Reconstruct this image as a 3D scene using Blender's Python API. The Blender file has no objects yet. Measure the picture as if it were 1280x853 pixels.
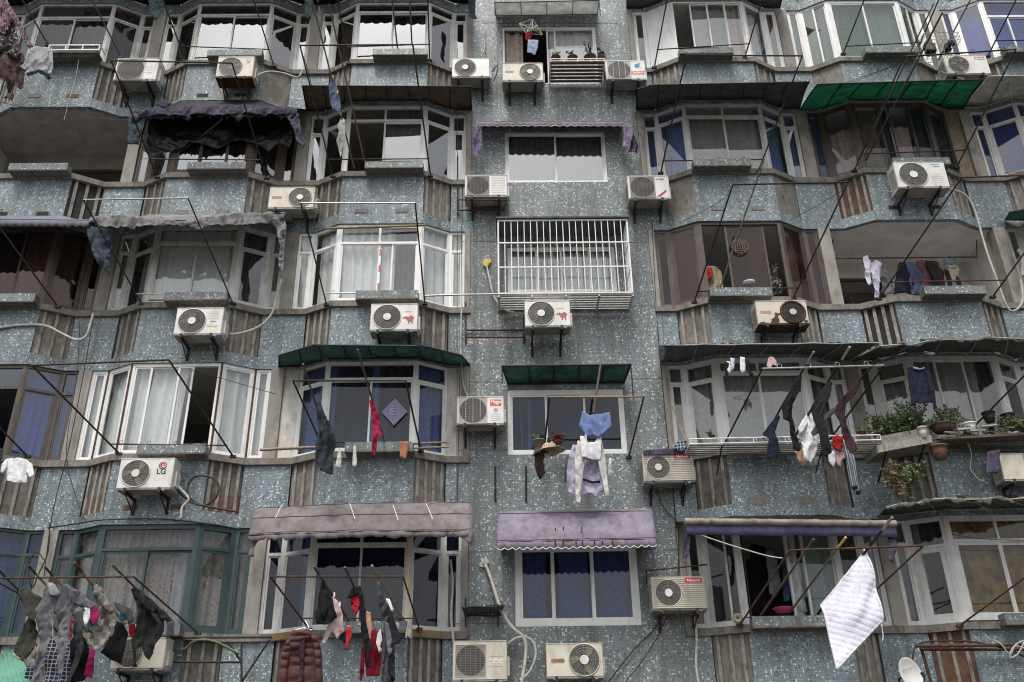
import bpy, bmesh, math, random
from mathutils import Vector, Matrix, noise
random.seed(7)
S = bpy.context.scene
COL = S.collection
V3 = Vector
# ---------------------------------------------------------------- camera
FPX = 1150.0
CAM = V3((0.0, -14.7442, 1.6))
_y, _p, _r = 0.0143, 0.4623, 0.0154
_rt = V3((math.cos(_y), -math.sin(_y), 0))
_fw = V3((math.sin(_y) * math.cos(_p), math.cos(_y) * math.cos(_p), math.sin(_p)))
_up = _rt.cross(_fw)
RT = _rt * math.cos(_r) - _up * math.sin(_r)
UP = _rt * math.sin(_r) + _up * math.cos(_r)
FW = _fw
def P(px, py, y):
    """the point on the vertical plane at depth y that the survey sighted at (px, py)"""
    d = FW * FPX + RT * (px - 640) + UP * (426.5 - py)
    return CAM + d * ((y - CAM.y) / d.y)
def pix(p):
    d = p - CAM
    z = d.dot(FW)
    return (640 + FPX * d.dot(RT) / z, 426.5 - FPX * d.dot(UP) / z)
cd = bpy.data.cameras.new('camera')
cam = bpy.data.objects.new('camera', cd)
COL.objects.link(cam)
cd.sensor_width = 36
cd.lens = 36 * FPX / 1280
cd.clip_end = 2000
cam.matrix_world = Matrix(((RT.x, UP.x, -FW.x, CAM.x), (RT.y, UP.y, -FW.y, CAM.y), (RT.z, UP.z, -FW.z, CAM.z), (0, 0, 0, 1)))
S.camera = cam
# ---------------------------------------------------------------- materials
MATS = {}
def nodes(name):
    m = bpy.data.materials.new(name)
    m.use_nodes = True
    nt = m.node_tree
    b = nt.nodes['Principled BSDF']
    MATS[name] = m
    return m, nt, b
def N(nt, t, **kw):
    n = nt.nodes.new(t)
    for k, v in kw.items():
        if k.startswith('i_'):
            n.inputs[int(k[2:])].default_value = v
        else:
            setattr(n, k, v)
    return n
def L(nt, a, b): nt.links.new(a, b)
def ramp(nt, fac, stops, const=False):
    r = N(nt, 'ShaderNodeValToRGB')
    e = r.color_ramp.elements
    while len(e) < len(stops): e.new(0.5)
    for i, (p, c) in enumerate(stops):
        e[i].position = p
        e[i].color = (*c, 1)
    if const: r.color_ramp.interpolation = 'CONSTANT'
    L(nt, fac, r.inputs[0])
    return r.outputs[0]
def mixc(nt, fac, a, b, mode='MIX'):
    m = N(nt, 'ShaderNodeMix', data_type='RGBA', blend_type=mode)
    for sock, v in ((m.inputs[0], fac), (m.inputs[6], a), (m.inputs[7], b)):
        if isinstance(v, (int, float)): sock.default_value = v
        elif isinstance(v, tuple): sock.default_value = (*v, 1)
        else: L(nt, v, sock)
    return m.outputs[2]
def coords(nt, kind='Object', scale=(1, 1, 1)):
    t = N(nt, 'ShaderNodeTexCoord')
    if kind == 'World':
        t = N(nt, 'ShaderNodeNewGeometry')
        o = t.outputs['Position']
    else:
        o = t.outputs[kind]
    mp = N(nt, 'ShaderNodeMapping')
    mp.inputs['Scale'].default_value = scale
    L(nt, o, mp.inputs[0])
    return mp.outputs[0]
def ntex(nt, co, scale, detail=4, rough=0.6):
    n = N(nt, 'ShaderNodeTexNoise')
    n.inputs['Scale'].default_value = scale
    n.inputs['Detail'].default_value = detail
    n.inputs['Roughness'].default_value = rough
    L(nt, co, n.inputs['Vector'])
    return n.outputs[0]
def bump(nt, b, h, strength=0.3, dist=0.01):
    n = N(nt, 'ShaderNodeBump')
    n.inputs['Strength'].default_value = strength
    n.inputs['Distance'].default_value = dist
    L(nt, h, n.inputs['Height'])
    L(nt, n.outputs[0], b.inputs['Normal'])
def pm(name, c1, c2=None, rough=0.6, metal=0.0, scale=6, streak=1.0, bmp=0.0, dirt=None, damt=0.5, sheen=0):
    """painted / plain surface: two tones of noise (streak > 1 stretches it downwards), optional dirt colour in patches"""
    m, nt, b = nodes(name)
    c2 = c2 or tuple(x * 0.8 for x in c1)
    co = coords(nt, 'World', (streak, streak, 1))
    n = ntex(nt, co, scale)
    c = ramp(nt, n, [(0.35, c2), (0.65, c1)])
    if dirt:
        n2 = ntex(nt, coords(nt, 'World', (2.2, 2.2, .7)), scale * .7, 6, .7)
        f = ramp(nt, n2, [(0.5, (0, 0, 0)), (0.72, (damt,) * 3)])
        c = mixc(nt, f, c, dirt)
    L(nt, c, b.inputs['Base Color'])
    b.inputs['Roughness'].default_value = rough
    b.inputs['Metallic'].default_value = metal
    if sheen: b.inputs['Sheen Weight'].default_value = sheen
    if bmp: bump(nt, b, ntex(nt, coords(nt, 'World'), scale * 6, 5), bmp)
    return m
# glazed mosaic: small square tiles, one random tone per tile
def mosaic(name, tones, dirtamt=0.5):
    m, nt, b = nodes(name)
    uv = coords(nt, 'UV', (1 / 0.0275,) * 3)
    fl = N(nt, 'ShaderNodeVectorMath', operation='FLOOR')
    L(nt, uv, fl.inputs[0])
    wn = N(nt, 'ShaderNodeTexWhiteNoise', noise_dimensions='2D')
    L(nt, fl.outputs[0], wn.inputs['Vector'])
    c = ramp(nt, wn.outputs['Value'], tones, True)
    fr = N(nt, 'ShaderNodeVectorMath', operation='FRACTION')
    L(nt, uv, fr.inputs[0])
    sp = N(nt, 'ShaderNodeSeparateXYZ')
    L(nt, fr.outputs[0], sp.inputs[0])
    def edge(s):
        a = N(nt, 'ShaderNodeMath', operation='SUBTRACT', i_1=0.5); L(nt, s, a.inputs[0])
        a2 = N(nt, 'ShaderNodeMath', operation='ABSOLUTE'); L(nt, a.outputs[0], a2.inputs[0])
        return a2.outputs[0]
    mx = N(nt, 'ShaderNodeMath', operation='MAXIMUM')
    L(nt, edge(sp.outputs[0]), mx.inputs[0]); L(nt, edge(sp.outputs[1]), mx.inputs[1])
    g = N(nt, 'ShaderNodeMath', operation='GREATER_THAN', i_1=0.435)
    L(nt, mx.outputs[0], g.inputs[0])
    # grime: runs downwards, and broad patches
    n1 = ntex(nt, coords(nt, 'World', (3.4, 3.4, .32)), 1.4, 7, .7)
    n2 = ntex(nt, coords(nt, 'World'), .55, 4)
    d1 = ramp(nt, n1, [(0.42, (0, 0, 0)), (0.66, (dirtamt,) * 3)])
    d2 = ramp(nt, n2, [(0.38, (.96, .96, .96)), (0.65, (.66, .68, .69))])
    c = mixc(nt, g.outputs[0], c, (.125, .13, .125))
    c = mixc(nt, d1, c, (.10, .098, .085))
    c = mixc(nt, 1.0, c, d2, 'MULTIPLY')
    L(nt, c, b.inputs['Base Color'])
    rr = N(nt, 'ShaderNodeMapRange'); L(nt, g.outputs[0], rr.inputs[0])
    rr.inputs[3].default_value = 0.38; rr.inputs[4].default_value = 0.9
    L(nt, rr.outputs[0], b.inputs['Roughness'])
    return m
_B = [(0, (.80, .83, .82)), (.052, (.56, .62, .65)), (.098, (.11, .155, .185)), (.165, (.225, .29, .33)), (.36, (.285, .36, .395)), (.56, (.25, .325, .365)), (.75, (.32, .385, .415)), (.91, (.27, .33, .35))]
mosaic('mosaic_blue', _B, .65)
_G = [(0, (.80, .83, .80)), (.050, (.56, .60, .60)), (.09, (.105, .135, .145)), (.16, (.21, .25, .265)), (.38, (.27, .31, .32)), (.58, (.235, .28, .295)), (.76, (.295, .335, .34)), (.91, (.25, .278, .268))]
mosaic('mosaic_grey', _G, .8)
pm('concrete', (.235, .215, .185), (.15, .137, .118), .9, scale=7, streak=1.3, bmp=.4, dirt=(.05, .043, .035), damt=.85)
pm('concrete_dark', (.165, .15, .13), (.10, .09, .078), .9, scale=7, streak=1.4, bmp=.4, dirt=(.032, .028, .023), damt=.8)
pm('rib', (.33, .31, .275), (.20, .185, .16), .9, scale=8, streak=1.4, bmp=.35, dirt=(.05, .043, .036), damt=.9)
pm('plaster_old', (.42, .39, .355), (.33, .305, .275), .9, scale=2, streak=1.5, dirt=(.2, .175, .15), damt=.6)
pm('plaster', (.76, .74, .71), (.68, .66, .63), .9, scale=2, streak=1.5, dirt=(.42, .38, .33), damt=.5)
pm('pier', (.33, .31, .275), (.24, .222, .197), .9, scale=3, streak=1.5, bmp=.25, dirt=(.09, .08, .065), damt=.7)
pm('white_plaster', (.70, .68, .63), (.56, .53, .48), .9, scale=4, streak=1.6, bmp=.2, dirt=(.20, .15, .10), damt=.8)
pm('cement', (.24, .225, .20), (.15, .14, .125), .95, scale=14, bmp=.5)
pm('brick', (.17, .09, .055), (.09, .048, .032), .9, scale=9, bmp=.4)
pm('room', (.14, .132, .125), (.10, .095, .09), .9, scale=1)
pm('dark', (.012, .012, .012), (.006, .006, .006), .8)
pm('white_frame', (.80, .80, .785), (.72, .72, .70), .4, scale=4, streak=1.5, dirt=(.42, .39, .33), damt=.4)
pm('grey_white_frame', (.70, .695, .67), (.58, .57, .545), .5, scale=4, streak=1.5, dirt=(.26, .235, .19), damt=.6)
pm('alum', (.60, .585, .55), (.46, .445, .41), .5, .15, scale=4, streak=1.6, dirt=(.20, .175, .14), damt=.65)
pm('brown_frame', (.085, .062, .05), (.045, .033, .028), .45, scale=4, streak=4, dirt=(.16, .14, .12), damt=.3)
pm('wood_frame', (.11, .085, .065), (.06, .045, .036), .7, scale=4, streak=6, dirt=(.02, .017, .015), damt=.5)
pm('green_frame', (.032, .066, .066), (.022, .047, .048), .45, scale=4, streak=1.5, dirt=(.07, .075, .07), damt=.3)
pm('rust', (.13, .06, .035), (.05, .03, .022), .85, .3, scale=12, bmp=.3)
pm('mustard', (.26, .18, .06), (.18, .125, .045), .6, scale=4)
pm('steel', (.034, .030, .027), (.018, .016, .015), .6, .4, scale=14, dirt=(.09, .045, .025), damt=.6)
pm('bright_steel', (.55, .54, .52), (.38, .37, .35), .3, .8, scale=8, dirt=(.2, .17, .14), damt=.4)
pm('bamboo', (.33, .25, .155), (.20, .145, .09), .6, scale=10, dirt=(.09, .06, .04), damt=.6)
pm('bamboo_dark', (.14, .10, .07), (.07, .05, .036), .7, scale=10)
pm('black', (.012, .012, .013), (.008, .008, .008), .5)
pm('rubber', (.02, .02, .021), (.012, .012, .012), .55)
pm('hose', (.52, .50, .45), (.36, .34, .30), .6, scale=10, dirt=(.2, .17, .13), damt=.6)
pm('ground', (.10, .098, .094), (.07, .068, .066), .9, scale=2)
def glassm(name, tint, refl, body=None, bodyamt=0.0, wavy=.02, gc=(.95, .96, .97)):
    """window glass: reflects more at a slant, tinted where it lets light through, some with a film that has a colour of its own"""
    m = bpy.data.materials.new(name); m.use_nodes = True; MATS[name] = m
    nt = m.node_tree; nt.nodes.clear()
    out = N(nt, 'ShaderNodeOutputMaterial')
    tr = N(nt, 'ShaderNodeBsdfTransparent'); tr.inputs[0].default_value = (*tint, 1)
    gl = N(nt, 'ShaderNodeBsdfGlossy'); gl.inputs[0].default_value = (*gc, 1); gl.inputs[1].default_value = .015
    lw = N(nt, 'ShaderNodeLayerWeight'); lw.inputs[0].default_value = .5
    pw = N(nt, 'ShaderNodeMath', operation='POWER', i_1=4.0); L(nt, lw.outputs['Facing'], pw.inputs[0])
    ad = N(nt, 'ShaderNodeMath', operation='MULTIPLY_ADD', i_1=.92, i_2=.08 + refl, use_clamp=True); L(nt, pw.outputs[0], ad.inputs[0])
    n = ntex(nt, coords(nt, 'World', (1, 1, .6)), 1.6, 2, .4)
    bp = N(nt, 'ShaderNodeBump'); bp.inputs['Strength'].default_value = wavy; bp.inputs['Distance'].default_value = .2
    L(nt, n, bp.inputs['Height']); L(nt, bp.outputs[0], gl.inputs['Normal'])
    base = tr.outputs[0]
    # dust film
    df = N(nt, 'ShaderNodeBsdfDiffuse'); df.inputs[0].default_value = (*(body or (.3, .29, .27)), 1)
    n3 = ntex(nt, coords(nt, 'World', (2, 2, .6)), 2.5, 5, .7)
    fr = N(nt, 'ShaderNodeMapRange'); fr.inputs[1].default_value = .35; fr.inputs[2].default_value = .8
    fr.inputs[3].default_value = bodyamt; fr.inputs[4].default_value = bodyamt + .09
    L(nt, n3, fr.inputs[0])
    m1 = N(nt, 'ShaderNodeMixShader'); L(nt, fr.outputs[0], m1.inputs[0]); L(nt, base, m1.inputs[1]); L(nt, df.outputs[0], m1.inputs[2])
    m2 = N(nt, 'ShaderNodeMixShader'); L(nt, ad.outputs[0], m2.inputs[0]); L(nt, m1.outputs[0], m2.inputs[1]); L(nt, gl.outputs[0], m2.inputs[2])
    L(nt, m2.outputs[0], out.inputs[0])
    return m
glassm('glass', (.93, .95, .94), .035)
glassm('glass_mirror', (.66, .68, .68), .17)
glassm('glass_blue', (.46, .54, .82), .02, (.06, .09, .2), .05)
glassm('glass_brown', (.40, .33, .30), .02, (.12, .09, .08), .02, gc=(.55, .46, .44))
glassm('glass_low', (.80, .82, .86), -.035)
glassm('glass_navy', (.60, .63, .72), -.03, (.05, .06, .12), .05)
glassm('glass_green', (.55, .64, .58), .05, (.12, .16, .14), .05)
glassm('glass_frost', (.55, .57, .55), .05, (.55, .57, .55), .55)
def fabric(name, c1, c2=None, rough=.9, trans=0.0, scale=14, pattern=None, pc=None, dirt=None, damt=.6, bm=.5):
    m, nt, b = nodes(name)
    c2 = c2 or tuple(x * .82 for x in c1)
    n = ntex(nt, coords(nt, 'World'), scale)
    c = ramp(nt, n, [(0.35, c2), (0.65, c1)])
    if pattern:
        uv = coords(nt, 'UV')
        if pattern == 'check':
            t = N(nt, 'ShaderNodeTexChecker'); t.inputs['Scale'].default_value = 11; L(nt, uv, t.inputs[0]); f = t.outputs[1]
        elif pattern == 'plaid':
            t = N(nt, 'ShaderNodeTexBrick'); t.offset = 0; t.inputs['Scale'].default_value = 9
            t.inputs['Mortar Size'].default_value = .06; t.inputs['Brick Width'].default_value = .5; t.inputs['Row Height'].default_value = .5
            L(nt, uv, t.inputs[0]); f = t.outputs['Fac']
        elif pattern == 'stripe':
            t = N(nt, 'ShaderNodeTexWave'); t.inputs['Scale'].default_value = 9; t.inputs['Distortion'].default_value = .4; L(nt, uv, t.inputs[0])
            f = ramp(nt, t.outputs[1], [(.45, (0, 0, 0)), (.6, (1, 1, 1))])
        elif pattern == 'floral':
            t = N(nt, 'ShaderNodeTexVoronoi'); t.inputs['Scale'].default_value = 16; L(nt, uv, t.inputs[0])
            f = ramp(nt, t.outputs[0], [(.25, (1, 1, 1)), (.45, (0, 0, 0))])
            pc2 = ramp(nt, ntex(nt, uv, 9, 1), [(.42, pc[0]), (.5, pc[1]), (.6, pc[2])])
            c = mixc(nt, f, c, pc2)
            f = None
        elif pattern == 'spot':
            t = N(nt, 'ShaderNodeTexVoronoi'); t.inputs['Scale'].default_value = 17; L(nt, uv, t.inputs[0])
            f = ramp(nt, t.outputs[0], [(.28, (1, 1, 1)), (.36, (0, 0, 0))])
        if f is not None: c = mixc(nt, f, c, pc)
    if dirt:
        n2 = ntex(nt, coords(nt, 'World', (2.4, 2.4, .9)), 2.6, 7, .72)
        c = mixc(nt, ramp(nt, n2, [(.45, (0, 0, 0)), (.70, (damt,) * 3)]), c, dirt)
    L(nt, c, b.inputs['Base Color'])
    bump(nt, b, ntex(nt, coords(nt, 'World', (1.5, 1.5, .8)), 11, 5, .62), bm, .035)
    b.inputs['Roughness'].default_value = rough
    b.inputs['Specular IOR Level'].default_value = .25
    if trans:
        out = nt.nodes['Material Output']
        t = N(nt, 'ShaderNodeBsdfTranslucent'); L(nt, c, t.inputs[0])
        ms = N(nt, 'ShaderNodeMixShader', i_0=trans); L(nt, b.outputs[0], ms.inputs[1]); L(nt, t.outputs[0], ms.inputs[2])
        L(nt, ms.outputs[0], out.inputs[0])
    return m
fabric('cur_white', (.88, .89, .88), (.80, .82, .82), trans=.25)
fabric('cur_grey', (.42, .42, .41), (.33, .33, .33), trans=.2)
fabric('cur_blue', (.16, .235, .48), (.10, .155, .36), trans=.2)
fabric('cur_navy', (.028, .035, .075), (.016, .021, .046), trans=.1)
fabric('cur_dark', (.055, .055, .058), (.035, .035, .037))
fabric('cur_brown', (.20, .14, .11), (.12, .08, .065))
fabric('cur_pink', (.50, .40, .36), (.36, .27, .24))
fabric('cur_green', (.26, .34, .28), (.17, .24, .20), trans=.2)
fabric('cur_mint', (.42, .50, .46), (.32, .40, .36), trans=.2)
fabric('cur_floral', (.33, .31, .27), (.26, .24, .205), pattern='floral', pc=((.24, .08, .09), (.16, .19, .12), (.46, .43, .36)))
fabric('cur_gold', (.36, .235, .055), (.11, .07, .028), scale=5)
# ---------------------------------------------------------------- mesh builder
class MB:
    def __init__(s):
        s.v = []; s.f = []; s.mi = []; s.sm = []; s.M = None
    def add(s, vs, fs, mi=0, smooth=False):
        o = len(s.v)
        if s.M is not None: vs = [s.M @ V3(v) for v in vs]
        s.v += [V3(v) for v in vs]
        for f in fs:
            s.f.append([o + i for i in f]); s.mi.append(mi); s.sm.append(smooth)
        return s
    def hexa(s, c, mi=0):
        """8 corners: bottom 4 ccw from above, top 4"""
        return s.add(c, [(3, 2, 1, 0), (4, 5, 6, 7), (0, 1, 5, 4), (1, 2, 6, 5), (2, 3, 7, 6), (3, 0, 4, 7)], mi)
    def box(s, x0, x1, y0, y1, z0, z1, mi=0):
        return s.hexa([(x0, y0, z0), (x1, y0, z0), (x1, y1, z0), (x0, y1, z0), (x0, y0, z1), (x1, y0, z1), (x1, y1, z1), (x0, y1, z1)], mi)
    def prism(s, poly, z0, z1, mi=0):
        """poly: list of (x, y), ccw seen from above"""
        n = len(poly)
        vs = [(x, y, z0) for x, y in poly] + [(x, y, z1) for x, y in poly]
        fs = [tuple(range(n - 1, -1, -1)), tuple(range(n, 2 * n))] + [(i, (i + 1) % n, n + (i + 1) % n, n + i) for i in range(n)]
        return s.add(vs, fs, mi)
    def tube(s, pts, r, n=6, mi=0, caps=True):
        pts = [V3(p) for p in pts]
        vs = []; fs = []
        up = None
        for i, p in enumerate(pts):
            t = (pts[min(i + 1, len(pts) - 1)] - pts[max(i - 1, 0)]).normalized()
            if up is None or abs(up.dot(t)) > .98:
                up = V3((0, 0, 1)) if abs(t.z) < .9 else V3((1, 0, 0))
            a = t.cross(up).normalized(); b = a.cross(t).normalized(); up = b
            rr = r[i] if isinstance(r, (list, tuple)) else r
            vs += [p + (a * math.cos(2 * math.pi * k / n) + b * math.sin(2 * math.pi * k / n)) * rr for k in range(n)]
        for i in range(len(pts) - 1):
            for k in range(n):
                fs.append((i * n + k, i * n + (k + 1) % n, (i + 1) * n + (k + 1) % n, (i + 1) * n + k))
        s.add(vs, fs, mi, True)
        if caps:
            o = len(pts) - 1
            s.add(vs[:n], [tuple(range(n - 1, -1, -1))], mi); s.add(vs[o * n:], [tuple(range(n))], mi)
        return s
    def disc(s, c, r, n=24, mi=0, th=.004, ry=None):
        """a disc facing -y, thickness th towards -y"""
        ry = ry or r
        vs = [(c[0] + r * math.cos(2 * math.pi * k / n), c[1] - th, c[2] + ry * math.sin(2 * math.pi * k / n)) for k in range(n)]
        bk = [(x, c[1], z) for x, y, z in vs]
        s.add(vs + bk, [tuple(range(n))] + [(k, n + k, n + (k + 1) % n, (k + 1) % n) for k in range(n)], mi)
        return s
    def ring(s, c, r, t, n=28, mi=0, m=4):
        """a wire ring of tube radius t in the xz plane"""
        vs = []; fs = []
        for i in range(n):
            a = 2 * math.pi * i / n
            for k in range(m):
                b = 2 * math.pi * k / m
                q = r + t * math.cos(b)
                vs.append((c[0] + q * math.cos(a), c[1] + t * math.sin(b), c[2] + q * math.sin(a)))
        for i in range(n):
            for k in range(m):
                fs.append((i * m + k, i * m + (k + 1) % m, ((i + 1) % n) * m + (k + 1) % m, ((i + 1) % n) * m + k))
        return s.add(vs, fs, mi, True)
    def build(s, name, mats, parent=None, loc=None):
        me = bpy.data.meshes.new(name)
        loc = V3(loc) if loc is not None else (WLOC.get(parent.name, V3((0, 0, 0))) if parent else V3((0, 0, 0)))
        me.from_pydata([v - loc for v in s.v], [], s.f)
        if isinstance(mats, str): mats = [mats]
        for m in mats: me.materials.append(MATS[m])
        me.polygons.foreach_set('material_index', s.mi)
        me.polygons.foreach_set('use_smooth', s.sm)
        uvl = me.uv_layers.new(name='UVMap').data
        for p in me.polygons:
            nn = p.normal
            t = V3((-nn.y, nn.x, 0)) if abs(nn.z) < .9 else V3((1, 0, 0))
            if t.length < 1e-6: t = V3((1, 0, 0))
            t.normalize(); b = nn.cross(t)
            if b.z < 0: b = -b
            for li in p.loop_indices:
                w = me.vertices[me.loops[li].vertex_index].co + loc
                uvl[li].uv = (w.dot(t) + 50, w.dot(b) + 50)
        o = bpy.data.objects.new(name, me)
        COL.objects.link(o)
        if parent:
            o.parent = parent
            o.location = loc - WLOC.get(parent.name, V3((0, 0, 0)))
        else:
            o.location = loc
        WLOC[o.name] = loc
        return o
WLOC = {}
def tag(o, label, cat, group=None):
    o['label'] = label; o['category'] = cat
    if group: o['group'] = group
    return o
def thing(name, label, cat, loc=(0, 0, 0), group=None):
    o = bpy.data.objects.new(name, None)
    COL.objects.link(o); o.location = loc; o.empty_display_size = .1
    WLOC[o.name] = V3(loc)
    return tag(o, label, cat, group)
# ---------------------------------------------------------------- the building
PX0, PER, FH = 1.168, 3.4366, 2.9
D = .30                                     # how far the bays stand out from the flat wall
def XC(k): return PX0 + k * PER
def ZR(r): return 15.465 - FH * r           # top of the tiled breast under the windows of row r
HB = PER / 2
BAYS = [-3, -2, -1, 1, 2, 3]
HEAD = 1.82                                 # window head above ZR
def plan(k, off=0.0, e=HB):
    """bay outline from end to end, moved outwards by off"""
    x = XC(k); a = math.atan2(D, .52)
    t = off * math.tan(a / 2)
    return [(x - e, D - off), (x - 1.32 - t, D - off), (x - .80 - t, -off), (x + .80 + t, -off), (x + 1.32 + t, D - off), (x + e, D - off)]
bld = thing('apartment_building', 'old apartment block with blue mosaic walls, bay windows and weathered concrete sills', 'building')
def strip(mb, p, q, z0, z1, th, mi=0, lift=0.0):
    """upright slab along plan segment p-q; outer face on the line (moved out by lift), th thick inwards"""
    p = V3((*p, 0)); q = V3((*q, 0)); d = (q - p).normalized(); n = V3((d.y, -d.x, 0))
    a, b = p + n * lift, q + n * lift; c, e = q - n * th, p - n * th
    mb.hexa([(v.x, v.y, z) for z in (z0, z1) for v in (a, b, c, e)], mi)
SLAT = {(-3, 1, 1): 'open', (2, 1, -1): 'brick', (2, 2, -1): 'open', (1, 1, -1): 'plain', (1, 1, 1): 'plain', (1, 0, 1): 'slat', (2, 0, -1): 'plain', (2, 0, 1): 'plain',
        (-2, 3, 1): 'halfbrick', (-2, 3, -1): 'halfbrick', (-2, 0, 1): 'plain', (-1, 0, 1): 'slat', (2, 3, -1): 'dark', (2, 4, -1): 'brick'}
PATCH = {(-1, 1): 'pp', (-2, 2): 'np', (1, 1): 'pp', (1, 3): 'PP', (-1, 3): 'pp', (-2, 3): 'bb', (1, 4): 'Pp', (-3, 0): 'pb', (-2, 0): 'dd', (-2, 1): 'pp', (-3, 1): 'dd', (2, 1): 'dd', (2, 2): 'dd', (2, 3): 'bb', (-3, 2): 'pn', (1, 2): 'pn', (-1, 2): 'pn'}
for k in BAYS:
    for r in range(-1, 5):
        z1, z0 = ZR(r), ZR(r) - 1.08
        if r == 4: z0 = ZR(r) - 2.2
        pl = plan(k)
        mb = MB()
        for i in (0, 2, 4): strip(mb, pl[i], pl[i + 1], z0, z1, .10)
        for i in (1, 3): strip(mb, pl[i], pl[i + 1], z0, z1 - .86, .10)
        for i in (1, 3):   # concrete lining behind the ribs
            pass
        sp = mb.build('breast_wall', 'mosaic_blue', bld)
        # canted panels with concrete ribs
        for i, sd in ((1, -1), (3, 1)):
            kind = SLAT.get((k, r, sd), 'slat')
            p, q = V3((*pl[i], 0)), V3((*pl[i + 1], 0))
            Lg = (q - p).length; dr = (q - p).normalized(); nn = V3((dr.y, -dr.x, 0))
            ms = MB()
            mats = {'slat': ['concrete', 'rib'], 'plain': ['concrete', 'concrete'], 'open': ['dark', 'rib'], 'dark': ['concrete_dark', 'rib'], 'brick': ['brick', 'rib'], 'halfbrick': ['concrete_dark', 'rib', 'brick']}[kind]  # 'open' is closed by a dark sheet that stands for shade between the ribs
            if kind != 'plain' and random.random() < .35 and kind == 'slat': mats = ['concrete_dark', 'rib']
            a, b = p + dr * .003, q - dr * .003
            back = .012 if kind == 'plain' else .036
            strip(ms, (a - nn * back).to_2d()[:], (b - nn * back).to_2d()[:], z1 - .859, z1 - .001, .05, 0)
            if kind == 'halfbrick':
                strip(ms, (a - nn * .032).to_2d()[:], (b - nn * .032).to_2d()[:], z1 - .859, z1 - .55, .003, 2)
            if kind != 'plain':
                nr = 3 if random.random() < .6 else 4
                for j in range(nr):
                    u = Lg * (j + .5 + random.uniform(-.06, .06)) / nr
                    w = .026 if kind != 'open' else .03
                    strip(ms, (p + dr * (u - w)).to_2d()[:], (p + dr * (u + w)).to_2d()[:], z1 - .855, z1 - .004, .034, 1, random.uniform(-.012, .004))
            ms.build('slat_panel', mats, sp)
        # drain holes and cement patches in the front panel
        pt = PATCH.get((k, r), 'nn')
        for ch, fx in zip(pt, (-.38, .40)):
            if ch == 'n': continue
            cx, cz = XC(k) + fx, z1 - .80
            hm = MB()
            w, h = (.11, .035)
            if ch in 'dbp':
                hm.box(cx - w - .012, cx + w + .012, -.006, .02, cz - h - .012, cz + h + .012, 1)
                hm.box(cx - w, cx + w, -.009, .02, cz - h, cz + h, 0)
                hm.build('drain_hole', [{'d': 'dark', 'b': 'brick', 'p': 'cement'}[ch], 'concrete_dark'], sp)  # 'd' is a raised plate, coloured dark for the shade inside the hole
            if ch == 'P':
                n = 18; ring = []
                for q_ in range(n):
                    a_ = 2 * math.pi * q_ / n; rr = 1 + random.uniform(-.22, .16)
                    ring.append((cx + .19 * rr * math.cos(a_), cz + .085 * rr * math.sin(a_)))
                vs = [(x, -.005, z) for x, z in ring] + [(x, .02, z) for x, z in ring]
                hm.add(vs, [tuple(range(n))] + [(i_, n + i_, n + (i_ + 1) % n, (i_ + 1) % n) for i_ in range(n)])
                hm.build('cement_patch', 'cement', sp)
        # sill band
        if r >= 0:
            so, si = plan(k, .055), plan(k, -.14)
            ms = MB()
            for i in range(5):
                ms.hexa([(*so[i], z1), (*so[i + 1], z1), (*si[i + 1], z1), (*si[i], z1), (*so[i], z1 + .115), (*so[i + 1], z1 + .115), (*si[i + 1], z1 + .115), (*si[i], z1 + .115)])
            ms.build('sill_band', 'concrete', sp)
            # tiled ledge box on the front, towards one corner
            x0, x1 = (XC(k) - .80, XC(k) + .33) if k in (1, 3) else (XC(k) - .33, XC(k) + .80)
            if (k, r) == (1, 4): x0, x1 = XC(k) - .78, XC(k) + .62
            ml = MB()
            ml.box(x0, x1, -.26, -.056, z1 + .025, z1 + .05, 1)
            ml.box(x0, x1, -.26, -.235, z1 + .05, z1 + .20, 0)
            ml.box(x0, x0 + .025, -.235, -.056, z1 + .05, z1 + .20, 0)
            ml.box(x1 - .025, x1, -.235, -.056, z1 + .05, z1 + .20, 0)
            ml.build('ledge_box', ['mosaic_grey', 'concrete_dark'], sp)
        # floor slab with painted underside
        inn = plan(k, -.10)
        MB().prism([(x, y) for x, y in inn] + [(inn[-1][0], 3.0), (inn[0][0], 3.0)], ZR(r) - 1.075, ZR(r) - .93).build('floor_slab', 'plaster_old' if k < 0 else 'plaster', bld) if r < 4 else None
    # piers between the bays, in the height of the windows
for kk in (-3.5, -2.5, -1.5, -.5, .5, 1.5, 2.5, 3.5):
    x = PX0 + kk * PER
    for r in range(0, 5):
        w = .115
        x0, x1 = x - w, x + w
        if kk == -.5: x1 = x - .006
        if kk == .5: x0 = x + .006
        MB().box(x0, x1, D - .012, D + .25, ZR(r) + .1152, ZR(r) + HEAD - .002).build('pier', 'pier', bld)
        MB().box(x - .05, x + .05, D + .2505, 3.0, ZR(r) - .9, ZR(r) + HEAD).build('partition', 'plaster', bld)
# rooms behind
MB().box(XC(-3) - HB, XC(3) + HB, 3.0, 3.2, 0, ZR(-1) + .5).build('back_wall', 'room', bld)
for sx in (XC(-3) - HB - .2, XC(3) + HB): MB().box(sx, sx + .2, D, 3.2, 0, ZR(-1) + .5).build('end_wall', 'mosaic_grey', bld)
MB().box(XC(-3) - HB, XC(3) + HB, D + .1, 3.0, ZR(-1) - .2, ZR(-1) + .1).build('roof', 'concrete', bld)
for r in range(0, 5):
    MB().box(XC(0) - HB, XC(0) + HB, D + .2, 3.0, ZR(r) - 1.075, ZR(r) - .93).build('floor_slab', 'plaster', bld)
MB().box(XC(-3) - HB, XC(3) + HB, D + .12, 3.0, ZR(4) - 1.4, ZR(4) - 1.2).build('floor_slab', 'plaster', bld)
MB().box(XC(-3) - HB, XC(3) + HB, D + .03, D + .3, 0, ZR(4) - 2.2).build('ground_floor_wall', 'concrete', bld)
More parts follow.
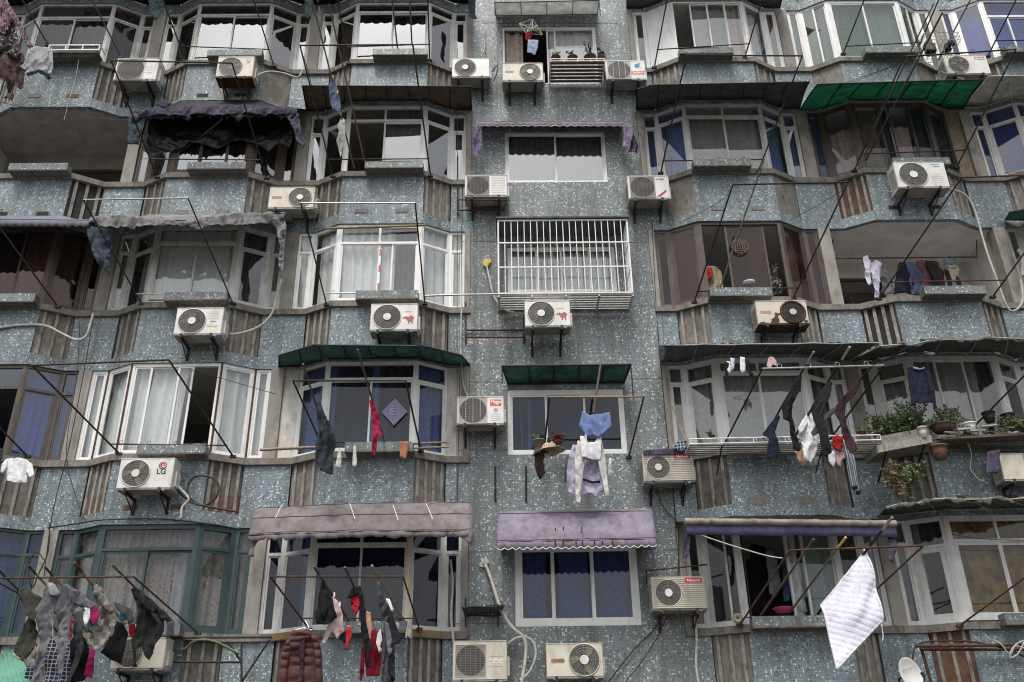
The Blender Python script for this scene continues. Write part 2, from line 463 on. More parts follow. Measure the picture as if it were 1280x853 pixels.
# ---------------------------------------------------------------- windows
FR_D = .06
def wseg(p, q, z0, z1, sp, fb, pb, cb, seed):
    """one straight stretch of glazing from plan point p to q"""
    rnd = random.Random(seed)
    p = V3((*p, 0)); q = V3((*q, 0)); d = (q - p).normalized(); n = V3((d.y, -d.x, 0)); Lg = (q - p).length
    def bar(u0, u1, a0, a1, o0=0.0, o1=.06, mi=0):
        a, b = p + d * u0, p + d * u1
        fb.hexa([(w.x, w.y, z) for z in (a0, a1) for w in (a - n * o0, b - n * o0, b - n * o1, a - n * o1)], mi)
    def pane(u0, u1, a0, a1, o, mi=0):
        t = rnd.uniform(-.004, .004); t2 = rnd.uniform(-.004, .004)
        vs = []
        for (u, z, dd) in ((u0, a0, t), (u1, a0, -t), (u1, a1, -t + t2), (u0, a1, t + t2)):
            w = p + d * u - n * (o + dd); vs.append((w.x, w.y, z))
        pb.add(vs, [(0, 1, 2, 3)], mi)
    if sp.get('fill'):
        bar(0, Lg, z0, z1, .01, .05, sp['fill']); return
    B = sp.get('b', .045)
    bar(0, B, z0, z1); bar(Lg - B, Lg, z0, z1)
    bar(B, Lg - B, z0, z0 + B); bar(B, Lg - B, z1 - B, z1)
    zt = z1 - B
    if sp.get('tr'):
        zt = z1 - sp['tr']
        bar(B, Lg - B, zt, zt + .05, -.004, .056)
        tm = sp.get('tm', [])
        us = [B] + [Lg * f for f in tm] + [Lg - B]
        for f in tm: bar(Lg * f - .022, Lg * f + .022, zt + .05, z1 - B, .002, .058)
        for i in range(len(us) - 1): pane(us[i], us[i + 1], zt + .05, z1 - B, .03)
    divs = sp.get('fd', [])
    us = [B] + [Lg * f for f in divs] + [Lg - B]
    bb = z0 + B
    if sp.get('low'):
        zl = z0 + sp['low']; bar(B, Lg - B, zl, zl + .04, .001, .057)
        pane(B, Lg - B, bb, zl, .03); bb = zl + .04
    sash = sp.get('sash', .035)
    for i in range(len(us) - 1):
        u0, u1 = us[i], us[i + 1]
        if i in sp.get('open', ()): continue
        o = .012 if i % 2 == 0 else .034
        e0 = u0 - (.02 if i else 0); e1 = u1 + (.02 if i < len(us) - 2 else 0)
        bar(e0, e0 + sash, bb, zt, o, o + .022); bar(e1 - sash, e1, bb, zt, o, o + .022)
        bar(e0 + sash, e1 - sash, bb, bb + sash, o, o + .022); bar(e0 + sash, e1 - sash, zt - sash * .8, zt, o, o + .022)
        pane(e0 + sash, e1 - sash, bb + sash, zt - sash * .8, o + .011, 1 if i in sp.get('alt', ()) else 0)
    for (mi, a, b, *rest) in sp.get('cu', ()):
        zc1 = z1 - (rest[0] if rest else .03); amp = rnd.uniform(.012, .034); wl = rnd.uniform(.10, .23); lean = rnd.uniform(-.10, .10)
        u0, u1 = Lg * a, Lg * b; nseg = max(6, int((u1 - u0) / .013)); ph = rnd.uniform(0, 9); vs = []; rows = 7
        for j in range(rows):
            zz = z0 + .03 + (zc1 - z0 - .03) * j / (rows - 1)
            for i in range(nseg + 1):
                u = u0 + (u1 - u0) * i / nseg
                w = noise.noise((u * 4.0, ph, zz * .35)) * 1.4 + noise.noise((u * 11.0, ph + 5, zz * .5)) * .8
                w += 1.5 * math.sin(u * 2 * math.pi / wl + 5 * noise.noise((u * 2.2, ph + 9, zz * .25))) * (.55 + .6 * abs(noise.noise((u * 1.7, ph + 2, 0))))
                uu = u + .015 * noise.noise((u * 3, zz * 1.5, ph)) * (1 - j / rows)
                if b - a < .9: uu -= abs(lean) * math.sin(math.pi * j / (rows - 1) * .5 + 1.57) ** 2 * ((u - u0) if lean > 0 else (u - u1))
                pt_ = p + d * uu - n * (.155 + amp * w)
                vs.append((pt_.x, pt_.y, zz))
        fs = [(j * (nseg + 1) + i, j * (nseg + 1) + i + 1, (j + 1) * (nseg + 1) + i + 1, (j + 1) * (nseg + 1) + i) for j in range(rows - 1) for i in range(nseg)]
        cb.add(vs, fs, mi, True)
def window(segs, fm, gm, cms, seed, fills=()):
    fb, pb, cb = MB(), MB(), MB()
    for i, (p, q, z0, z1, sp) in enumerate(segs): wseg(p, q, z0, z1, sp, fb, pb, cb, seed * 10 + i)
    w = fb.build('window', [fm] + list(fills), bld)
    if pb.v: pb.build('pane', gm if isinstance(gm, list) else [gm, gm], w)
    if cb.v: cb.build('curtain', cms, w)
    return w
def bay(k, r, fm, gm, cms, fills=(), z0=.1155, z1=HEAD - .003, **kw):
    """kw: all, f (front), cl, cr (canted), fl, fr (flat ends): dicts of wseg options"""
    pl = plan(k, -.035, HB - .118)
    segs = []
    for i, nm in enumerate(('fl', 'cl', 'f', 'cr', 'fr')):
        sp = dict(kw.get('all', {})); sp.update(kw.get(nm, {}))
        segs.append((pl[i], pl[i + 1], ZR(r) + z0, ZR(r) + z1, sp))
    return window(segs, fm, gm, cms, k * 7 + r * 31 + 100, fills)
C1 = [(0, 0, 1)]
# row 0 (top)
bay(-3, 0, 'alum', 'glass_low', ['cur_dark'], all=dict(tr=.42), f=dict(fd=[.5], cu=[(0, .55, 1)]), cr=dict(cu=[(0, .3, .9)]))
bay(-2, 0, 'alum', 'glass_mirror', ['cur_dark', 'cur_grey'], all=dict(tr=.36), f=dict(fd=[.5], cu=C1), cl=dict(cu=C1), cr=dict(cu=C1), fr=dict(cu=[(1, .2, .8)]))
bay(-1, 0, 'grey_white_frame', 'glass_mirror', ['cur_dark', 'cur_brown'], all=dict(tr=.30), f=dict(fd=[.5], cu=C1), cl=dict(cu=[(1, 0, 1)]), fl=dict(cu=[(1, 0, 1)]), cr=dict(cu=[(0, .4, 1)]))
bay(1, 0, 'white_frame', 'glass', ['cur_grey', 'cur_pink', 'cur_white'], ['white_frame'], f=dict(fd=[.27, .50, .74], open=(0,), cu=[(0, .28, .75), (1, .78, 1)]), cl=dict(fill=1), cr=dict(cu=[(2, 0, 1)]), fr=dict(cu=[(1, .3, 1)]))
bay(2, 0, 'white_frame', 'glass_green', ['cur_green', 'cur_mint'], f=dict(fd=[.5], b=.07, cu=[(0, 0, .5), (1, .5, 1)]), cl=dict(fd=[.5], cu=[(0, 0, 1)]), cr=dict(fd=[.5], cu=[(0, 0, .7)]), fl=dict(cu=[(0, 0, 1)]))
bay(3, 0, 'white_frame', 'glass_blue', ['cur_blue'], all=dict(cu=C1), f=dict(fd=[.3, .65], tr=.5, cu=C1))
# row 1
bay(-2, 1, 'wood_frame', 'glass_mirror', ['cur_dark', 'cur_brown'], f=dict(fd=[.35, .68], b=.09, sash=.05, cu=[(0, 0, 1)]), cl=dict(b=.07, cu=[(0, 0, 1)]), cr=dict(b=.07, cu=[(0, 0, 1)]))
bay(-1, 1, 'white_frame', 'glass_mirror', ['cur_grey', 'cur_white', 'cur_pink'], all=dict(tr=.40), f=dict(fd=[.48], tm=[.48], open=(0,), b=.06, cu=[(0, .5, 1)]), fr=dict(tr=.46, cu=[(2, 0, 1, .5)]), cl=dict(tr=.40), fl=dict(tr=.5))
bay(1, 1, 'grey_white_frame', ['glass', 'glass_blue'], ['cur_grey', 'cur_blue'], all=dict(tr=.34, b=.04), f=dict(tr=.34, fd=[.5], tm=[.5], cu=[(0, 0, 1)]), cl=dict(tr=.34, cu=[(1, 0, 1)]), fl=dict(tr=.4, cu=[(1, 0, 1)]), cr=dict(tr=.34, cu=[(1, 0, 1)]), fr=dict(tr=.4, cu=[(1, 0, 1)]))
bay(2, 1, 'brown_frame', 'glass_low', ['cur_pink', 'cur_dark', 'cur_blue', 'cur_brown'], ['bamboo'], f=dict(fd=[.36, .50, .76], b=.06, open=(1,), cu=[(3, 0, .34, .1), (1, .36, .5), (0, .5, .75, .5), (1, .76, 1)]), cl=dict(b=.06, cu=[(0, 0, 1, .5)]), fl=dict(cu=[(2, 0, 1)]), fr=dict(fill=1), cr=dict(cu=[(1, 0, 1)]))
bay(3, 1, 'grey_white_frame', 'glass_blue', ['cur_blue'], all=dict(tr=.42, cu=C1), f=dict(tr=.42, fd=[.5], cu=C1))
# row 2
bay(-3, 2, 'brown_frame', 'glass_brown', ['cur_pink', 'cur_dark'], f=dict(fd=[.22, .62], b=.07, cu=[(1, 0, .55), (0, .6, 1)]), cr=dict(b=.06, cu=[(0, 0, .75)]), fr=dict(cu=[(1, 0, 1)]))
bay(-2, 2, 'alum', 'glass', ['cur_white', 'cur_grey', 'cur_dark'], all=dict(tr=.44, b=.06), f=dict(tr=.40, fd=[.5], low=.10, b=.07, cu=[(0, 0, 1)]), cl=dict(tr=.5, cu=[(1, .3, 1)]), cr=dict(tr=.5, b=.08, cu=[(2, 0, 1)]), fl=dict(tr=.42, cu=[(0, 0, 1)]), fr=dict(tr=.5, cu=[(1, 0, .7)]))
bay(-1, 2, 'white_frame', 'glass', ['cur_white', 'cur_dark'], all=dict(tr=.46), f=dict(tr=.44, fd=[.50, .66], tm=[.5], b=.075, sash=.03, cu=[(0, 0, .68), (1, .68, 1)]), cl=dict(tr=.46, cu=[(0, .1, 1)]), cr=dict(tr=.46, cu=[(0, 0, 1)]), fl=dict(tr=.46, cu=[(0, .1, .8)]), fr=dict(tr=.46, cu=[(0, 0, 1)]))
bay(1, 2, 'brown_frame', 'glass_brown', ['cur_pink', 'cur_dark'], f=dict(fd=[.33, .78], open=(0, 2), b=.06, cu=[(1, .36, .76)]), cl=dict(b=.06, cu=[(1, 0, .7)]), cr=dict(b=.06, cu=[(0, .1, .9, .5)]), fr=dict(cu=[(1, 0, 1)]), fl=dict(cu=[(1, 0, 1)]))
bay(3, 2, 'alum', 'glass', ['cur_grey'], f=dict(fd=[.5], cu=C1))
# row 3
bay(-3, 3, 'brown_frame', 'glass_blue', ['cur_blue', 'cur_dark'], all=dict(tr=.46), f=dict(tr=.46, fd=[.35, .7], open=(2,), b=.06, cu=[(0, 0, .6)]), cr=dict(tr=.46, b=.05, cu=[(0, 0, 1)]), fr=dict(tr=.46, cu=[(0, 0, 1)]))
bay(-2, 3, 'white_frame', 'glass', ['cur_white', 'cur_grey'], all=dict(b=.06), f=dict(fd=[.22, .53, .68], open=(3,), b=.06, cu=[(0, 0, .2), (0, .2, .60)]), cl=dict(b=.06, cu=[(0, 0, 1)]), fl=dict(b=.05, cu=[(0, 0, 1)]), cr=dict(b=.06, cu=[(0, .15, 1)]), fr=dict(b=.05, cu=[(0, 0, 1)]))
bay(-1, 3, 'white_frame', 'glass_low', ['cur_blue', 'cur_navy'], ['white_plaster'], all=dict(tr=.38), f=dict(tr=.36, fd=[.50], b=.06, cu=[(1, .12, .5), (0, 0, .14), (0, .5, .58), (1, .6, 1)]), cl=dict(tr=.40, b=.04, cu=[(0, 0, 1)]), cr=dict(tr=.40, b=.04, cu=[(0, 0, 1)]), fl=dict(fill=1), fr=dict(fill=1))
bay(1, 3, 'white_frame', 'glass', ['cur_grey', 'cur_brown', 'cur_white'], all=dict(tr=.34), f=dict(tr=.30, fd=[.47], tm=[.47], b=.08, cu=[(0, 0, 1)]), cl=dict(tr=.40, b=.08, cu=[(0, 0, 1)]), fl=dict(tr=.38, cu=[(0, 0, 1)]), cr=dict(tr=.36, b=.07, cu=[(1, .1, .7), (0, .7, 1)]), fr=dict(tr=.36, cu=[(2, 0, 1)]))
bay(2, 3, 'grey_white_frame', 'glass', ['cur_grey', 'cur_dark'], f=dict(fd=[.30, .62], b=.07, cu=[(0, .02, .8), (1, .82, 1)]), cl=dict(tr=.40, b=.09, cu=[(0, 0, 1)]), fl=dict(cu=[(0, 0, 1)]), cr=dict(tr=.42, b=.08, cu=[(0, 0, .6)]), fr=dict(cu=[(0, 0, 1)]))
bay(3, 3, 'alum', 'glass', ['cur_grey'], f=dict(fd=[.5], cu=C1))
# row 4 (bottom)
bay(-3, 4, 'green_frame', 'glass_navy', ['cur_blue'], all=dict(tr=.42, cu=C1), f=dict(tr=.42, fd=[.5], cu=C1))
bay(-2, 4, 'green_frame', 'glass_low', ['cur_floral', 'cur_grey'], all=dict(tr=.46, b=.05), f=dict(tr=.42, fd=[.5], b=.07, sash=.045, cu=[(0, 0, .78), (1, .78, 1)]), cl=dict(tr=.46, b=.06, cu=C1), cr=dict(tr=.40, b=.08, sash=.05, cu=C1), fl=dict(tr=.46, cu=C1), fr=dict(tr=.40, b=.06, cu=C1))
bay(-1, 4, 'grey_white_frame', 'glass_navy', ['cur_navy', 'cur_blue'], all=dict(tr=.40), f=dict(tr=.38, fd=[.5], tm=[.5], b=.06, cu=C1), cl=dict(tr=.46, cu=[(0, 0, .5), (1, .5, .9)]), cr=dict(tr=.46, cu=[(0, .4, 1)]), fl=dict(tr=.46, cu=C1), fr=dict(tr=.46, cu=C1))
bay(1, 4, 'grey_white_frame', 'glass_low', ['cur_dark', 'cur_white', 'cur_mint'], f=dict(fd=[.04, .50, .66], open=(1,), b=.05, cu=[(1, .50, .62), (2, .66, 1)]), cl=dict(fd=[.62], b=.06, cu=[(0, 0, .3)]), fl=dict(), cr=dict(b=.06, cu=[(1, 0, .4)]), fr=dict(cu=[(1, 0, 1)]))
bay(2, 4, 'grey_white_frame', 'glass_low', ['cur_gold', 'cur_grey', 'cur_dark'], ['cement'], all=dict(tr=.42), f=dict(tr=.44, fd=[.53], tm=[.53], b=.09, sash=.06, cu=[(0, .02, 1)]), cl=dict(tr=.50, b=.07, sash=.09, cu=[(1, 0, .3), (2, .3, 1)]), fl=dict(cu=[(1, 0, 1)]), cr=dict(tr=.44, cu=[(0, 0, 1)]))
bay(3, 4, 'alum', 'glass', ['cur_grey'], f=dict(fd=[.5], cu=C1))
# flat middle strip: five windows of their own sizes, in a wall built round them
def prect(x0, y0, x1, y1, y=D + .03):
    a, b = P(x0, (y0 + y1) / 2, y), P(x1, (y0 + y1) / 2, y)
    c = (x0 + x1) / 2
    return a.x, b.x, P(c, y1, y).z, P(c, y0, y).z
MID = [prect(628, 34, 747, 106), prect(631, 166, 758, 229), prect(634, 309, 770, 366), prect(634, 487, 782, 568.5), prect(643, 680, 799, 783)]
xl, xr = XC(0) - HB, XC(0) + HB
zt = ZR(-1) + .5
for i, (x0, x1, z0, z1) in enumerate(MID):
    zn = (MID[i + 1][3] + z0) / 2 if i < 4 else 0.0
    mb = MB()
    mb.box(xl, x0, D, D + .2, zn, zt); mb.box(x1, xr, D, D + .2, zn, zt)
    mb.box(x0, x1, D, D + .2, z1, zt); mb.box(x0, x1, D, D + .2, zn, z0)
    mb.build('middle_wall', 'mosaic_grey', bld)
    zt = zn
def mwin(i, fm, gm, cms, **sp):
    x0, x1, z0, z1 = MID[i]
    return window([((x0 + .004, D + .035), (x1 - .004, D + .035), z0 + .004, z1 - .004, sp)], fm, gm, cms, 900 + i)
mwin(0, 'white_frame', 'glass', ['cur_pink', 'cur_white'], fd=[.48, .56], open=(0,), cu=[(0, .02, .22), (1, .5, 1)])
mwin(1, 'white_frame', 'glass_mirror', ['cur_grey'], fd=[.5], cu=[(0, 0, 1)])
mwin(2, 'white_frame', 'glass', ['cur_white'], fd=[.27, .5, .76], cu=[(0, 0, 1)])
mwin(3, 'white_frame', 'glass_navy', ['cur_navy', 'cur_blue'], fd=[.33, .66], tr=.10, b=.06, cu=[(0, 0, 1), (1, .1, .24)])
mwin(4, 'white_frame', 'glass_navy', ['cur_navy', 'cur_blue'], fd=[.31, .63], b=.08, sash=.05, cu=[(1, .02, .26), (0, .24, .36), (1, .35, .60), (0, .58, .66), (1, .65, 1)])  # navy strips between the blue ones put fold shading into the curtain colour
for i_ in (1, 2, 3, 4):     # rusty corner strips of the white framed bay
    p_ = plan(-2, -.028, HB - .118)[i_]; MB().box(p_[0] - .014, p_[0] + .014, p_[1] - .014, p_[1] + .014, ZR(3) + .12, ZR(3) + HEAD - .01).build('corner_strip', 'rust', bld)
for (a_, b_, c_, d_) in ((572, 60, 571, 640), (820, 268, 846, 690), (578, 302, 622, 302), (786, 303, 822, 304), (573, 385, 640, 385), (786, 383, 824, 382), (580, 477, 628, 478), (790, 474, 834, 473), (573, 563, 634, 563), (570, 690, 621, 690), (822, 688, 852, 687), (750, 111, 790, 111), (600, 232, 640, 230), (568, 780, 640, 779), (800, 782, 868, 781)):
    p_, q_ = P(a_, b_, D - .001), P(c_, d_, D - .001)
    MB().hexa([p_ + V3((-.005, -.002, -.005)), p_ + V3((.005, -.002, -.005)), p_ + V3((.005, .002, -.005)), p_ + V3((-.005, .002, -.005)), q_ + V3((-.005, -.002, .005)), q_ + V3((.005, -.002, .005)), q_ + V3((.005, .002, .005)), q_ + V3((-.005, .002, .005))] if abs(a_ - c_) < 30 else [p_ + V3((0, -.002, -.005)), q_ + V3((0, -.002, -.005)), q_ + V3((0, .002, -.005)), p_ + V3((0, .002, -.005)), p_ + V3((0, -.002, .005)), q_ + V3((0, -.002, .005)), q_ + V3((0, .002, .005)), p_ + V3((0, .002, .005))]).build('wall_joint', 'concrete_dark', bld)
for sx_, xa_, xb_ in ((-1, -1.30, -.82), (1, .82, 1.30)):   # mustard painted boards on the canted sills of one bay
    o_ = plan(-1, .060); p_, q_ = (o_[1], o_[2]) if sx_ < 0 else (o_[3], o_[4])
    mb = MB(); strip(mb, p_, q_, ZR(4) + .01, ZR(4) + .112, .003, 0, .004); mb.build('sill_board', 'mustard', bld)
# open balconies: recess walls
for (k, r) in ((-3, 1), (2, 2)):
    xa, xb = XC(k) - HB, XC(k) + HB
    za, zb = ZR(r) - .93, ZR(r) + HEAD + .004
    mb = MB()
    # rear wall with a window opening low on one side
    wx0, wx1 = (xa + 1.5, xb - .25) if k == -3 else (xa + .2, xa + 1.6)
    wz1 = ZR(r) + 1.5
    mb.box(xa + .06, wx0, 1.65, 1.75, za, zb); mb.box(wx1, xb - .06, 1.65, 1.75, za, zb); mb.box(wx0, wx1, 1.65, 1.75, wz1, zb); mb.box(wx0, wx1, 1.65, 1.75, za, za + .4)
    mb.build('balcony_back_wall', 'plaster_old' if k == -3 else 'plaster', bld)
    window([((wx0 + .003, 1.69), (wx1 - .003, 1.69), za + .4, wz1 - .003, dict(fd=[.5], tr=.35))], 'wood_frame', 'glass', [], 990 + k)
# balcony pilasters stand clear at the ends
# ---------------------------------------------------------------- ground and sky
g = MB(); g.add([(-400, -400, 0), (400, -400, 0), (400, 400, 0), (-400, 400, 0)], [(0, 1, 2, 3)])
go = g.build('ground', 'ground'); go['kind'] = 'structure'
w = bpy.data.worlds.new('World'); S.world = w; w.use_nodes = True
nt = w.node_tree; bg = nt.nodes['Background']
sky = N(nt, 'ShaderNodeTexSky', sky_type='NISHITA'); sky.sun_disc = False
SUN_EL, SUN_AZ = math.radians(62), math.radians(195)
sky.sun_elevation = SUN_EL; sky.sun_rotation = SUN_AZ; sky.air_density = 1.0; sky.dust_density = 4.0; sky.ozone_density = 1.0
hs = N(nt, 'ShaderNodeHueSaturation'); hs.inputs['Saturation'].default_value = .22
L(nt, sky.outputs[0], hs.inputs['Color'])
# broken cloud: slow noise over the sky's brightness
tcw = N(nt, 'ShaderNodeTexCoord'); cl = ntex(nt, tcw.outputs['Generated'], 2.2, 6, .55)
cr_ = ramp(nt, cl, [(.35, (.75, .76, .78)), (.6, (1.25, 1.25, 1.24))])
L(nt, mixc(nt, 1.0, hs.outputs[0], cr_, 'MULTIPLY'), bg.inputs[0])
bg.inputs[1].default_value = .115
sd = bpy.data.lights.new('sun', 'SUN'); sd.energy = 1.5; sd.angle = math.radians(18); sd.color = (1, .96, .9)
so_ = bpy.data.objects.new('sun', sd); COL.objects.link(so_)
sdir = V3((math.sin(SUN_AZ) * math.cos(SUN_EL), math.cos(SUN_AZ) * math.cos(SUN_EL), math.sin(SUN_EL)))
so_.rotation_euler = sdir.to_track_quat('Z', 'Y').to_euler()
S.view_settings.view_transform = 'Standard'; S.view_settings.look = 'None'; S.view_settings.gamma = 1
S.view_settings.exposure = 0.66
S.cycles.filter_width = 1.1; S.cycles.max_bounces = 6; S.cycles.transparent_max_bounces = 12; S.cycles.diffuse_bounces = 3
# ================================================================ things on the facade
_D = (.10, .085, .065)
fabric('awn_purple', (.255, .222, .28), (.20, .175, .22), .8, .08, 3, dirt=(.11, .095, .095), damt=.85, bm=.2)
fabric('awn_purple_dark', (.085, .068, .12), (.05, .042, .072), .8, .08, 5, dirt=(.03, .028, .03), damt=.6, bm=.3)
fabric('awn_mauve', (.225, .195, .205), (.17, .147, .153), .8, .06, 3, dirt=(.09, .077, .07), damt=.85, bm=.2)
fabric('awn_tan', (.36, .31, .26), (.25, .215, .18), .85, .08, 4, dirt=_D)
fabric('awn_grey', (.27, .265, .27), (.17, .167, .17), .85, .1, 5, dirt=(.08, .075, .07), damt=.7)
fabric('awn_bluegrey', (.22, .23, .28), (.15, .155, .19), .8, .1, 5, dirt=_D, damt=.4)
fabric('awn_black', (.018, .018, .02), (.01, .01, .011), .6)
fabric('sheet_green', (.075, .26, .17), (.055, .19, .125), .6, .62, 4, dirt=(.05, .085, .065), damt=.9, bm=.1)
fabric('sheet_teal', (.10, .21, .185), (.07, .15, .13), .6, .5, 4, dirt=(.045, .06, .052), damt=.9)
fabric('sheet_brown', (.17, .14, .12), (.11, .09, .08), .55, .45, 5, dirt=(.05, .04, .035), damt=.6)
fabric('sheet_dark', (.14, .142, .145), (.09, .092, .096), .55, .3, 5, dirt=(.05, .045, .038), damt=.6)
fabric('sheet_white', (.74, .75, .74), (.60, .61, .60), .5, .5, 4, dirt=(.34, .31, .26), damt=.5)
fabric('sheet_pale', (.40, .40, .38), (.28, .28, .265), .5, .5, 4, dirt=(.15, .13, .10), damt=.6)
fabric('sheet_mint', (.16, .36, .27), (.10, .26, .19), .5, 0, 5)
fabric('sheet_torn', (.14, .155, .135), (.06, .066, .058), .8, .15, 8, dirt=(.05, .045, .035))
pm('ac_white', (.72, .71, .675), (.62, .605, .57), .45, scale=3, dirt=(.34, .29, .22), damt=.5)
pm('ac_cream', (.62, .585, .50), (.50, .465, .39), .5, scale=3, dirt=(.26, .21, .14), damt=.6)
pm('ac_grille', (.085, .08, .072), (.055, .052, .047), .5, scale=6)
pm('ac_wire', (.34, .32, .285), (.22, .205, .18), .5, scale=8)
pm('ac_panel', (.40, .375, .33), (.30, .28, .245), .6, scale=5)
pm('ac_under', (.33, .315, .285), (.20, .19, .17), .7, scale=4, dirt=(.1, .07, .045), damt=.6)
pm('blade', (.20, .18, .12), (.14, .125, .085), .5)
pm('mark_red', (.42, .10, .10), (.30, .06, .07), .5)
pm('red_paint', (.62, .03, .04), (.50, .025, .035), .5)
pm('orange_paint', (.66, .12, .05), (.56, .10, .045), .5)
pm('lg_red', (.36, .02, .075), (.30, .018, .06), .4)
pm('grey_paint', (.13, .13, .13), (.10, .10, .10), .5)
pm('teal_paint', (.03, .24, .30), (.02, .18, .24), .5)
pm('white_paint', (.80, .80, .80), (.76, .76, .76), .5)
pm('yellow_paint', (.62, .44, .06), (.50, .35, .05), .6)
pm('faded_label', (.42, .25, .17), (.34, .2, .14), .6)
def text(parent, txt, size, cx, cz, y, m, name='lettering', shear=0.0):
    cu = bpy.data.curves.new(name, 'FONT')
    cu.body = txt; cu.size = size; cu.align_x = 'CENTER'; cu.align_y = 'CENTER'; cu.extrude = .0008; cu.shear = shear; cu.offset = size * .02
    t = bpy.data.objects.new(name, cu); COL.objects.link(t)
    me = bpy.data.meshes.new_from_object(t.evaluated_get(bpy.context.evaluated_depsgraph_get()))
    bpy.data.objects.remove(t); bpy.data.curves.remove(cu)
    for v in me.vertices: v.co = V3((cx + v.co.x, y - v.co.z, cz + v.co.y)) - WLOC[parent.name]
    me.materials.clear(); me.materials.append(MATS[m]); me.name = name
    o = bpy.data.objects.new(name, me); COL.objects.link(o); o.parent = parent
    return o
def plate(parent, name, x0, x1, z0, z1, y, m, th=.003):
    return MB().box(x0, x1, y - th, y + .001, z0, z1).build(name, m, parent)
def flat_poly(parent, name, pts, y, m, th=.003):
    n = len(pts)
    vs = [(a, y - th, c) for a, c in pts] + [(a, y + .001, c) for a, c in pts]
    return MB().add(vs, [tuple(range(n))] + [(i, n + i, n + (i + 1) % n, (i + 1) % n) for i in range(n)]).build(name, m, parent)
def aircon(px, yf, kind, side, label, wall, body='ac_white', under='ac_under', hub=True, logo=None, rr=.40, bracket='steel'):
    x0p, y0p, x1p, y1p = px
    ym = (y0p + y1p) / 2; xm = (x0p + x1p) / 2
    x0, x1 = P(x0p, ym, yf).x, P(x1p, ym, yf).x
    zt, zb = P(xm, y0p, yf).z, P(xm, y1p, yf).z
    w, h = x1 - x0, zt - zb
    yb = min(yf + .32, wall - .03)
    t = thing('air_conditioner', label, 'air conditioner', ((x0 + x1) / 2, (yf + yb) / 2, zb), 'air conditioning units hung on the facade')
    c = .012
    mb = MB()
    mb.prism([(x0, yb), (x0, yf + c), (x0 + c, yf), (x1 - c, yf), (x1, yf + c), (x1, yb)], zb + .03, zt - .012, 0)
    mb.prism([(x0 - .006, yb), (x0 - .006, yf + c), (x0 + c, yf - .006), (x1 - c, yf - .006), (x1 + .006, yf + c), (x1 + .006, yb)], zt - .012, zt, 0)
    mb.box(x0 + .004, x1 - .004, yf + .006, yb, zb, zb + .03, 1)
    for fx in (.12, .84):   # feet
        mb.box(x0 + w * fx, x0 + w * fx + .05, yf - .004, yb, zb - .018, zb, 1)
    mb.box(x1, x1 + .035, yf + .1, yb - .03, zb + h * .15, zb + h * .62, 0)     # valve cover
    # side air intake: thin fins
    for j in range(9):
        zz = zb + h * (.14 + .08 * j)
        mb.box(x0 - .004, x0, yf + .05, yb - .03, zz, zz + .012, 2)
    mb.build('casing', [body, under, 'ac_grille'], t)
    r = h * rr
    cx = x0 + w * .05 + r + .01 if side < 0 else x1 - w * .05 - r - .01
    cz = zb + h * .51
    y = yf
    g = MB()
    if kind in ('spoke', 'rings', 'blades', 'louver', 'rust'):
        g.disc((cx, y, cz), r, 36, 0, .004)
        g.ring((cx, y - .006, cz), r, .010 if kind != 'rust' else .022, 36, 2 if kind != 'rust' else 1)
        if kind == 'blades':
            for j in range(3):
                a = j * 2.094 + .5
                pts = [(cx + math.cos(a + q) * rad, cz + math.sin(a + q) * rad) for q, rad in ((0, r * .25), (.1, r * .62), (.35, r * .93), (.9, r * .9), (.75, r * .5), (.5, r * .25))]
                n = len(pts); g.add([(u, y - .007 - .003 * (i % 3), v) for i, (u, v) in enumerate(pts)], [tuple(range(n))], 3)
        if kind == 'spoke':
            for j in range(44):
                a = 2 * math.pi * j / 44
                d0, d1 = r * .28, r * .99
                g.tube([(cx + math.cos(a) * d0, y - .010, cz + math.sin(a) * d0), (cx + math.cos(a + .12) * d1, y - .010, cz + math.sin(a + .12) * d1)], .0026, 3, 1, False)
            for q in (.45, .62, .8): g.ring((cx, y - .012, cz), r * q, .0028, 32, 1, 3)
        else:
            for q in ((.3, .45, .6, .75, .9) if kind != 'louver' else (.35, .55, .75, .9)): g.ring((cx, y - .012, cz), r * q, .0026, 32, 1, 3)
            for j in range(8):
                a = 2 * math.pi * j / 8
                g.tube([(cx + math.cos(a) * r * .2, y - .013, cz + math.sin(a) * r * .2), (cx + math.cos(a) * r, y - .011, cz + math.sin(a) * r)], .003, 3, 1, False)
        if kind == 'louver':
            for j in range(15):
                zz = zb + h * (.07 + .86 * j / 14)
                dx = math.sqrt(max(0, (r * 1.06) ** 2 - (zz - cz) ** 2))
                for a, b in ((x0 + .015, cx - dx), (cx + dx, x1 - .015)):
                    if b - a > .01: g.box(a, b, y - .012, y, zz - .006, zz + .006, 2)
    else:
        q = r * 1.06
        g.box(cx - q, cx + q, y - .003, y, cz - q, cz + q, 4)
        g.disc((cx, y - .003, cz), r, 36, 0, .003)
        if kind == 'vbars':
            for j in range(-3, 4):
                xx = cx + j * r * .27
                hh = math.sqrt(max(0, r * r - (xx - cx) ** 2))
                g.tube([(xx, y - .012, cz - hh), (xx, y - .012, cz + hh)], .0045 if j in (-2, 0, 2) else .002, 3, 2 if j in (-2, 0, 2) else 1, False)
            for j in range(-7, 8):
                zz = cz + j * r * .13; hh = math.sqrt(max(0, r * r - (zz - cz) ** 2)); g.tube([(cx - hh, y - .009, zz), (cx + hh, y - .009, zz)], .0016, 3, 1, False)
        else:
            for j in range(-9, 10):
                zz = cz + j * q * .105
                g.tube([(cx - q, y - .010, zz), (cx + q, y - .010, zz)], .0026, 3, 1, False)
            for j in (-.66, -.33, 0, .33, .66): g.tube([(cx + j * q, y - .013, cz - q), (cx + j * q, y - .013, cz + q)], .0028, 3, 1, False)
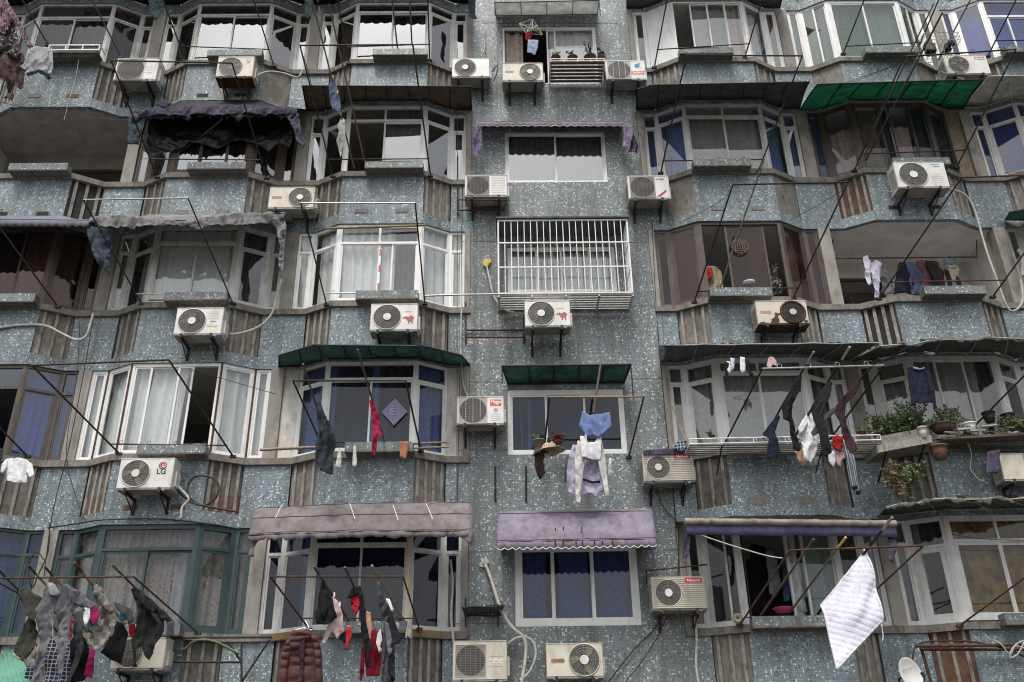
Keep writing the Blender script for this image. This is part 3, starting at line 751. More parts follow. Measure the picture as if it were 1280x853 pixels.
        for a, b in (((-1, -1), (1, -1)), ((1, -1), (1, 1)), ((1, 1), (-1, 1)), ((-1, 1), (-1, -1))):
            g.tube([(cx + a[0] * q, y - .004, cz + a[1] * q), (cx + b[0] * q, y - .004, cz + b[1] * q)], .006, 4, 2)
    gm = {'rust': ['rust', 'rust'], }.get(kind, ['ac_grille', 'ac_wire'])
    g.build('fan_guard', [gm[0] if kind != 'rust' else 'black', gm[1], body, 'blade', 'ac_panel'], t)
    if hub:
        MB().disc((cx, y - .012, cz), r * .27, 22, 0, .012).ring((cx, y - .018, cz), r * .27, .006, 22, 0).build('fan_hub', 'ac_white' if kind != 'rust' else 'ac_cream', t)
    for fx in (.17, .80):
        bx = x0 + w * fx
        b = MB()
        b.box(bx - .018, bx + .018, yf - .012, wall, zb - .055, zb - .018)
        b.box(bx - .018, bx + .018, wall - .03, wall - .001, zb - .28, zb - .055)
        b.tube([(bx, yf + .03, zb - .05), (bx, wall - .02, zb - .26)], .012, 4)
        b.box(bx - .02, bx + .02, yf - .02, yf - .006, zb - .055, zb + .03)
        b.build('bracket', bracket, t)
    ox = x1 - w * .20 if side < 0 else x0 + w * .18    # centre of the blank panel beside the fan
    if logo:
        logo(t, ox, zb, h, yf, w, x0, x1)
    return t, (x0, x1, zb, zt, yf, yb)
def dashes(t, cx, cz, n, w, h, y, m):
    mb = MB(); rn = random.Random(int(cx * 100)); x = cx - w / 2
    while x < cx + w / 2:
        a = w / n * rn.uniform(.5, .9); hh = h * rn.uniform(.7, 1)
        mb.box(x, x + a, y - .002, y + .001, cz - hh / 2, cz + hh / 2); x += w / n
    mb.build('worn_lettering', m, t)
def bars(t, ox, zb, h, y, w, n=5, a=.15, b=.55, m='grey_paint', half=.10, th=.004):
    for j in range(n):
        zz = zb + h * (a + (b - a) * j / max(1, n - 1)); plate(t, 'vent_line', ox - w * half, ox + w * half, zz, zz + th, y, m, .002)
def lg_LG(t, ox, zb, h, y, w, *_):
    MB().disc((ox - .005, y, zb + h * .76), h * .125, 24, 0, .003).build('logo', 'lg_red', t)
    mk = MB(); mk.ring((ox - .005, y - .004, zb + h * .76), h * .085, .004, 20, 0, 3); mk.box(ox - .012, ox - .002, y - .006, y - .002, zb + h * .71, zb + h * .81); mk.box(ox - .002, ox + .025, y - .006, y - .002, zb + h * .71, zb + h * .725); mk.box(ox + .005, ox + .04, y - .006, y - .002, zb + h * .76, zb + h * .775)
    mk.build('logo_lines', 'white_paint', t)
    text(t, 'LG', .125, ox - .015, zb + h * .56, y - .003, 'black')
def lg_nat(t, ox, zb, h, y, w, x0, x1):
    ax = x1 - w * .22
    plate(t, 'badge', ax - w * .155, ax + w * .155, zb + h * .81, zb + h * .95, y - .012, 'red_paint')
    text(t, 'National', .060, ax, zb + h * .88, y - .0165, 'white_paint')
def lg_midea(t, ox, zb, h, y, w, x0, x1):
    ax = ox + .02
    plate(t, 'badge', ax - w * .12, ax + w * .12, zb + h * .66, zb + h * .89, y, 'orange_paint')
    text(t, 'Midea', .075, ax, zb + h * .80, y - .0045, 'white_paint', shear=.2); text(t, '美的', .05, ax, zb + h * .71, y - .0045, 'white_paint')
    MB().ring((ax, y - .002, zb + h * .50), .032, .004, 18, 0, 3).ring((ax, y - .002, zb + h * .50), .012, .004, 12, 0, 3).build('round_mark', 'grey_paint', t)
    bars(t, ax, zb, h, y, w, 4, .14, .34, 'ac_panel')
def lg_hit(t, ox, zb, h, y, w, x0, x1):
    plate(t, 'badge', ox - w * .12, ox + w * .12, zb + h * .44, zb + h * .53, y, 'white_paint', .002)
    text(t, 'HITACHI', .052, ox, zb + h * .485, y - .0035, 'orange_paint')
    plate(t, 'panel_line', ox - w * .13, ox + w * .13, zb + h * .36, zb + h * .37, y, 'ac_panel', .002); plate(t, 'panel_line', ox - w * .13, ox + w * .13, zb + h * .60, zb + h * .61, y, 'ac_panel', .002)
def lg_hit2(t, ox, zb, h, y, w, x0, x1):
    plate(t, 'badge', x0 + w * .09, x0 + w * .31, zb + h * .43, zb + h * .56, y, 'faded_label', .002)
    text(t, 'HITACHI', .052, x0 + w * .20, zb + h * .495, y - .0035, 'rust')
def lg_eco(t, ox, zb, h, y, w, *_):
    flat_poly(t, 'logo', [(ox - .06, zb + h * .70), (ox - .05, zb + h * .80), (ox + .0, zb + h * .83), (ox + .075, zb + h * .87), (ox + .05, zb + h * .78), (ox + .045, zb + h * .68), (ox + .0, zb + h * .60), (ox - .045, zb + h * .63)], y, 'teal_paint')
    text(t, 'ECOZ', .115, ox, zb + h * .37, y - .002, 'red_paint')
    plate(t, 'rule', ox - .13, ox + .13, zb + h * .255, zb + h * .27, y, 'red_paint', .002)
def lg_mark(t, ox, zb, h, y, w, *_):
    s = h * .14; cx, cz = ox + .02, zb + h * .40
    flat_poly(t, 'logo', [(cx + a * s, cz + b * s) for a, b in ((-1.5, .5), (-1.2, .95), (-.9, .7), (-.75, 1.2), (-.45, .8), (0, .85), (.35, 1.15), (.8, 1.0), (1.15, .5), (.85, .0), (.85, -1), (.6, -1), (.5, -.35), (.15, -.4), (.05, -1), (-.2, -1), (-.25, -.35), (-.55, -.1), (-.8, .35), (-1.3, .3))], y, 'mark_red')
    dashes(t, ox, zb + h * .70, 6, .13, .022, y, 'faded_label')
def lg_gree(t, ox, zb, h, y, w, *_):
    MB().disc((ox - .08, y, zb + h * .84), .016, 14, 0, .002).build('logo', 'grey_paint', t)
    text(t, 'GREE', .05, ox + .0, zb + h * .84, y - .002, 'grey_paint')
    flat_poly(t, 'stripe_mark', [(ox - .10, zb + h * .10), (ox - .03, zb + h * .10), (ox + .09, zb + h * .30), (ox + .09, zb + h * .40)], y, 'lg_red')
def lg_top(t, ox, zb, h, y, w, *_):
    dashes(t, ox + .01, zb + h * .87, 6, .19, .04, y, 'red_paint'); dashes(t, ox + .01, zb + h * .77, 8, .19, .026, y, 'grey_paint')
def lg_haier(t, ox, zb, h, y, w, *_):
    dashes(t, ox, zb + h * .90, 8, .17, .022, y, 'teal_paint'); dashes(t, ox + .02, zb + h * .82, 5, .12, .026, y, 'grey_paint')
    for j in range(6): plate(t, 'vent_line', ox - w * .11, ox + w * .11, zb + h * (.10 + .085 * j), zb + h * (.10 + .085 * j) + .006, y, 'ac_panel', .002)
def lg_sq(t, ox, zb, h, y, w, *_):
    MB().ring((ox + .03, y - .001, zb + h * .83), .04, .005, 12, 0, 3).box(ox + .0, ox + .06, y - .003, y, zb + h * .68, zb + h * .72).build('faded_mark', 'faded_label', t)
def lg_stick(t, ox, zb, h, y, w, *_):
    plate(t, 'sticker', ox - .09, ox + .09, zb + h * .30, zb + h * .37, y, 'yellow_paint', .002); dashes(t, ox, zb + h * .335, 6, .13, .02, y - .002, 'white_paint')
    plate(t, 'mark', ox - .05, ox + .05, zb + h * .47, zb + h * .50, y, 'teal_paint', .002)
    for j in range(5): plate(t, 'vent_line', ox - w * .11, ox + w * .11, zb + h * (.60 + .06 * j), zb + h * (.60 + .06 * j) + .004, y, 'ac_panel', .002)
def lg_plate(t, ox, zb, h, y, w, x0, x1):
    plate(t, 'badge', x0 + w * .07, x0 + w * .28, zb + h * .46, zb + h * .58, y, 'faded_label', .002)
def lg_rust(t, ox, zb, h, y, w, x0, x1):
    lg_plate(t, ox, zb, h, y, w, x0, x1); rn = random.Random(3)
    for (fx, fz, s) in ((.36, .22, .07), (.40, .42, .05), (.30, .08, .05), (.93, .12, .04), (.08, .06, .05)):
        pts = [(x0 + w * fx + s * rn.uniform(.5, 1.3) * math.cos(a), zb + h * fz + s * rn.uniform(.5, 1.3) * math.sin(a)) for a in [j * .628 for j in range(10)]]
        pts = [(a, max(zb + .004, b)) for a, b in pts]
        flat_poly(t, 'rust_patch', pts, y, 'rust', .0015)
def lg_lines(t, ox, zb, h, y, w, x0, x1):
    plate(t, 'side_panel', ox - w * .17, ox + w * .14, zb + h * .08, zb + h * .94, y, 'ac_white', .004)
    dashes(t, ox + .03, zb + h * .86, 5, .15, .035, y - .004, 'grey_paint')
    for j in range(6): plate(t, 'vent_line', ox - w * .10, ox + w * .11, zb + h * (.28 + .07 * j), zb + h * (.28 + .07 * j) + .005, y - .004, 'ac_panel', .002)
WF, WB = 0.0, D
ACS = {}
for key, px, yf, kind, side, wall, label, kw in [
 ('a', (144, 73, 197, 101), -.18, 'hgrid', -1, WB, 'air conditioner with brown wire grille and pale panel, beside the short white balcony rail', dict(logo=lg_lines, rr=.44, hub=False)),
 ('b', (271, 71, 317, 97), -.46, 'rings', -1, WF, 'yellowed air conditioner with rusty crumbling underside below a top floor ledge', dict(body='ac_cream', logo=lg_sq, hub=False, rr=.42, under='rust', bracket='rust')),
 ('c', (565, 73, 612, 97), -.12, 'spoke', -1, WB, 'air conditioner with white hub and a black looped hose at its side', dict(rr=.43)),
 ('d', (628, 79, 679, 102), -.12, 'blades', 1, WB, 'air conditioner with faded orange badge and cream hub, under the top middle window', dict(body='ac_cream', logo=lg_plate, rr=.44)),
 ('e', (757, 76, 807, 100), -.12, 'vbars', -1, WB, 'white air conditioner with teal leaf mark above red letters', dict(logo=lg_eco, hub=False, rr=.44, bracket='black')),
 ('f', (1182, 69, 1236, 93), -.16, 'blades', -1, WB, 'white air conditioner with small red letters in its corner, beside the blue top window', dict(logo=lg_top, rr=.42, hub=False)),
 ('g', (336, 234, 393, 261), -.12, 'rings', 1, WB, 'dusty air conditioner with cream hub and orange badge, near the ragged grey awning', dict(body='ac_cream', logo=lg_plate, rr=.44)),
 ('h', (581, 219, 634, 246), -.12, 'hgrid', -1, WB, 'small louvred air conditioner on a rusty shelf frame, level with the middle sliding window', dict(hub=False, rr=.40, logo=lambda t, ox, zb, h, y, w, *_: [plate(t, 'vent_line', ox - w * .16, ox + w * .15, zb + h * (.1 + .08 * j), zb + h * (.1 + .08 * j) + .008, y, 'ac_panel', .002) for j in range(11)])),
 ('i', (785, 220, 837, 249), -.12, 'hgrid', -1, WB, 'white air conditioner with diagonal crimson stripe mark on its corner', dict(logo=lg_gree, hub=False, rr=.42, bracket='black')),
 ('j', (1120, 203, 1184, 235), -.52, 'rings', -1, WF, 'big white air conditioner with plum coloured fan disc and bright white hub', dict(logo=lg_haier, rr=.46, bracket='black')),
 ('k', (219, 385, 278, 419), -.46, 'spoke', -1, WF, 'air conditioner with white hub and yellow sticker, hose curving off to its right', dict(logo=lg_stick, rr=.45)),
 ('l', (463, 380, 522, 414), -.46, 'spoke', -1, WF, 'white air conditioner with red animal mark below the white framed bay window', dict(logo=lg_mark, rr=.45)),
 ('m', (656, 376, 713, 409), -.34, 'spoke', -1, WB, 'white air conditioner with red animal mark hung under the white window cage', dict(logo=lg_mark, rr=.45)),
 ('n', (946, 376, 1010, 406), -.46, 'rust', 1, WF, 'air conditioner with badly rusted round fan guard, under the brown framed bay', dict(body='ac_cream', rr=.44, bracket='black', logo=lg_rust, under='rust')),
 ('o', (148, 573, 216, 612), -.48, 'blades', -1, WF, 'white air conditioner with round crimson logo and two black letters', dict(logo=lg_LG, rr=.43)),
 ('p', (571, 496, 630, 531), -.12, 'vbars', -1, WB, 'white air conditioner with orange red badge and three pale bars across its fan', dict(logo=lg_midea, hub=False, rr=.44)),
 ('q', (804, 567, 868, 603), -.12, 'louver', -1, WB, 'slatted beige air conditioner with red badge, dark cloth lying on its top', dict(body='ac_cream', logo=lg_nat, rr=.40, bracket='black')),
 ('r', (1252, 567, 1318, 601), -.40, 'hgrid', 1, WF, 'grey beige air conditioner at right edge under a crumbling bark covered ledge', dict(body='ac_cream', hub=False, rr=.44)),
 ('s', (140, 797, 206, 838), -.46, 'rings', -1, WF, 'cream air conditioner half hidden behind the laundry at bottom left', dict(body='ac_cream', rr=.44, hub=False)),
 ('t', (566, 801, 634, 852), -.14, 'hgrid', -1, WB, 'cream air conditioner with square dark grille and small orange lettering', dict(body='ac_cream', logo=lg_hit, hub=False, rr=.37)),
 ('u', (683, 804, 754, 848), -.14, 'blades', 1, WB, 'cream air conditioner with big spoked fan, below the window with the purple awning', dict(body='ac_cream', logo=lg_hit2, rr=.46)),
 ('v', (815, 721, 883, 763), -.14, 'louver', -1, WB, 'slatted beige air conditioner with red badge under a thin iron bar', dict(body='ac_cream', logo=lg_nat, rr=.40, bracket='rust'))]:
    ACS[key] = aircon(px, yf, kind, side, label, wall, **kw)
# ---------------------------------------------------------------- drying racks and poles
def tubes(name, label, cat, paths, m, group=None, parts=None, y0=None):
    """a thing made of tubes: parts = list of (part name, [(path, radius)...], material)"""
    t = None
    pts = [V3(p) for p in paths[0]] if paths else None
    return t
NR = {}
def rack(key, aL, aR, eL, eR, label, rod=None, ya=-.05, m='steel', out=None, r=.0155, hooks=0, rodm=None, mid=None):
    """a two-armed drying rack: arms from the sill (aL, aR) to the outer bar (eL, eR); the reach is what makes the bar as wide as the sill fixings"""
    A = [P(*q, ya) for q in (aL, aR)]
    if out is None:
        wa = A[1].x - A[0].x
        best = min((abs((P(*eR, -q / 50).x - P(*eL, -q / 50).x) - wa), q / 50) for q in range(40, 91))
        out = best[1]
    E = [P(*q, -out) for q in (eL, eR)]
    t = thing('drying_rack', label, 'drying rack', A[0], 'iron drying racks standing out from the bay sills')
    for a, e in zip(A, E):
        MB().tube([a, e], r, 6).box(a.x - .05, a.x + .05, a.y - .02, a.y + .04, a.z - .03, a.z + .012).build('arm', m, t)
    d = (E[1] - E[0]).normalized()
    b = MB().tube([E[0], E[1]], r, 6)
    for i in range(hooks):
        c = E[0].lerp(E[1], (i + .6) / (hooks + .2)); b.ring((c.x, c.y, c.z + .04), .035, .005, 12, 0, 4)
    b.build('outer_bar', rodm or m, t)
    if rod:
        # inner bar: crosses both arms
        ds = []
        for q, (a, e) in zip(rod, zip(A, E)):
            ds.append(min((abs(pix(a.lerp(e, s / 100))[1] - q[1]), s / 100) for s in range(0, 95))[1])
        s = sum(ds) / 2
        B = [A[i].lerp(E[i], s) for i in (0, 1)]
        h = MB().tube([B[0] - (B[1] - B[0]) * .01, B[1] + (B[1] - B[0]) * .01], r * .8, 6)
        for i in range(hooks):
            c = B[0].lerp(B[1], (i + .4) / (hooks + .2)); h.ring((c.x, c.y, c.z + .035), .03, .0045, 12, 0, 4)
        h.build('inner_bar', rodm or m, t)
    NR[key] = (A, E, out)
    return t
rack('B0', (232, 76), (342, 82), (196, -20), (310, -24), 'iron rack on the top bay above the yellowed air conditioner with rusty underside', rod=((227, 59), (340, 61)), out=1.0)
rack('A0', (60, 56), (151, 71), (22, -10), (110, -10), 'thin iron rack arms above the short white balcony rail at top left', out=.7)
rack('C0', (436, 79), (537, 75), (418, -22), (534, -24), 'iron rack on the top bay above the rust brown slatted canopy', rod=((450, 57), (537, 57)), out=1.0)
rack('D0', (818, 84), (931, 72), (836, -12), (954, -4), 'iron rack on the top bay right of the leaf marked unit', rod=((821, 59), (936, 57)), out=1.0)
rack('E0', (1054, 67), (1147, 62), (1085, -12), (1180, -16), 'iron rack on the top bay with green tinted glass', rod=((1060, 53), (1148, 58)), out=1.0)
rack('F0', (1235, 70), (1330, 68), (1274, -8), (1372, -10), 'iron rack on the bright blue curtained bay at the top right corner', rod=((1246, 51), (1330, 50)), out=1.0)
rack('B1', (196, 221), (333, 222), (139, 76), (290, 79), 'iron rack reaching over the torn black and purple awning', rod=((200, 200), (323, 199)))
rack('C1', (416, 220), (538, 219), (375, 57), (516, 56), 'iron rack hung with jeans, in front of the brown slatted canopy', rod=((413, 200), (535, 199)))
rack('D1', (826, 216), (948, 214), (858, 69.5), (1003, 70), 'iron rack passing in front of the dark grey curved canopy', rod=((830, 200), (955, 200)), hooks=4)
rack('E1', (1068, 213), (1196, 209), (1130, 71), (1270, 62), 'iron rack passing in front of the green canopy', rod=((1080, 192), (1205, 189)), hooks=4)
rack('A2', (-60, 384), (72, 383), (-150, 278), (-4, 280), 'iron rack arm crossing the brown tinted bay at left edge', out=1.3)
rack('B2', (177, 380), (291, 379), (104, 250), (235, 248), 'bright worn steel rack over the ragged grey awning', rod=((165, 368), (283, 367)), m='steel', rodm='bright_steel', r=.0135)
rack('C2', (408, 380), (531, 379), (376, 254), (519, 254), 'shiny steel rack over the bay with white curtains', rod=((405, 367), (529, 366)), rodm='bright_steel', hooks=4, r=.0135)
rack('D2', (868, 377), (992, 372), (916, 231), (1060, 228), 'iron rack in front of the brown framed bay with the round paper cut', rod=((872, 362), (994, 363)))
rack('E2', (1099, 373), (1241, 371), (1202, 222), (1352, 217), 'iron rack crossing the open white balcony', rod=((1115, 353), (1257, 351)), hooks=4, rodm='rust')
rack('A3', (-96, 572), (34, 570), (-150, 515), (-15, 520), 'iron rack holding the small white shirt at left edge', out=.9)
rack('B3', (149, 567), (291, 570), (40, 457), (211, 450), 'rusty rack over the white framed bay with long white curtains', rod=((142, 557), (280, 555)), hooks=4, rodm='rust')
rack('C3', (404, 560), (526, 563), (366, 476), (507, 476), 'iron rack under the teal canopy, jacket and crimson cloth on its poles', rod=((420, 554), (525, 554)))
rack('M3', (680, 563), (786, 571), (687, 496.5), (805, 496), 'iron rack at the middle window with blue shorts on it', ya=D - .02, rodm='bamboo', out=.65)
rack('D3', (902, 562), (1030, 560), (953, 461), (1105, 457), 'bright steel rack whose poles carry a row of dark leggings', m='steel', rodm='bright_steel', hooks=4, r=.0155)
rack('E3', (1210, 541), (1340, 541), (1284, 466), (1420, 462), 'iron rack arms above the crowded plant ledge at right', out=1.2, r=.015)
rack('B4', (118, 792), (247, 791), (-12, 723), (167, 721), 'rusty rack loaded with jackets and shirts at bottom left', out=1.4, m='rust', r=.014)
rack('C4', (386, 786), (524, 786), (338, 721), (504, 721), 'rusty rack under the mauve awning with red and black laundry', rod=((378, 775), (520, 771)), m='rust', r=.014)
rack('D4', (925, 781), (1050, 779), (988, 688), (1154, 682.5), 'rusty rack from which the white quilt hangs', rod=((935, 772), (1052, 770)), m='rust', r=.015)
rack('E4', (1200, 782), (1330, 780), (1300, 708), (1450, 704), 'iron rack arm before the gold curtained bay', rod=((1207, 776), (1330, 775)), m='rust', r=.0145, out=1.4)
POL = {}
def pole(key, top, bot, label, yt, yb=-.12, r=.016, m='bamboo', tip=None, m2=None, f=.8):
    a, b = P(*top, yt), P(*bot, yb)
    mb = MB().tube([a, a.lerp(b, .5) + V3((0, 0, .006)), b], r, 7, 0)
    for j in range(1, 6):
        c = a.lerp(b, j / 6 + .03); d = (b - a).normalized() * .008
        mb.tube([c - d, c + d], r * 1.18, 7, 0)
    if tip: mb.tube([a - (b - a).normalized() * .005, a.lerp(b, .12)], r * 1.1, 7, 1)
    o = mb.build('drying_pole', [m, tip or m], None, a)
    tag(o, label, 'pole', 'bamboo and steel drying poles lying across the racks')
    POL[key] = (a, b)
    return o
def yp(key, px, py):
    a, b = POL[key]
    s = min((abs(pix(a.lerp(b, i / 60))[0] - px) + abs(pix(a.lerp(b, i / 60))[1] - py), i / 60) for i in range(61))[1]
    return a.lerp(b, s).y
def ro(k): return -NR[k][2]
pole('c1a', (390, 0), (443, 211), 'thin pole through the jeans and white rag above the brown slatted canopy', ro('C1') - .1, m='bamboo_dark')
pole('c1b', (411, 5), (458, 212), 'bare dark pole just right of the pole with jeans', ro('C1') - .1, m='bamboo_dark')
pole('c0a', (490, 0), (497, 62), 'short dark pole in front of the top bay, left one of two upright ones', -.9, -.15, m='bamboo_dark')
pole('c0b', (512, 0), (515, 56), 'short dark pole in front of the top bay, right one of two upright ones', -.9, -.15, m='bamboo_dark')
pole('d2', (955, 199), (900, 361), 'dark pole with a red rag at its foot, in front of the brown framed bay', -1.2, -.15, m='bamboo_dark')
pole('e1a', (1178, 16), (1082, 201), 'thick dark pole crossing the green canopy, upper of the pair', -1.75, -.15, .02, 'steel')
pole('e1b', (1167, 5), (1070, 208), 'long thin dark pole crossing the green canopy from the top', -1.75, -.15, .014, 'steel')
pole('f0a', (1213, 0), (1173, 76), 'dark pole in front of the bright blue curtain at top right', -1.0, -.2, m='bamboo_dark')
pole('c3a', (379, 455), (410, 556), 'pole through the blue black jacket under the teal canopy', ro('C3') - .25, m='bamboo_dark')
pole('c3b', (447, 437), (482, 558), 'pole through the crimson cloth under the teal canopy', ro('C3') - .3, m='bamboo_dark')
pole('m3a', (751, 454), (742, 516), 'pole with frayed end above the blue shorts', -.45, -.62, .018, 'bamboo_dark')
pole('d3a', (1017, 440), (950, 556), 'pole carrying navy trousers and the black leggings next to them', ro('D3') - .25, tip='bright_steel', m='steel')
pole('d3b', (1062, 434), (990, 552), 'pole carrying the longest black leggings and the white shirt', ro('D3') - .3, tip='bright_steel', m='steel', r=.019)
pole('d3c', (1099, 448), (1014, 545), 'pole carrying the maroon leggings', ro('D3') - .15, m='steel')
pole('b4a', (-6, 708), (72, 790), 'green pole tip with the olive jacket sleeve on it', ro('B4') - .2, m='green_frame', tip='rust')
pole('b4b', (35, 707), (110, 790), 'bamboo pole under the grey sweater, second from the left edge', ro('B4') - .25, tip='rust')
pole('b4c', (56, 709), (130, 790), 'bamboo pole under the light grey shirt, third from the left edge', ro('B4') - .25, tip='rust')
pole('b4d', (93, 704), (160, 785), 'thick bamboo pole with the checked coat', ro('B4') - .25, .0 - .12, .022, tip='rust')
pole('b4e', (140, 706), (215, 782), 'green and brown pole with the black jacket', ro('B4') - .2, m='green_frame', tip='bamboo_dark')
pole('c4a', (392, 708), (437, 778), 'green pole with the black hooded top and pale pink shirt', ro('C4') - .2, m='green_frame')
pole('c4b', (431, 709), (462, 776), 'green pole with the red and black mitten', ro('C4') - .2, m='green_frame')
pole('c4c', (465, 707), (505, 776), 'bamboo pole with the grey and black trousers', ro('C4') - .2)
pole('d4a', (1017, 674), (950, 771), 'bare pole beside the quilt, left one of three', ro('D4') - .15, m='bamboo_dark')
pole('d4b', (1057, 672), (985, 769), 'bare pole with a brass tip, beside the quilt', ro('D4') - .2, m='bamboo_dark', tip='yellow_paint')
pole('d4c', (1115, 647), (1022, 768), 'steel tipped pole that the quilt is pegged to', ro('D4') - .35, m='steel', tip='bright_steel', r=.02)
pole('c3h', (325, 562.5), (397, 559.5), 'bamboo pole lying on the sill behind the blue black jacket', -.16, -.16, .026)
pole('c3i', (512, 555), (560, 553), 'upper bamboo pole at the right end of the teal canopy bay', -.16, -.14, .015)
pole('c3j', (512, 561), (561, 559), 'lower bamboo pole at the right end of the teal canopy bay', -.19, -.17, .017)
pole('c2h', (531, 370), (625, 368), 'shiny pole running from the white bay to the white window cage', -.3, -.2, .017, 'bright_steel')
# ---------------------------------------------------------------- awnings and canopies
def resamp(pts, n):
    pts = [V3(p) for p in pts]
    ls = [0]
    for a, b in zip(pts, pts[1:]): ls.append(ls[-1] + (b - a).length)
    out = []
    for i in range(n + 1):
        t = ls[-1] * i / n
        j = max(q for q in range(len(pts) - 1) if ls[q] <= t + 1e-9)
        out.append(pts[j].lerp(pts[j + 1], (t - ls[j]) / max(1e-9, ls[j + 1] - ls[j])))
    return out
def sheet_mesh(mb, rows, th=.008, mi=0, smooth=True, d=(0, 0, 1)):
    """rows: list of equal-length point lists; makes a thin closed sheet"""
    n = len(rows[0]); R = len(rows); off = V3(d) * th
    vs = [p for r in rows for p in r] + [p + off for r in rows for p in r]
    o = n * R
    fs = []
    for j in range(R - 1):
        for i in range(n - 1):
            a, b, c, e = j * n + i, j * n + i + 1, (j + 1) * n + i + 1, (j + 1) * n + i
            fs += [(a, b, c, e), (o + a, o + e, o + c, o + b)]
    for i in range(n - 1):
        fs += [(i, o + i, o + i + 1, i + 1), ((R - 1) * n + i, (R - 1) * n + i + 1, o + (R - 1) * n + i + 1, o + (R - 1) * n + i)]
    for j in range(R - 1):
        fs += [(j * n, (j + 1) * n, o + (j + 1) * n, o + j * n), (j * n + n - 1, o + j * n + n - 1, o + (j + 1) * n + n - 1, (j + 1) * n + n - 1)]
    mb.add(vs, fs, mi, smooth)
def awning(label, front, back, cover, ribs=0, val=0, valm=None, scal=0, sag=0.0, ragged=0.0, wrinkle=0.0, group='awnings and canopies over the windows', fm='steel', M=5, N_=40, corr=0, name='awning', rib_r=.011, edge=True, val_tilt=0.0, seed=1, side=False, trim=None, seams=()):
    """front / back: pixel triples (px, py, y) or ready points; ('bay', k, z, off) takes the outline of a bay"""
    rn = random.Random(seed)
    def pts(a):
        if a[0] == 'bay':
            return [V3((x, y - .004, a[2])) for x, y in plan(a[1], a[3] if len(a) > 3 else .0)]
        return [P(*q) if isinstance(q, tuple) else V3(q) for q in a]
    f, b = resamp(pts(front), N_), resamp(pts(back), N_)
    t = thing(name, label, name, b[N_ // 2], group)
    rows = []
    for j in range(M + 1):
        s = j / M; row = []
        for i in range(N_ + 1):
            p = b[i].lerp(f[i], s)
            p.z += -sag * 4 * s * (1 - s)
            if wrinkle: p += V3((0, noise.noise((i * .35, j * .9, seed)) * wrinkle, noise.noise((i * .5, j * 1.3, seed + 4)) * wrinkle))
            if corr: p.z += .012 * math.sin(i * math.pi * 2 * corr / N_)
            row.append(p)
        rows.append(row)
    mb = MB(); sheet_mesh(mb, rows)
    if side:
        for e in (0, N_):
            a, c = rows[0][e], rows[-1][e]
            q = V3((a.x, a.y, c.z + (a.z - c.z) * .15))
            mb.add([a, c, q, a + V3((.006, 0, 0)), c + V3((.006, 0, 0)), q + V3((.006, 0, 0))], [(0, 1, 2), (3, 5, 4), (0, 3, 4, 1), (1, 4, 5, 2), (2, 5, 3, 0)])
    mb.build('cover', cover, t)
    if seams:
        sm_ = MB()
        for q in seams: sm_.tube([rows[q][i] + V3((0, -.004, .012)) for i in range(N_ + 1)], .007, 4)
        sm_.build('seam', 'concrete_dark', t)
    if val:
        nv = N_ * 4
        top = resamp(rows[-1], nv); mid = []; low = []
        for i, p in enumerate(top):
            ph = i / nv * scal * math.pi if scal else 0
            dz = val * (1 - (.26 * (1 - abs(math.sin(ph))) if scal else 0))
            if ragged: dz *= 1 + ragged * noise.noise((i * .12, seed, 0)) + ragged * .6 * noise.noise((i * .5, seed, 3))
            yy = -val_tilt * val + (.012 + wrinkle * .4) * noise.noise((i * .25, seed, 1))
            mid.append(p + V3((0, yy * .5 - .006, -dz * .5))); low.append(p + V3((0, yy - .006, -max(.01, dz))))
        tp = [p + V3((0, -.006, .004)) for p in top]
        vm = MB(); sheet_mesh(vm, [tp, mid, low], .005, 0, True, (0, 1, 0)); vm.build('valance', valm or cover, t)
        if trim:
            MB().tube([p + V3((0, -.002, 0)) for p in low], .007, 4).build('trim', trim, t)
    if edge or ribs:
        fmh = MB()
        if edge:
            fmh.tube([p + V3((0, 0, -.012)) for p in resamp(rows[-1], 10)], rib_r, 5); fmh.tube([p + V3((0, -.01, -.012)) for p in resamp(rows[0], 10)], rib_r, 5)
        for i in range(ribs):
            e = round((i + .0) / max(1, ribs - 1) * N_)
            fmh.tube([rows[j][e] + V3((0, 0, -.011)) for j in range(M + 1)], rib_r * .8, 5)
        fmh.build('frame', fm, t)
    return t
def HZ(r, dz): return ZR(r) + HEAD + dz
AW = {}
AW['c1'] = awning('rust brown slatted canopy with steel ribs, over the bay hung with jeans', [(378, 107, -.75), (588, 108, -.62)], ('bay', -1, HZ(1, .12)), 'sheet_brown', ribs=9, rib_r=.016)
AW['d1'] = awning('dark grey canopy with curved left end, beside the green canopy', [(797, 111, -.85), (815, 106, -.95), (1012, 102, -.95)], ('bay', 1, HZ(1, .10)), 'sheet_dark', ribs=9, sag=-.06)
AW['e1'] = awning('bright green translucent canopy with hooks hanging from its frame', [(1022, 105, -.95), (1229, 99, -.95)], ('bay', 2, HZ(1, .07)), 'sheet_green', ribs=8, sag=-.03, rib_r=.016, fm='black')
AW['f1'] = awning('clear grey canopy on a pale frame at right edge, next to the green canopy', [(1236, 95, -.85), (1340, 93, -.85)], ('bay', 3, HZ(1, .10)), 'sheet_pale', ribs=5, fm='ac_cream')
AW['c3'] = awning('teal canopy with slanted ends over the blue curtained bay', [(349, 444, -.42), (392, 431, -.80), (530, 432, -.80), (577, 444, -.42)], ('bay', -1, HZ(3, .05)), 'sheet_teal', ribs=9, rib_r=.017, fm='black')
AW['m3'] = awning('teal canopy on a black frame over the middle window with blue shorts', [(627, 457, -.28), (789, 455, -.28)], [(635, 480, D - .004), (780, 478, D - .004)], 'sheet_teal', ribs=6, M=3, rib_r=.017, fm='black')
x0, x1 = P(629, 470, -.28), P(787, 470, -.28)
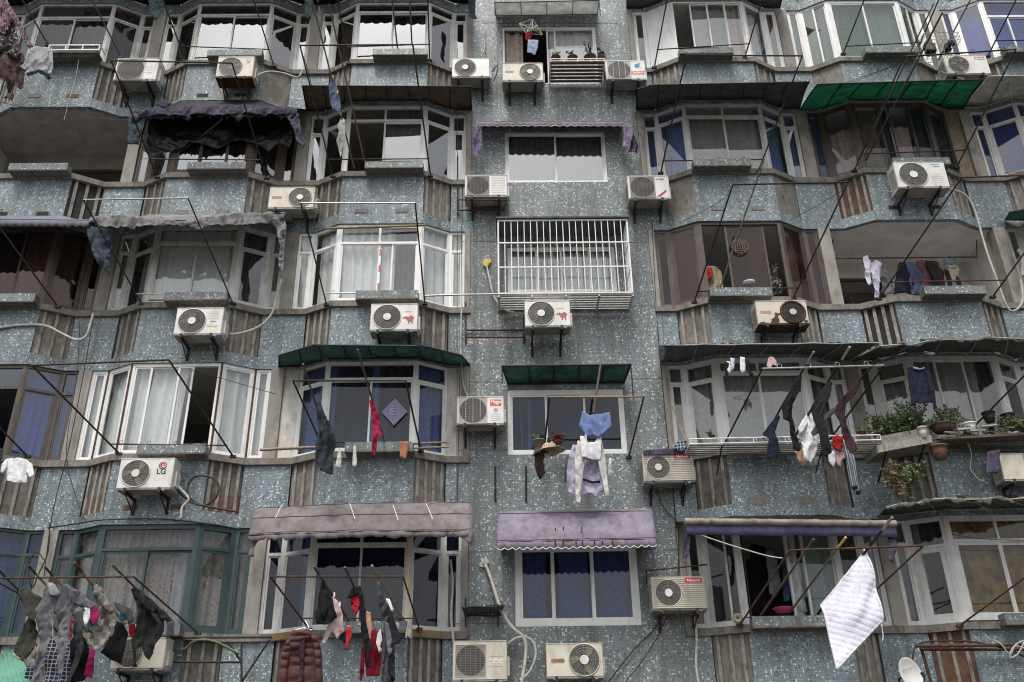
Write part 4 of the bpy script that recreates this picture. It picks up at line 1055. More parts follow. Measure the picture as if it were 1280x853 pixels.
for px_, pb in ((627.5, 480), (788.5, 497)):
    a = P(px_, 457, -.27); MB().tube([a, V3((a.x, a.y, P(px_, pb, -.27).z))], .012, 5).build('post', 'black', AW['m3'])
AW['d3'] = awning('long dark corrugated canopy with blue end, above the drying leggings', [(828, 431, -.92), (1098, 428, -.95)], ('bay', 1, HZ(3, .05)), 'sheet_dark', ribs=7, corr=26, N_=104, fm='ac_panel')
AW['e3'] = awning('torn dark canopy above the plant covered ledge', [(1100, 432, -.9), (1180, 424, -1.0), (1300, 423, -1.0)], ('bay', 2, HZ(3, .06)), 'sheet_torn', ribs=6, wrinkle=.05, val=.05, ragged=.9, seed=5, fm='ac_panel')
AW['c4'] = awning('dirty mauve fabric awning with rounded front over the bay at bottom', [(311, 668, -.85), (440, 664, -.92), (592, 663, -.85)], [(324, 641, -.05), (440, 634, -.05), (584, 632, -.05)], 'awn_mauve', sag=-.20, wrinkle=.018, val=.10, scal=0, ragged=.5, seed=3, edge=True, side=True, M=8, seams=(3, 6, 8))
cw = MB()
for a, b in (((356, 640), (345, 654)), ((438, 640), (444, 655)), ((492, 642), (498, 657)), ((533, 640), (541, 655))):
    p, q = P(*a, -.58), P(*b, -.82); cw.tube([p + V3((0, -.12, .1)), p.lerp(q, .5) + V3((0, -.12, .09)), q + V3((0, -.06, .06))], .006, 4)
cw.build('lashing_cord', 'white_paint', AW['c4'])
AW['m4'] = awning('lilac fabric awning with scalloped white trimmed edge over the middle window', [(621, 677, -.52), (820, 673, -.52)], [(625, 640, D - .02), (814, 636, D - .02)], 'awn_purple', sag=-.14, wrinkle=.008, val=.14, scal=21, seed=4, edge=True, M=8, trim='white_paint', side=True, seams=(3, 8))
sl = MB()
for px_, py_, hh in ((694, 663, .05), (704, 662, .06), (727, 664, .10)):
    p = P(px_, py_, -.47); sl.box(p.x - .009, p.x + .009, p.y - .06, p.y - .052, p.z - hh / 2, p.z + hh / 2)
for px_, hh in ((694, .09), (704, .08), (720, .05), (728, .08), (743, .07), (753, .06), (766, .07)):
    p = P(px_, 679, -.54); sl.box(p.x - .010, p.x + .010, p.y - .012, p.y - .004, p.z - hh / 2, p.z + hh / 2)
sl.build('tear', 'dark', AW['m4'])
AW['d4'] = awning('flat tan topped awning with deep violet hanging edge, above the white quilt', [(857, 653, -.85), (1119, 656, -.85)], ('bay', 1, HZ(4, .015)), 'awn_black', val=.19, valm='awn_purple', wrinkle=.012, seed=6, edge=True, ribs=5)
fabric('awn_violet', (.13, .11, .21), (.09, .075, .15), .8, .1, 4, dirt=(.06, .05, .07))
for o in AW['d4'].children:
    if o.name.startswith('valance'): o.data.materials[0] = MATS['awn_violet']
f0, f1 = P(856, 652, -.86), P(1120, 655, -.86)
rl = MB(); rl.tube([p + V3((0, noise.noise((i * .9, 1, 1)) * .012, noise.noise((i * .9, 2, 5)) * .015)) for i, p in enumerate(resamp([f0, f1], 40))], .052, 9)
rl.build('rolled_edge', 'awn_tan', AW['d4'])
AW['e4'] = awning('sagging torn green grey sheet over the gold curtained bay', [(1108, 632, -.75), (1160, 624, -.85), (1300, 622, -.85)], ('bay', 2, HZ(4, .10)), 'sheet_torn', wrinkle=.05, val=.06, ragged=.9, seed=8, ribs=5, fm='ac_panel')
AW['a2'] = awning('blue grey awning with wavy edge at left, over the brown tinted bay', [(-60, 273, -.75), (113, 275, -.75)], ('bay', -3, HZ(2, .22)), 'awn_bluegrey', val=.16, scal=17, seed=9)
AW['b2'] = awning('ragged grey tarpaulin awning with shredded hanging edge', [(112, 272, -.75), (235, 275, -.80), (356, 266, -.75)], ('bay', -2, HZ(2, .22)), 'awn_grey', wrinkle=.05, val=.13, ragged=.95, seed=11, sag=-.04)
AW['b1'] = awning('torn black and purple awning over the brown framed bay', [(166, 139, -.5), (372, 136, -.5)], ('bay', -2, HZ(1, .14)), 'awn_black', wrinkle=.03, val=.20, ragged=.8, seed=12, valm='awn_black')
AW['m1'] = awning('narrow purple awning with scalloped edge over the middle sliding window', [(597, 152, -.10), (781, 152, -.10)], [(601, 157, D - .01), (778, 156, D - .01)], 'awn_purple_dark', val=.13, valm='awn_purple', scal=19, seed=13, edge=True, M=3, trim='white_paint')
AW['m0'] = awning('row of four milky white panels on a black frame above the top middle window', [(618, 3, -.30), (749, 0, -.30)], [(620, 20, D - .01), (747, 18, D - .01)], 'sheet_white', ribs=5, fm='black', M=3)
for px_ in (618.5, 749):
    a = P(px_, 2, -.29); MB().tube([a, V3((a.x, a.y, a.z - .42))], .011, 5).build('post', 'black', AW['m0'])
MB().tube([P(602, 29, -.0), P(772, 29, 0)], .008, 5).build('cross_bar', 'black', AW['m0'])
for k, lb in ((-2, 'dark scalloped awning above the top bay with white reflections, at the picture top'), (-1, 'dark scalloped awning above the top bay with brown curtains'), (-3, 'dark awning above the top bay beside the floral blouse')):
    o = plan(k, .95)
    awning(lb, [(o[0][0] + .05, -.80, HZ(0, .42)), (o[5][0] - .05, -.80, HZ(0, .42))] if False else [V3((o[0][0] + .05, -.80, HZ(0, .45))), V3((o[5][0] - .05, -.80, HZ(0, .45)))], ('bay', k, HZ(0, .25)), 'awn_black', val=.16, scal=16, seed=20 + k, wrinkle=.02)
o = plan(1, 0)
awning('dark canopy corner above the white boarded top bay', [V3((o[0][0] - .1, -.7, HZ(0, .30))), V3((o[5][0], -.7, HZ(0, .36)))], ('bay', 1, HZ(0, .08)), 'sheet_dark', ribs=6)
AW['f2'] = awning('small teal canopy at right edge, below the open white balcony', [(1262, 265, -.55), (1330, 252, -.75)], [(1256, 275, D - .02), (1330, 276, .05)], 'sheet_teal', ribs=4)
AW['mini'] = awning('little dark corrugated roof on iron uprights, above the small lettered unit', [(577, 760, -.14), (631, 756, -.14)], [(581, 770, D - .01), (627, 768, D - .01)], 'sheet_dark', corr=11, N_=88, M=2)
fr = MB()
for px_, a, b in ((582, 748, 784), (623, 748, 784)):
    q, w_ = P(px_, a, D - .02), P(px_, b, D - .02); fr.tube([q, w_], .011, 5)
fr.build('upright', 'black', AW['mini'])
AW['mint'] = awning('mint green corrugated sheet sticking out behind the hanging laundry', [(-40, 885, -1.0), (46, 872, -1.0)], [(-40, 830, -.06), (24, 812, -.06)], 'sheet_mint', corr=13, N_=104, M=3, edge=False)
# cloth leftovers that hang from awnings are parts of them
fabric('drape_blue', (.05, .065, .085), (.03, .038, .052)); fabric('drape_purple', (.21, .165, .27), (.14, .11, .185))
def cloth(name, pts, y, m, parent=None, label=None, cat=None, group='laundry hung out to dry', fold=.03, thick=.007, seed=None, fx=6, fz=1.6, tilt=0.0, parts=False, fine=.05):
    """a hanging piece of cloth: outline as sighted at depth y, folded, and given its thickness"""
    seed = seed if seed is not None else sum(p[0] * 3 + p[1] for p in pts) % 97
    ws = [P(px, py, y) for px, py in pts]
    top = max(w_.z for w_ in ws)
    bm = bmesh.new()
    vv = [bm.verts.new(w_) for w_ in ws]
    f = bm.faces.new(vv)
    f.normal_update()
    if f.normal.y > 0: f.normal_flip()
    bmesh.ops.triangulate(bm, faces=bm.faces[:], ngon_method='EAR_CLIP')
    for it in range(6):
        ee = [e for e in bm.edges if e.calc_length() > fine]
        if not ee: break
        bmesh.ops.subdivide_edges(bm, edges=ee, cuts=1)
        bmesh.ops.triangulate(bm, faces=[q for q in bm.faces if len(q.verts) > 3])
    bmesh.ops.beautify_fill(bm, faces=bm.faces[:], edges=[e for e in bm.edges if not e.is_boundary])
    for v in bm.verts:
        p = v.co.copy()
        h = min(1.0, .35 + (top - p.z) * 1.6)
        wx = p.x + .12 * noise.noise((p.x * 3, seed + 7, p.z * 3))
        v.co.y += h * fold * (noise.noise((wx * fx, seed, p.z * fz)) * 1.5 + (abs(noise.noise((wx * fx * 1.5, seed + 3, p.z * fz * 1.4))) - .25) * 2.6 + (abs(noise.noise((wx * 15, seed + 5, p.z * 9))) - .25) * .9) - tilt * (top - p.z)
        v.co.x += .007 * noise.noise((p.x * 14, seed + 8, p.z * 14)); v.co.z += .007 * noise.noise((p.x * 14, seed + 18, p.z * 14))
    bm.verts.ensure_lookup_table(); bm.verts.index_update()
    fr_v = list(bm.verts); fr_f = [[v.index for v in q.verts] for q in bm.faces]; ed = [(l.vert.index, l.link_loop_next.vert.index) for q in bm.faces for l in q.loops if l.edge.is_boundary]
    bk_v = [bm.verts.new(v.co + V3((0, thick, 0))) for v in fr_v]
    for q in fr_f:
        try: bm.faces.new([bk_v[i] for i in reversed(q)])
        except ValueError: pass
    for a, b in ed:
        try: bm.faces.new([fr_v[b], fr_v[a], bk_v[a], bk_v[b]])
        except ValueError: pass
    loc = WLOC[parent.name] if parent else ws[0]
    me = bpy.data.meshes.new(name)
    uv = bm.loops.layers.uv.new('UVMap')
    for q in bm.faces:
        q.smooth = True
        for l in q.loops: l[uv].uv = (l.vert.co.x + 50, l.vert.co.z + 50)
    for v in bm.verts: v.co -= loc
    bm.to_mesh(me); bm.free()
    me.materials.append(MATS[m])
    o = bpy.data.objects.new(name, me); COL.objects.link(o)
    if parent: o.parent = parent
    else:
        o.location = loc; tag(o, label, cat, group)
    WLOC[o.name] = loc
    return o
cloth('drape', [(161, 146), (182, 142), (180, 160), (173, 180), (160, 181), (159, 165)], -.48, 'drape_blue', AW['b1'], fold=.05)
cloth('drape', [(352, 135), (368, 134), (374, 145), (377, 165), (383, 180), (378, 185), (371, 178), (366, 160), (358, 146)], -.5, 'awn_purple_dark', AW['b1'], fold=.05)
cloth('drape', [(170, 139), (200, 134), (260, 132), (330, 133), (362, 133), (366, 141), (330, 144), (300, 141), (270, 146), (258, 142), (230, 145), (200, 143), (175, 146)], -.55, 'awn_purple_dark', AW['b1'], fold=.05)
cloth('drape', [(196, 132), (203, 121), (206, 127), (214, 128), (206, 135)], -.55, 'drape_blue', AW['b1'], fold=.05)
cloth('drape', [(107, 283), (140, 287), (139, 310), (136, 330), (138, 345), (130, 336), (122, 330), (114, 310)], -.72, 'drape_blue', AW['b2'], fold=.06)
cloth('drape', [(330, 268), (353, 266), (358, 282), (356, 305), (355, 335), (357, 350), (350, 345), (348, 330), (351, 310), (345, 285)], -.74, 'awn_grey', AW['b2'], fold=.07)
cloth('drape', [(120, 272), (150, 268), (200, 276), (250, 278), (262, 271), (300, 266), (340, 267), (350, 273), (320, 281), (270, 281), (245, 287), (232, 281), (180, 283), (120, 284)], -.86, 'awn_grey', AW['b2'], fold=.06)
cloth('drape', [(592, 163), (602, 153), (602, 178), (600, 188), (596, 197), (591, 190), (593, 180), (590, 172)], -.08, 'drape_purple', AW['m1'], fold=.05)
cloth('drape', [(779, 155), (789, 157), (792, 166), (789, 178), (786, 190), (778, 184), (780, 170)], -.10, 'drape_purple', AW['m1'], fold=.05)
cloth('drape', [(790, 162), (798, 182), (796, 192), (786, 190), (788, 178)], -.04, 'awn_purple_dark', AW['m1'], fold=.05)
cloth('drape', [(312, 668), (330, 670), (324, 676), (318, 684), (318, 696), (310, 697), (312, 684)], -.8, 'awn_mauve', AW['c4'], fold=.05)
cloth('drape', [(560, 664), (592, 662), (592, 676), (588, 681), (580, 674), (568, 669)], -.86, 'awn_mauve', AW['c4'], fold=.04)
cloth('drape', [(857, 655), (864, 657), (862, 690), (857, 704), (853, 700), (856, 680)], -.82, 'awn_purple_dark', AW['d4'], fold=.05)
cloth('drape', [(1106, 656), (1120, 657), (1121, 680), (1117, 704), (1110, 700), (1112, 680)], -.82, 'awn_purple_dark', AW['d4'], fold=.05)
cloth('drape', [(823, 432), (834, 430), (833, 440), (828, 453), (824, 448)], -.90, 'drape_blue', AW['d3'], fold=.03)
cloth('drape', [(813, 680), (820, 676), (821, 696), (817, 690)], -.5, 'drape_purple', AW['m4'], fold=.03)
# ---------------------------------------------------------------- cages, shelves and frames
yf = -.28
A_, B_ = P(623, 320, yf), P(787, 320, yf)
zt_, zb_ = P(703, 275, yf).z, P(703, 366, yf).z
cg = thing('window_cage', 'white barred window cage with dark roof and slatted shelf, jutting from the middle wall', 'window cage', ((A_.x + B_.x) / 2, D, zb_))
m = MB()
nb = 20
for i in range(nb + 1):
    x = A_.x + (B_.x - A_.x) * i / nb; w_ = .007 if 0 < i < nb else .014
    m.box(x - w_, x + w_, yf - .008, yf + .008, zb_, zt_)
m.build('front_bars', 'white_frame', cg)
for sx in (A_.x, B_.x):
    m = MB()
    for i in range(1, 5):
        y = yf + (D - yf) * i / 5; m.box(sx - .008, sx + .008, y - .008, y + .008, zb_, zt_)
    for z in (zb_, zb_ + (zt_ - zb_) * .33, zb_ + (zt_ - zb_) * .67, zt_ - .02): m.box(sx - .011, sx + .011, yf + .01, D - .002, z, z + .022)
    m.build('side_bars', 'white_frame', cg)
m = MB()
for z in (zb_ - .01, P(703, 334, yf).z, P(703, 303.5, yf).z, zt_ - .012): m.box(A_.x - .012, B_.x + .012, yf - .014, yf + .012, z - .012, z + .012)
m.build('rails', 'white_frame', cg)
m = MB(); m.box(A_.x - .04, B_.x + .04, yf - .05, D - .003, zt_ + .014, zt_ + .05); m.build('roof_sheet', 'sheet_dark', cg)
m = MB()
for i in range(7): y = yf + .01 + (D - yf - .05) * i / 6; m.box(A_.x, B_.x, y, y + .055, zb_ - .045, zb_ - .03)
for i in range(5): x = A_.x + (B_.x - A_.x) * i / 4; m.box(x - .018, x + .018, yf, D - .01, zb_ - .075, zb_ - .046)
m.build('shelf', ['alum'], cg)
yf = -.35     # slatted plant shelf at the top middle window
A_, B_ = P(688, 74, yf), P(755, 72, yf)
cg = thing('plant_shelf', 'small slatted plant shelf with pale rail under the top middle window', 'shelf', (A_.x, D, A_.z))
m = MB()
for i in range(6): y = yf + (D - .01 - yf) * i / 6; m.box(A_.x, B_.x, y, y + .07, A_.z - .09, A_.z - .075)
m.build('slats', 'bamboo_dark', cg)
m = MB()
for z in (A_.z, A_.z - .06): m.box(A_.x - .01, B_.x + .01, yf - .01, yf + .01, z - .01, z + .01)
for i in range(5): x = A_.x + (B_.x - A_.x) * i / 4; m.box(x - .008, x + .008, yf - .012, yf + .008, A_.z - .09, A_.z + .008)
for x in (A_.x, B_.x): m.box(x - .01, x + .01, yf + .01, D - .004, A_.z - .008, A_.z + .008); m.tube([(x, yf + .05, A_.z - .09), (x, D - .01, A_.z - .34)], .01, 4)
m.build('rail', 'ac_cream', cg)
yf = -.62     # steel basket in front of the bay with the leggings
A_, B_ = P(862, 549, yf), P(1100, 544, yf)
cg = thing('sill_basket', 'long white steel sill basket behind the row of drying leggings', 'sill basket', (A_.x, 0, A_.z))
m = MB()
for dz in (0, -.085): m.tube([(A_.x, yf, A_.z + dz), (B_.x, yf, B_.z + dz)], .011, 5); 
for e, xx in ((0, A_), (1, B_)): 
    for dz in (0, -.085): m.tube([(xx.x, yf, xx.z + dz), (xx.x, -.06, xx.z + dz)], .011, 5)
for i in range(7):
    c = A_.lerp(B_, i / 6); m.tube([c, c + V3((0, 0, -.085))], .008, 4)
m.build('rail', 'white_frame', cg)
m = MB()
for i in range(6): y = yf + .02 + i * .09; m.box(A_.x, B_.x, y, y + .05, A_.z - .105, A_.z - .095)
m.build('floor_slats', 'ac_under', cg)
m = MB()
for i in (1, 4.2): c = A_.lerp(B_, i / 6); MB().tube([c + V3((0, .02, -.11)), V3((c.x, -.01, c.z - .42))], .012, 4).build('strut', 'steel', cg)
yf = -.34     # balcony rail top left
A_, B_ = P(62, 57, yf), P(125, 57, yf)
cg = thing('sill_rail', 'short white double rail on the sill at top left', 'rail', (A_.x, 0, A_.z))
m = MB()
for dz in (0, -.13): m.box(A_.x, B_.x, yf - .012, yf + .012, A_.z + dz - .012, A_.z + dz + .012)
for i in range(4): x = A_.x + (B_.x - A_.x) * i / 3; m.box(x - .01, x + .01, yf - .01, yf + .01, A_.z - .13, A_.z)
for x in (A_.x, B_.x): m.box(x - .01, x + .01, yf, -.06, A_.z - .012, A_.z + .010)
m.build('rails', 'white_frame', cg)
MB().box(A_.x + .02, B_.x - .02, yf + .02, -.07, A_.z - .19, A_.z - .15).build('tray', 'concrete_dark', cg)
# wire rack heaped with odds and ends, top right
yf = -.75
q = [P(1158, 50, yf), P(1201, 50, yf)]
cg = thing('wire_rack', 'white wire rack heaped with rags and odds and ends at top right', 'wire rack', (q[0].x, 0, q[0].z))
m = MB(); x0, x1 = q[0].x, q[1].x; zz = q[0].z
for dz in (0, .10, .2):
    m.tube([(x0, yf, zz + dz), (x1, yf, zz + dz)], .008, 4); m.tube([(x0, -.1, zz + dz), (x1, -.1, zz + dz)], .008, 4)
    for x in (x0, x1): m.tube([(x, yf, zz + dz), (x, -.1, zz + dz)], .008, 4)
for i in range(7):
    x = x0 + (x1 - x0) * i / 6; m.tube([(x, yf, zz), (x, yf, zz + .2)], .005, 4); m.tube([(x, yf, zz), (x, -.1, zz)], .006, 4)
m.build('wires', 'ac_cream', cg)
for i in range(7):
    cx, cy, cz = x0 + .05 + random.random() * (x1 - x0 - .15), yf + .08 + random.random() * .35, zz + .01
    bl = MB(); s = random.uniform(.05, .1); rr_ = [(cx + s * math.cos(a) * random.uniform(.7, 1.3), cy + s * math.sin(a) * random.uniform(.7, 1.3)) for a in [j * .785 for j in range(8)]]
    bl.prism(rr_, cz, cz + random.uniform(.06, .2)); bl.build('bundle', random.choice(['awn_black', 'awn_grey', 'ac_cream', 'bamboo_dark', 'rubber']), cg)
# rusty empty frame on the wall left of the cage, and shelf irons
def irons(label, segs, y, r=.014, m='rust', name='bracket_frame', cat='iron frame', grp=None):
    mb = MB(); p0 = None
    for s in segs:
        pp = [P(q[0], q[1], q[2] if len(q) > 2 else y) for q in s]; p0 = p0 or pp[0]; mb.tube(pp, r, 5)
    o = mb.build(name, m, None, p0); return tag(o, label, cat, grp)
irons('empty rusty bracket frame on the wall left of the unit under the white cage', [[(582, 378, .28), (582, 429, .28)], [(583, 413, .26), (655, 413, .26)], [(584, 422, .1), (654, 422, .1)], [(655, 377, .28), (655, 429, .28)], [(582, 413, .28), (584, 422, .1)], [(655, 413, .28), (654, 422, .1)]], .28, .017)
irons('rusty shelf irons under the small louvred unit', [[(572, 195, .27), (572, 270, .27)], [(574, 250, -.1), (637, 250, -.1)], [(574, 263, .2), (630, 263, .2)], [(572, 247, .27), (574, 250, -.1)], [(572, 262, .27), (574, 263, .2)]], .27, .015)
irons('iron upright fixed to the wall under the unit with three pale bars', [[(619, 583), (619, 627)]], .28, .016, 'steel', 'wall_iron', 'iron bar', 'short iron uprights on the middle wall')
irons('iron upright fixed to the wall below the potted flowers', [[(657.5, 583), (657.5, 627)]], .28, .016, 'steel', 'wall_iron', 'iron bar', 'short iron uprights on the middle wall')
irons('thin iron bar bridging above the lower slatted beige unit', [[(806, 714, .1), (884, 706, -.1)], [(808, 714, .1), (808, 730, .28)]], .2, .014, 'rust', 'iron_bar', 'iron bar')
irons('iron frame with a diagonal strut at the left of the maroon coat', [[(210, 828, -.1), (302, 828, -.1)], [(285, 802, -.1), (302, 828, -.1)], [(302, 805, -.1), (302, 870, -.1)], [(302, 853, -.1), (337, 800, -.1)], [(210, 797.5, -.08), (340, 797, -.08)]], -.1, .017, 'steel')
irons('rust brown iron door frame around the brick panel at bottom right', [[(1150, 812, -.1), (1290, 812, -.1)], [(1152, 812, -.1), (1170, 875, -.1)], [(1145, 808, -.2), (1290, 806, -.2)]], -.1, .026, 'rust')
# ---------------------------------------------------------------- laundry
for n_, c_ in dict(f_black=(.010, .010, .012), f_black2=(.020, .019, .020), f_navy=(.014, .017, .036), f_blueblack=(.035, .042, .055), f_grey=(.15, .15, .165), f_grey2=(.075, .075, .082), f_lgrey=(.34, .34, .36), f_olive=(.05, .052, .04), f_white=(.78, .78, .80), f_offwhite=(.58, .56, .53), f_lav=(.52, .48, .66), f_lavlight=(.62, .60, .72), f_blue=(.16, .22, .42), f_jean=(.085, .115, .19), f_crimson=(.30, .012, .05), f_red=(.45, .025, .025), f_dred=(.20, .008, .018), f_magenta=(.32, .015, .11), f_pink=(.62, .44, .44), f_maroon=(.05, .022, .032), f_plum=(.16, .07, .09), f_rust=(.38, .17, .09), f_peach=(.60, .34, .22), f_brown=(.075, .045, .042), f_tan=(.42, .34, .24), f_teal=(.03, .06, .06), f_cyan=(.03, .26, .52), f_puffer=(.115, .052, .048), f_sky=(.30, .36, .50)).items():
    fabric(n_, c_, tuple(v * .7 for v in c_))
fabric('f_stripe', (.30, .22, .24), pattern='stripe', pc=(.14, .08, .10))
fabric('f_floral', (.045, .04, .042), pattern='spot', pc=(.30, .27, .27))
fabric('f_check', (.13, .115, .10), pattern='check', pc=(.22, .205, .19))
fabric('f_plaid', (.035, .045, .09), pattern='plaid', pc=(.42, .43, .46))
fabric('f_spot', (.50, .015, .03), pattern='spot', pc=(.01, .01, .01))
fabric('f_pstripe', (.09, .095, .11), pattern='stripe', pc=(.34, .35, .40))
def garm(label, cat, y, m, pts, parts=(), name=None, **kw):
    """a garment: body plus parts (sleeves, collars, legs) as further pieces of cloth of the same thing"""
    o = cloth(name or cat.replace(' ', '_'), pts, y, m, None, label, cat, **kw)
    for (pn, pm_, pp, dy) in parts:
        cloth(pn, pp, y - dy, pm_ or m, o, fold=kw.get('fold', .03))
    return o
def peg(parent, px, py, y, m='white_paint'):
    p = P(px, py, y); MB().box(p.x - .008, p.x + .008, p.y - .02, p.y + .02, p.z - .03, p.z + .035).build('peg', m, parent)
# top left
garm('pink striped blouse with torn looking edge hanging at the top left corner', 'blouse', -1.0, 'f_stripe', [(-20, -10), (8, -6), (12, 6), (22, 22), (34, 45), (42, 58), (36, 60), (30, 52), (24, 38), (20, 26), (12, 24), (10, 38), (4, 41), (-20, 36)], fold=.06)
garm('dark floral top with pale dots, under the pink striped blouse', 'top', -.92, 'f_floral', [(-20, 34), (10, 36), (14, 24), (20, 28), (23, 50), (26, 64), (20, 74), (8, 66), (-20, 60)], fold=.05)
garm('dark brown trousers hanging lowest at the left edge of the top row', 'trousers', -.85, 'f_brown', [(-20, 62), (6, 64), (20, 72), (28, 66), (33, 80), (30, 112), (20, 110), (16, 128), (4, 122), (8, 104), (2, 96), (-20, 95)], fold=.06)
garm('pale grey denim jacket beside the floral top at top left', 'jacket', -1.0, 'f_lgrey', [(44, 58), (64, 60), (66, 64), (64, 78), (62, 92), (58, 90), (50, 88), (40, 90), (33, 93), (34, 84), (38, 70)], [('sleeve', None, [(44, 59), (46, 66), (38, 76), (31, 87), (25, 84), (33, 70), (38, 60)], .03), ('sleeve', None, [(60, 62), (66, 63), (67, 80), (64, 94), (60, 93), (61, 78)], .03), ('hem', 'f_black2', [(33, 91), (50, 87), (60, 92), (64, 97), (60, 100), (56, 94), (48, 91), (34, 95)], .01)], fold=.03)
garm('dark teal rag hanging from the top edge, between the first two top bays', 'rag', -.8, 'f_teal', [(184, -10), (203, -10), (206, 10), (200, 16), (196, 27), (190, 22), (187, 12)], fold=.05)
garm('dark blue grey rag at the top edge, near the two short upright poles', 'rag', -.8, 'f_teal', [(380, -10), (392, -10), (390, 10), (389, 24), (382, 22), (381, 8)], fold=.04)
garm('grey blue cloth hanging at the top edge beside the middle wall', 'rag', -.2, 'f_blueblack', [(585, -10), (595, -10), (594, 20), (597, 24), (592, 25), (586, 22)], fold=.03)
# jeans and white rag on the pole in front of the brown slatted canopy
y = yp('c1a', 416, 104)
o = garm('faded blue jeans hung over a pole with a yellow peg', 'jeans', y, 'f_jean', [(415, 96), (419, 102), (424, 116), (426, 130), (428, 148), (423, 142), (416, 138), (412, 124), (411, 110)], fold=.04)
peg(o, 422, 116, y - .05, 'yellow_paint'); peg(o, 416.5, 97, y - .05, 'yellow_paint')
garm('white rag pegged below the faded jeans', 'rag', yp('c1a', 427, 150), 'f_offwhite', [(427, 146), (431, 150), (432, 172), (428, 186), (426, 198), (423, 186), (421, 178), (424, 166), (422, 160)], fold=.04)
o = thing('hanger_ring', 'pale octagonal peg hanger dangling in front of the top middle window', 'peg hanger', P(660, 38, -.15), 'laundry hung out to dry')
m = MB(); c = [P(a, b, -.15 + dy) for a, b, dy in ((649, 30, 0), (666, 24, .1), (678, 44, .1), (665, 36, -.1), (658, 42, 0), (672, 32, .05))]
for a, b in ((0, 1), (1, 2), (2, 4), (4, 0), (0, 3), (1, 3), (2, 3), (4, 3), (0, 5), (4, 5), (1, 4), (3, 5)): m.tube([c[a], c[b]], .009, 4)
m.build('hoops', 'ac_cream', o)
garm('small pale blue underpants on the octagonal peg hanger', 'underpants', -.2, 'f_sky', [(660, 50), (673, 50), (672, 60), (669, 69), (664, 67), (659, 66)], fold=.02)
garm('dark red sock on the octagonal peg hanger', 'sock', -.18, 'f_dred', [(658, 40), (666, 40), (664, 48), (660, 52), (656, 48)], fold=.02)
# teal canopy bay
y = yp('c3a', 397, 506)
garm('blue black jacket draped along a pole under the teal canopy', 'jacket', y, 'f_blueblack', [(394, 502), (400, 500), (404, 512), (410, 526), (414, 530), (419, 548), (420, 560), (417, 566), (416, 592), (414, 594), (400, 588), (394, 574), (395, 556), (398, 536), (396, 518)], [('pocket', 'f_black2', [(409, 528), (414, 530), (411, 548), (407, 560)], .03)], fold=.05)
y = yp('c3b', 464, 500)
garm('crimson cloth draped on a pole under the teal canopy', 'towel', y, 'f_crimson', [(461, 500), (466, 499), (472, 515), (476, 528), (474, 532), (479, 548), (472, 546), (471, 560), (468, 571), (465, 565), (466, 540), (465, 520)], fold=.045)
garm('rust coloured small towel pegged in front of the ledge', 'towel', -.33, 'f_rust', [(500, 552), (511, 552), (510, 562), (507, 575), (500, 572)], fold=.02)
garm('off white ankle sock on the bamboo, beside the jacket hem', 'sock', -.33, 'f_offwhite', [(424, 560), (426, 560), (427, 576), (425, 586), (419, 584), (421, 574)], fold=.02)
garm('off white ankle sock pegged below the ledge, right of its partner', 'sock', -.33, 'f_offwhite', [(442, 558), (445, 558), (446, 574), (445, 585), (440, 583), (441, 572)], fold=.02)
# middle window
garm('bright blue boxer shorts hanging from the bamboo bar at the middle window', 'shorts', -.60, 'f_blue', [(728, 514), (737, 519), (750, 518), (762, 515), (765, 534), (752, 544), (749, 548), (741, 543), (734, 546), (724, 532)], fold=.03)
garm('white sleeveless top just under the blue shorts', 'top', -.56, 'f_white', [(725, 545), (730, 545), (735, 553), (744, 553), (748, 545), (752, 546), (751, 570), (750, 575), (740, 574), (727, 571)], fold=.025)
garm('pale grey long sleeved shirt with arms hanging wide of the lilac dress', 'shirt', -.50, 'f_offwhite', [(722, 551), (732, 552), (742, 556), (752, 552), (752, 566), (744, 574), (736, 576), (732, 580), (722, 576)], [('sleeve', None, [(722, 552), (730, 555), (733, 570), (729, 590), (727, 612), (725, 630), (720, 628), (719, 600), (718, 570)], .02), ('sleeve', None, [(746, 552), (753, 552), (757, 575), (759, 600), (762, 620), (757, 622), (753, 602), (748, 580)], .02)], fold=.025)
garm('lilac tiered dress behind the grey shirt', 'dress', -.36, 'f_lav', [(716, 556), (735, 556), (752, 560), (755, 582), (754, 606), (757, 615), (750, 616), (745, 622), (736, 617), (724, 622), (716, 619), (709, 612), (708, 592), (711, 570)], [('dark_band', 'f_navy', [(729, 598), (740, 602), (750, 601), (750, 604), (740, 605), (729, 601)], .05)], fold=.04)
garm('grey vest end on the left of the lilac dress', 'vest', -.28, 'f_grey', [(706, 572), (711, 568), (712, 590), (708, 604), (705, 603)], fold=.02)
garm('white rag scrap right of the grey shirt sleeve', 'rag', -.1, 'f_white', [(761, 573), (764, 572), (765, 590), (762, 598), (760, 594)], fold=.02)
garm('brown and beige scarf hanging under the straw sun hat', 'scarf', -.45, 'f_brown', [(668, 560), (676, 560), (686, 566), (686, 580), (683, 588), (678, 598), (672, 596), (668, 582)], [('light_end', 'f_offwhite', [(681, 566), (687, 568), (688, 582), (681, 590), (679, 580)], .03)], fold=.05)
ht = thing('sun_hat', 'limp straw sun hat lying over the pot rail of the middle window', 'hat', P(686, 562, -.48), 'laundry hung out to dry')
c = P(686, 563, -.48); m = MB(); rows = []
for rr_, zz_ in ((.02, .10), (.09, .095), (.115, .03), (.125, .0), (.20, -.02), (.25, -.035)):
    rows.append([V3((c.x + rr_ * math.cos(a) * 1.1, c.y + rr_ * math.sin(a), c.z + zz_ + .03 * noise.noise((math.cos(a) * 2, math.sin(a) * 2, rr_ * 4)) - .09 * (math.cos(a) * rr_ * -2))) for a in [j * math.pi / 10 for j in range(21)]])
sheet_mesh(m, rows, .006); m.build('brim_and_crown', 'f_tan', ht)
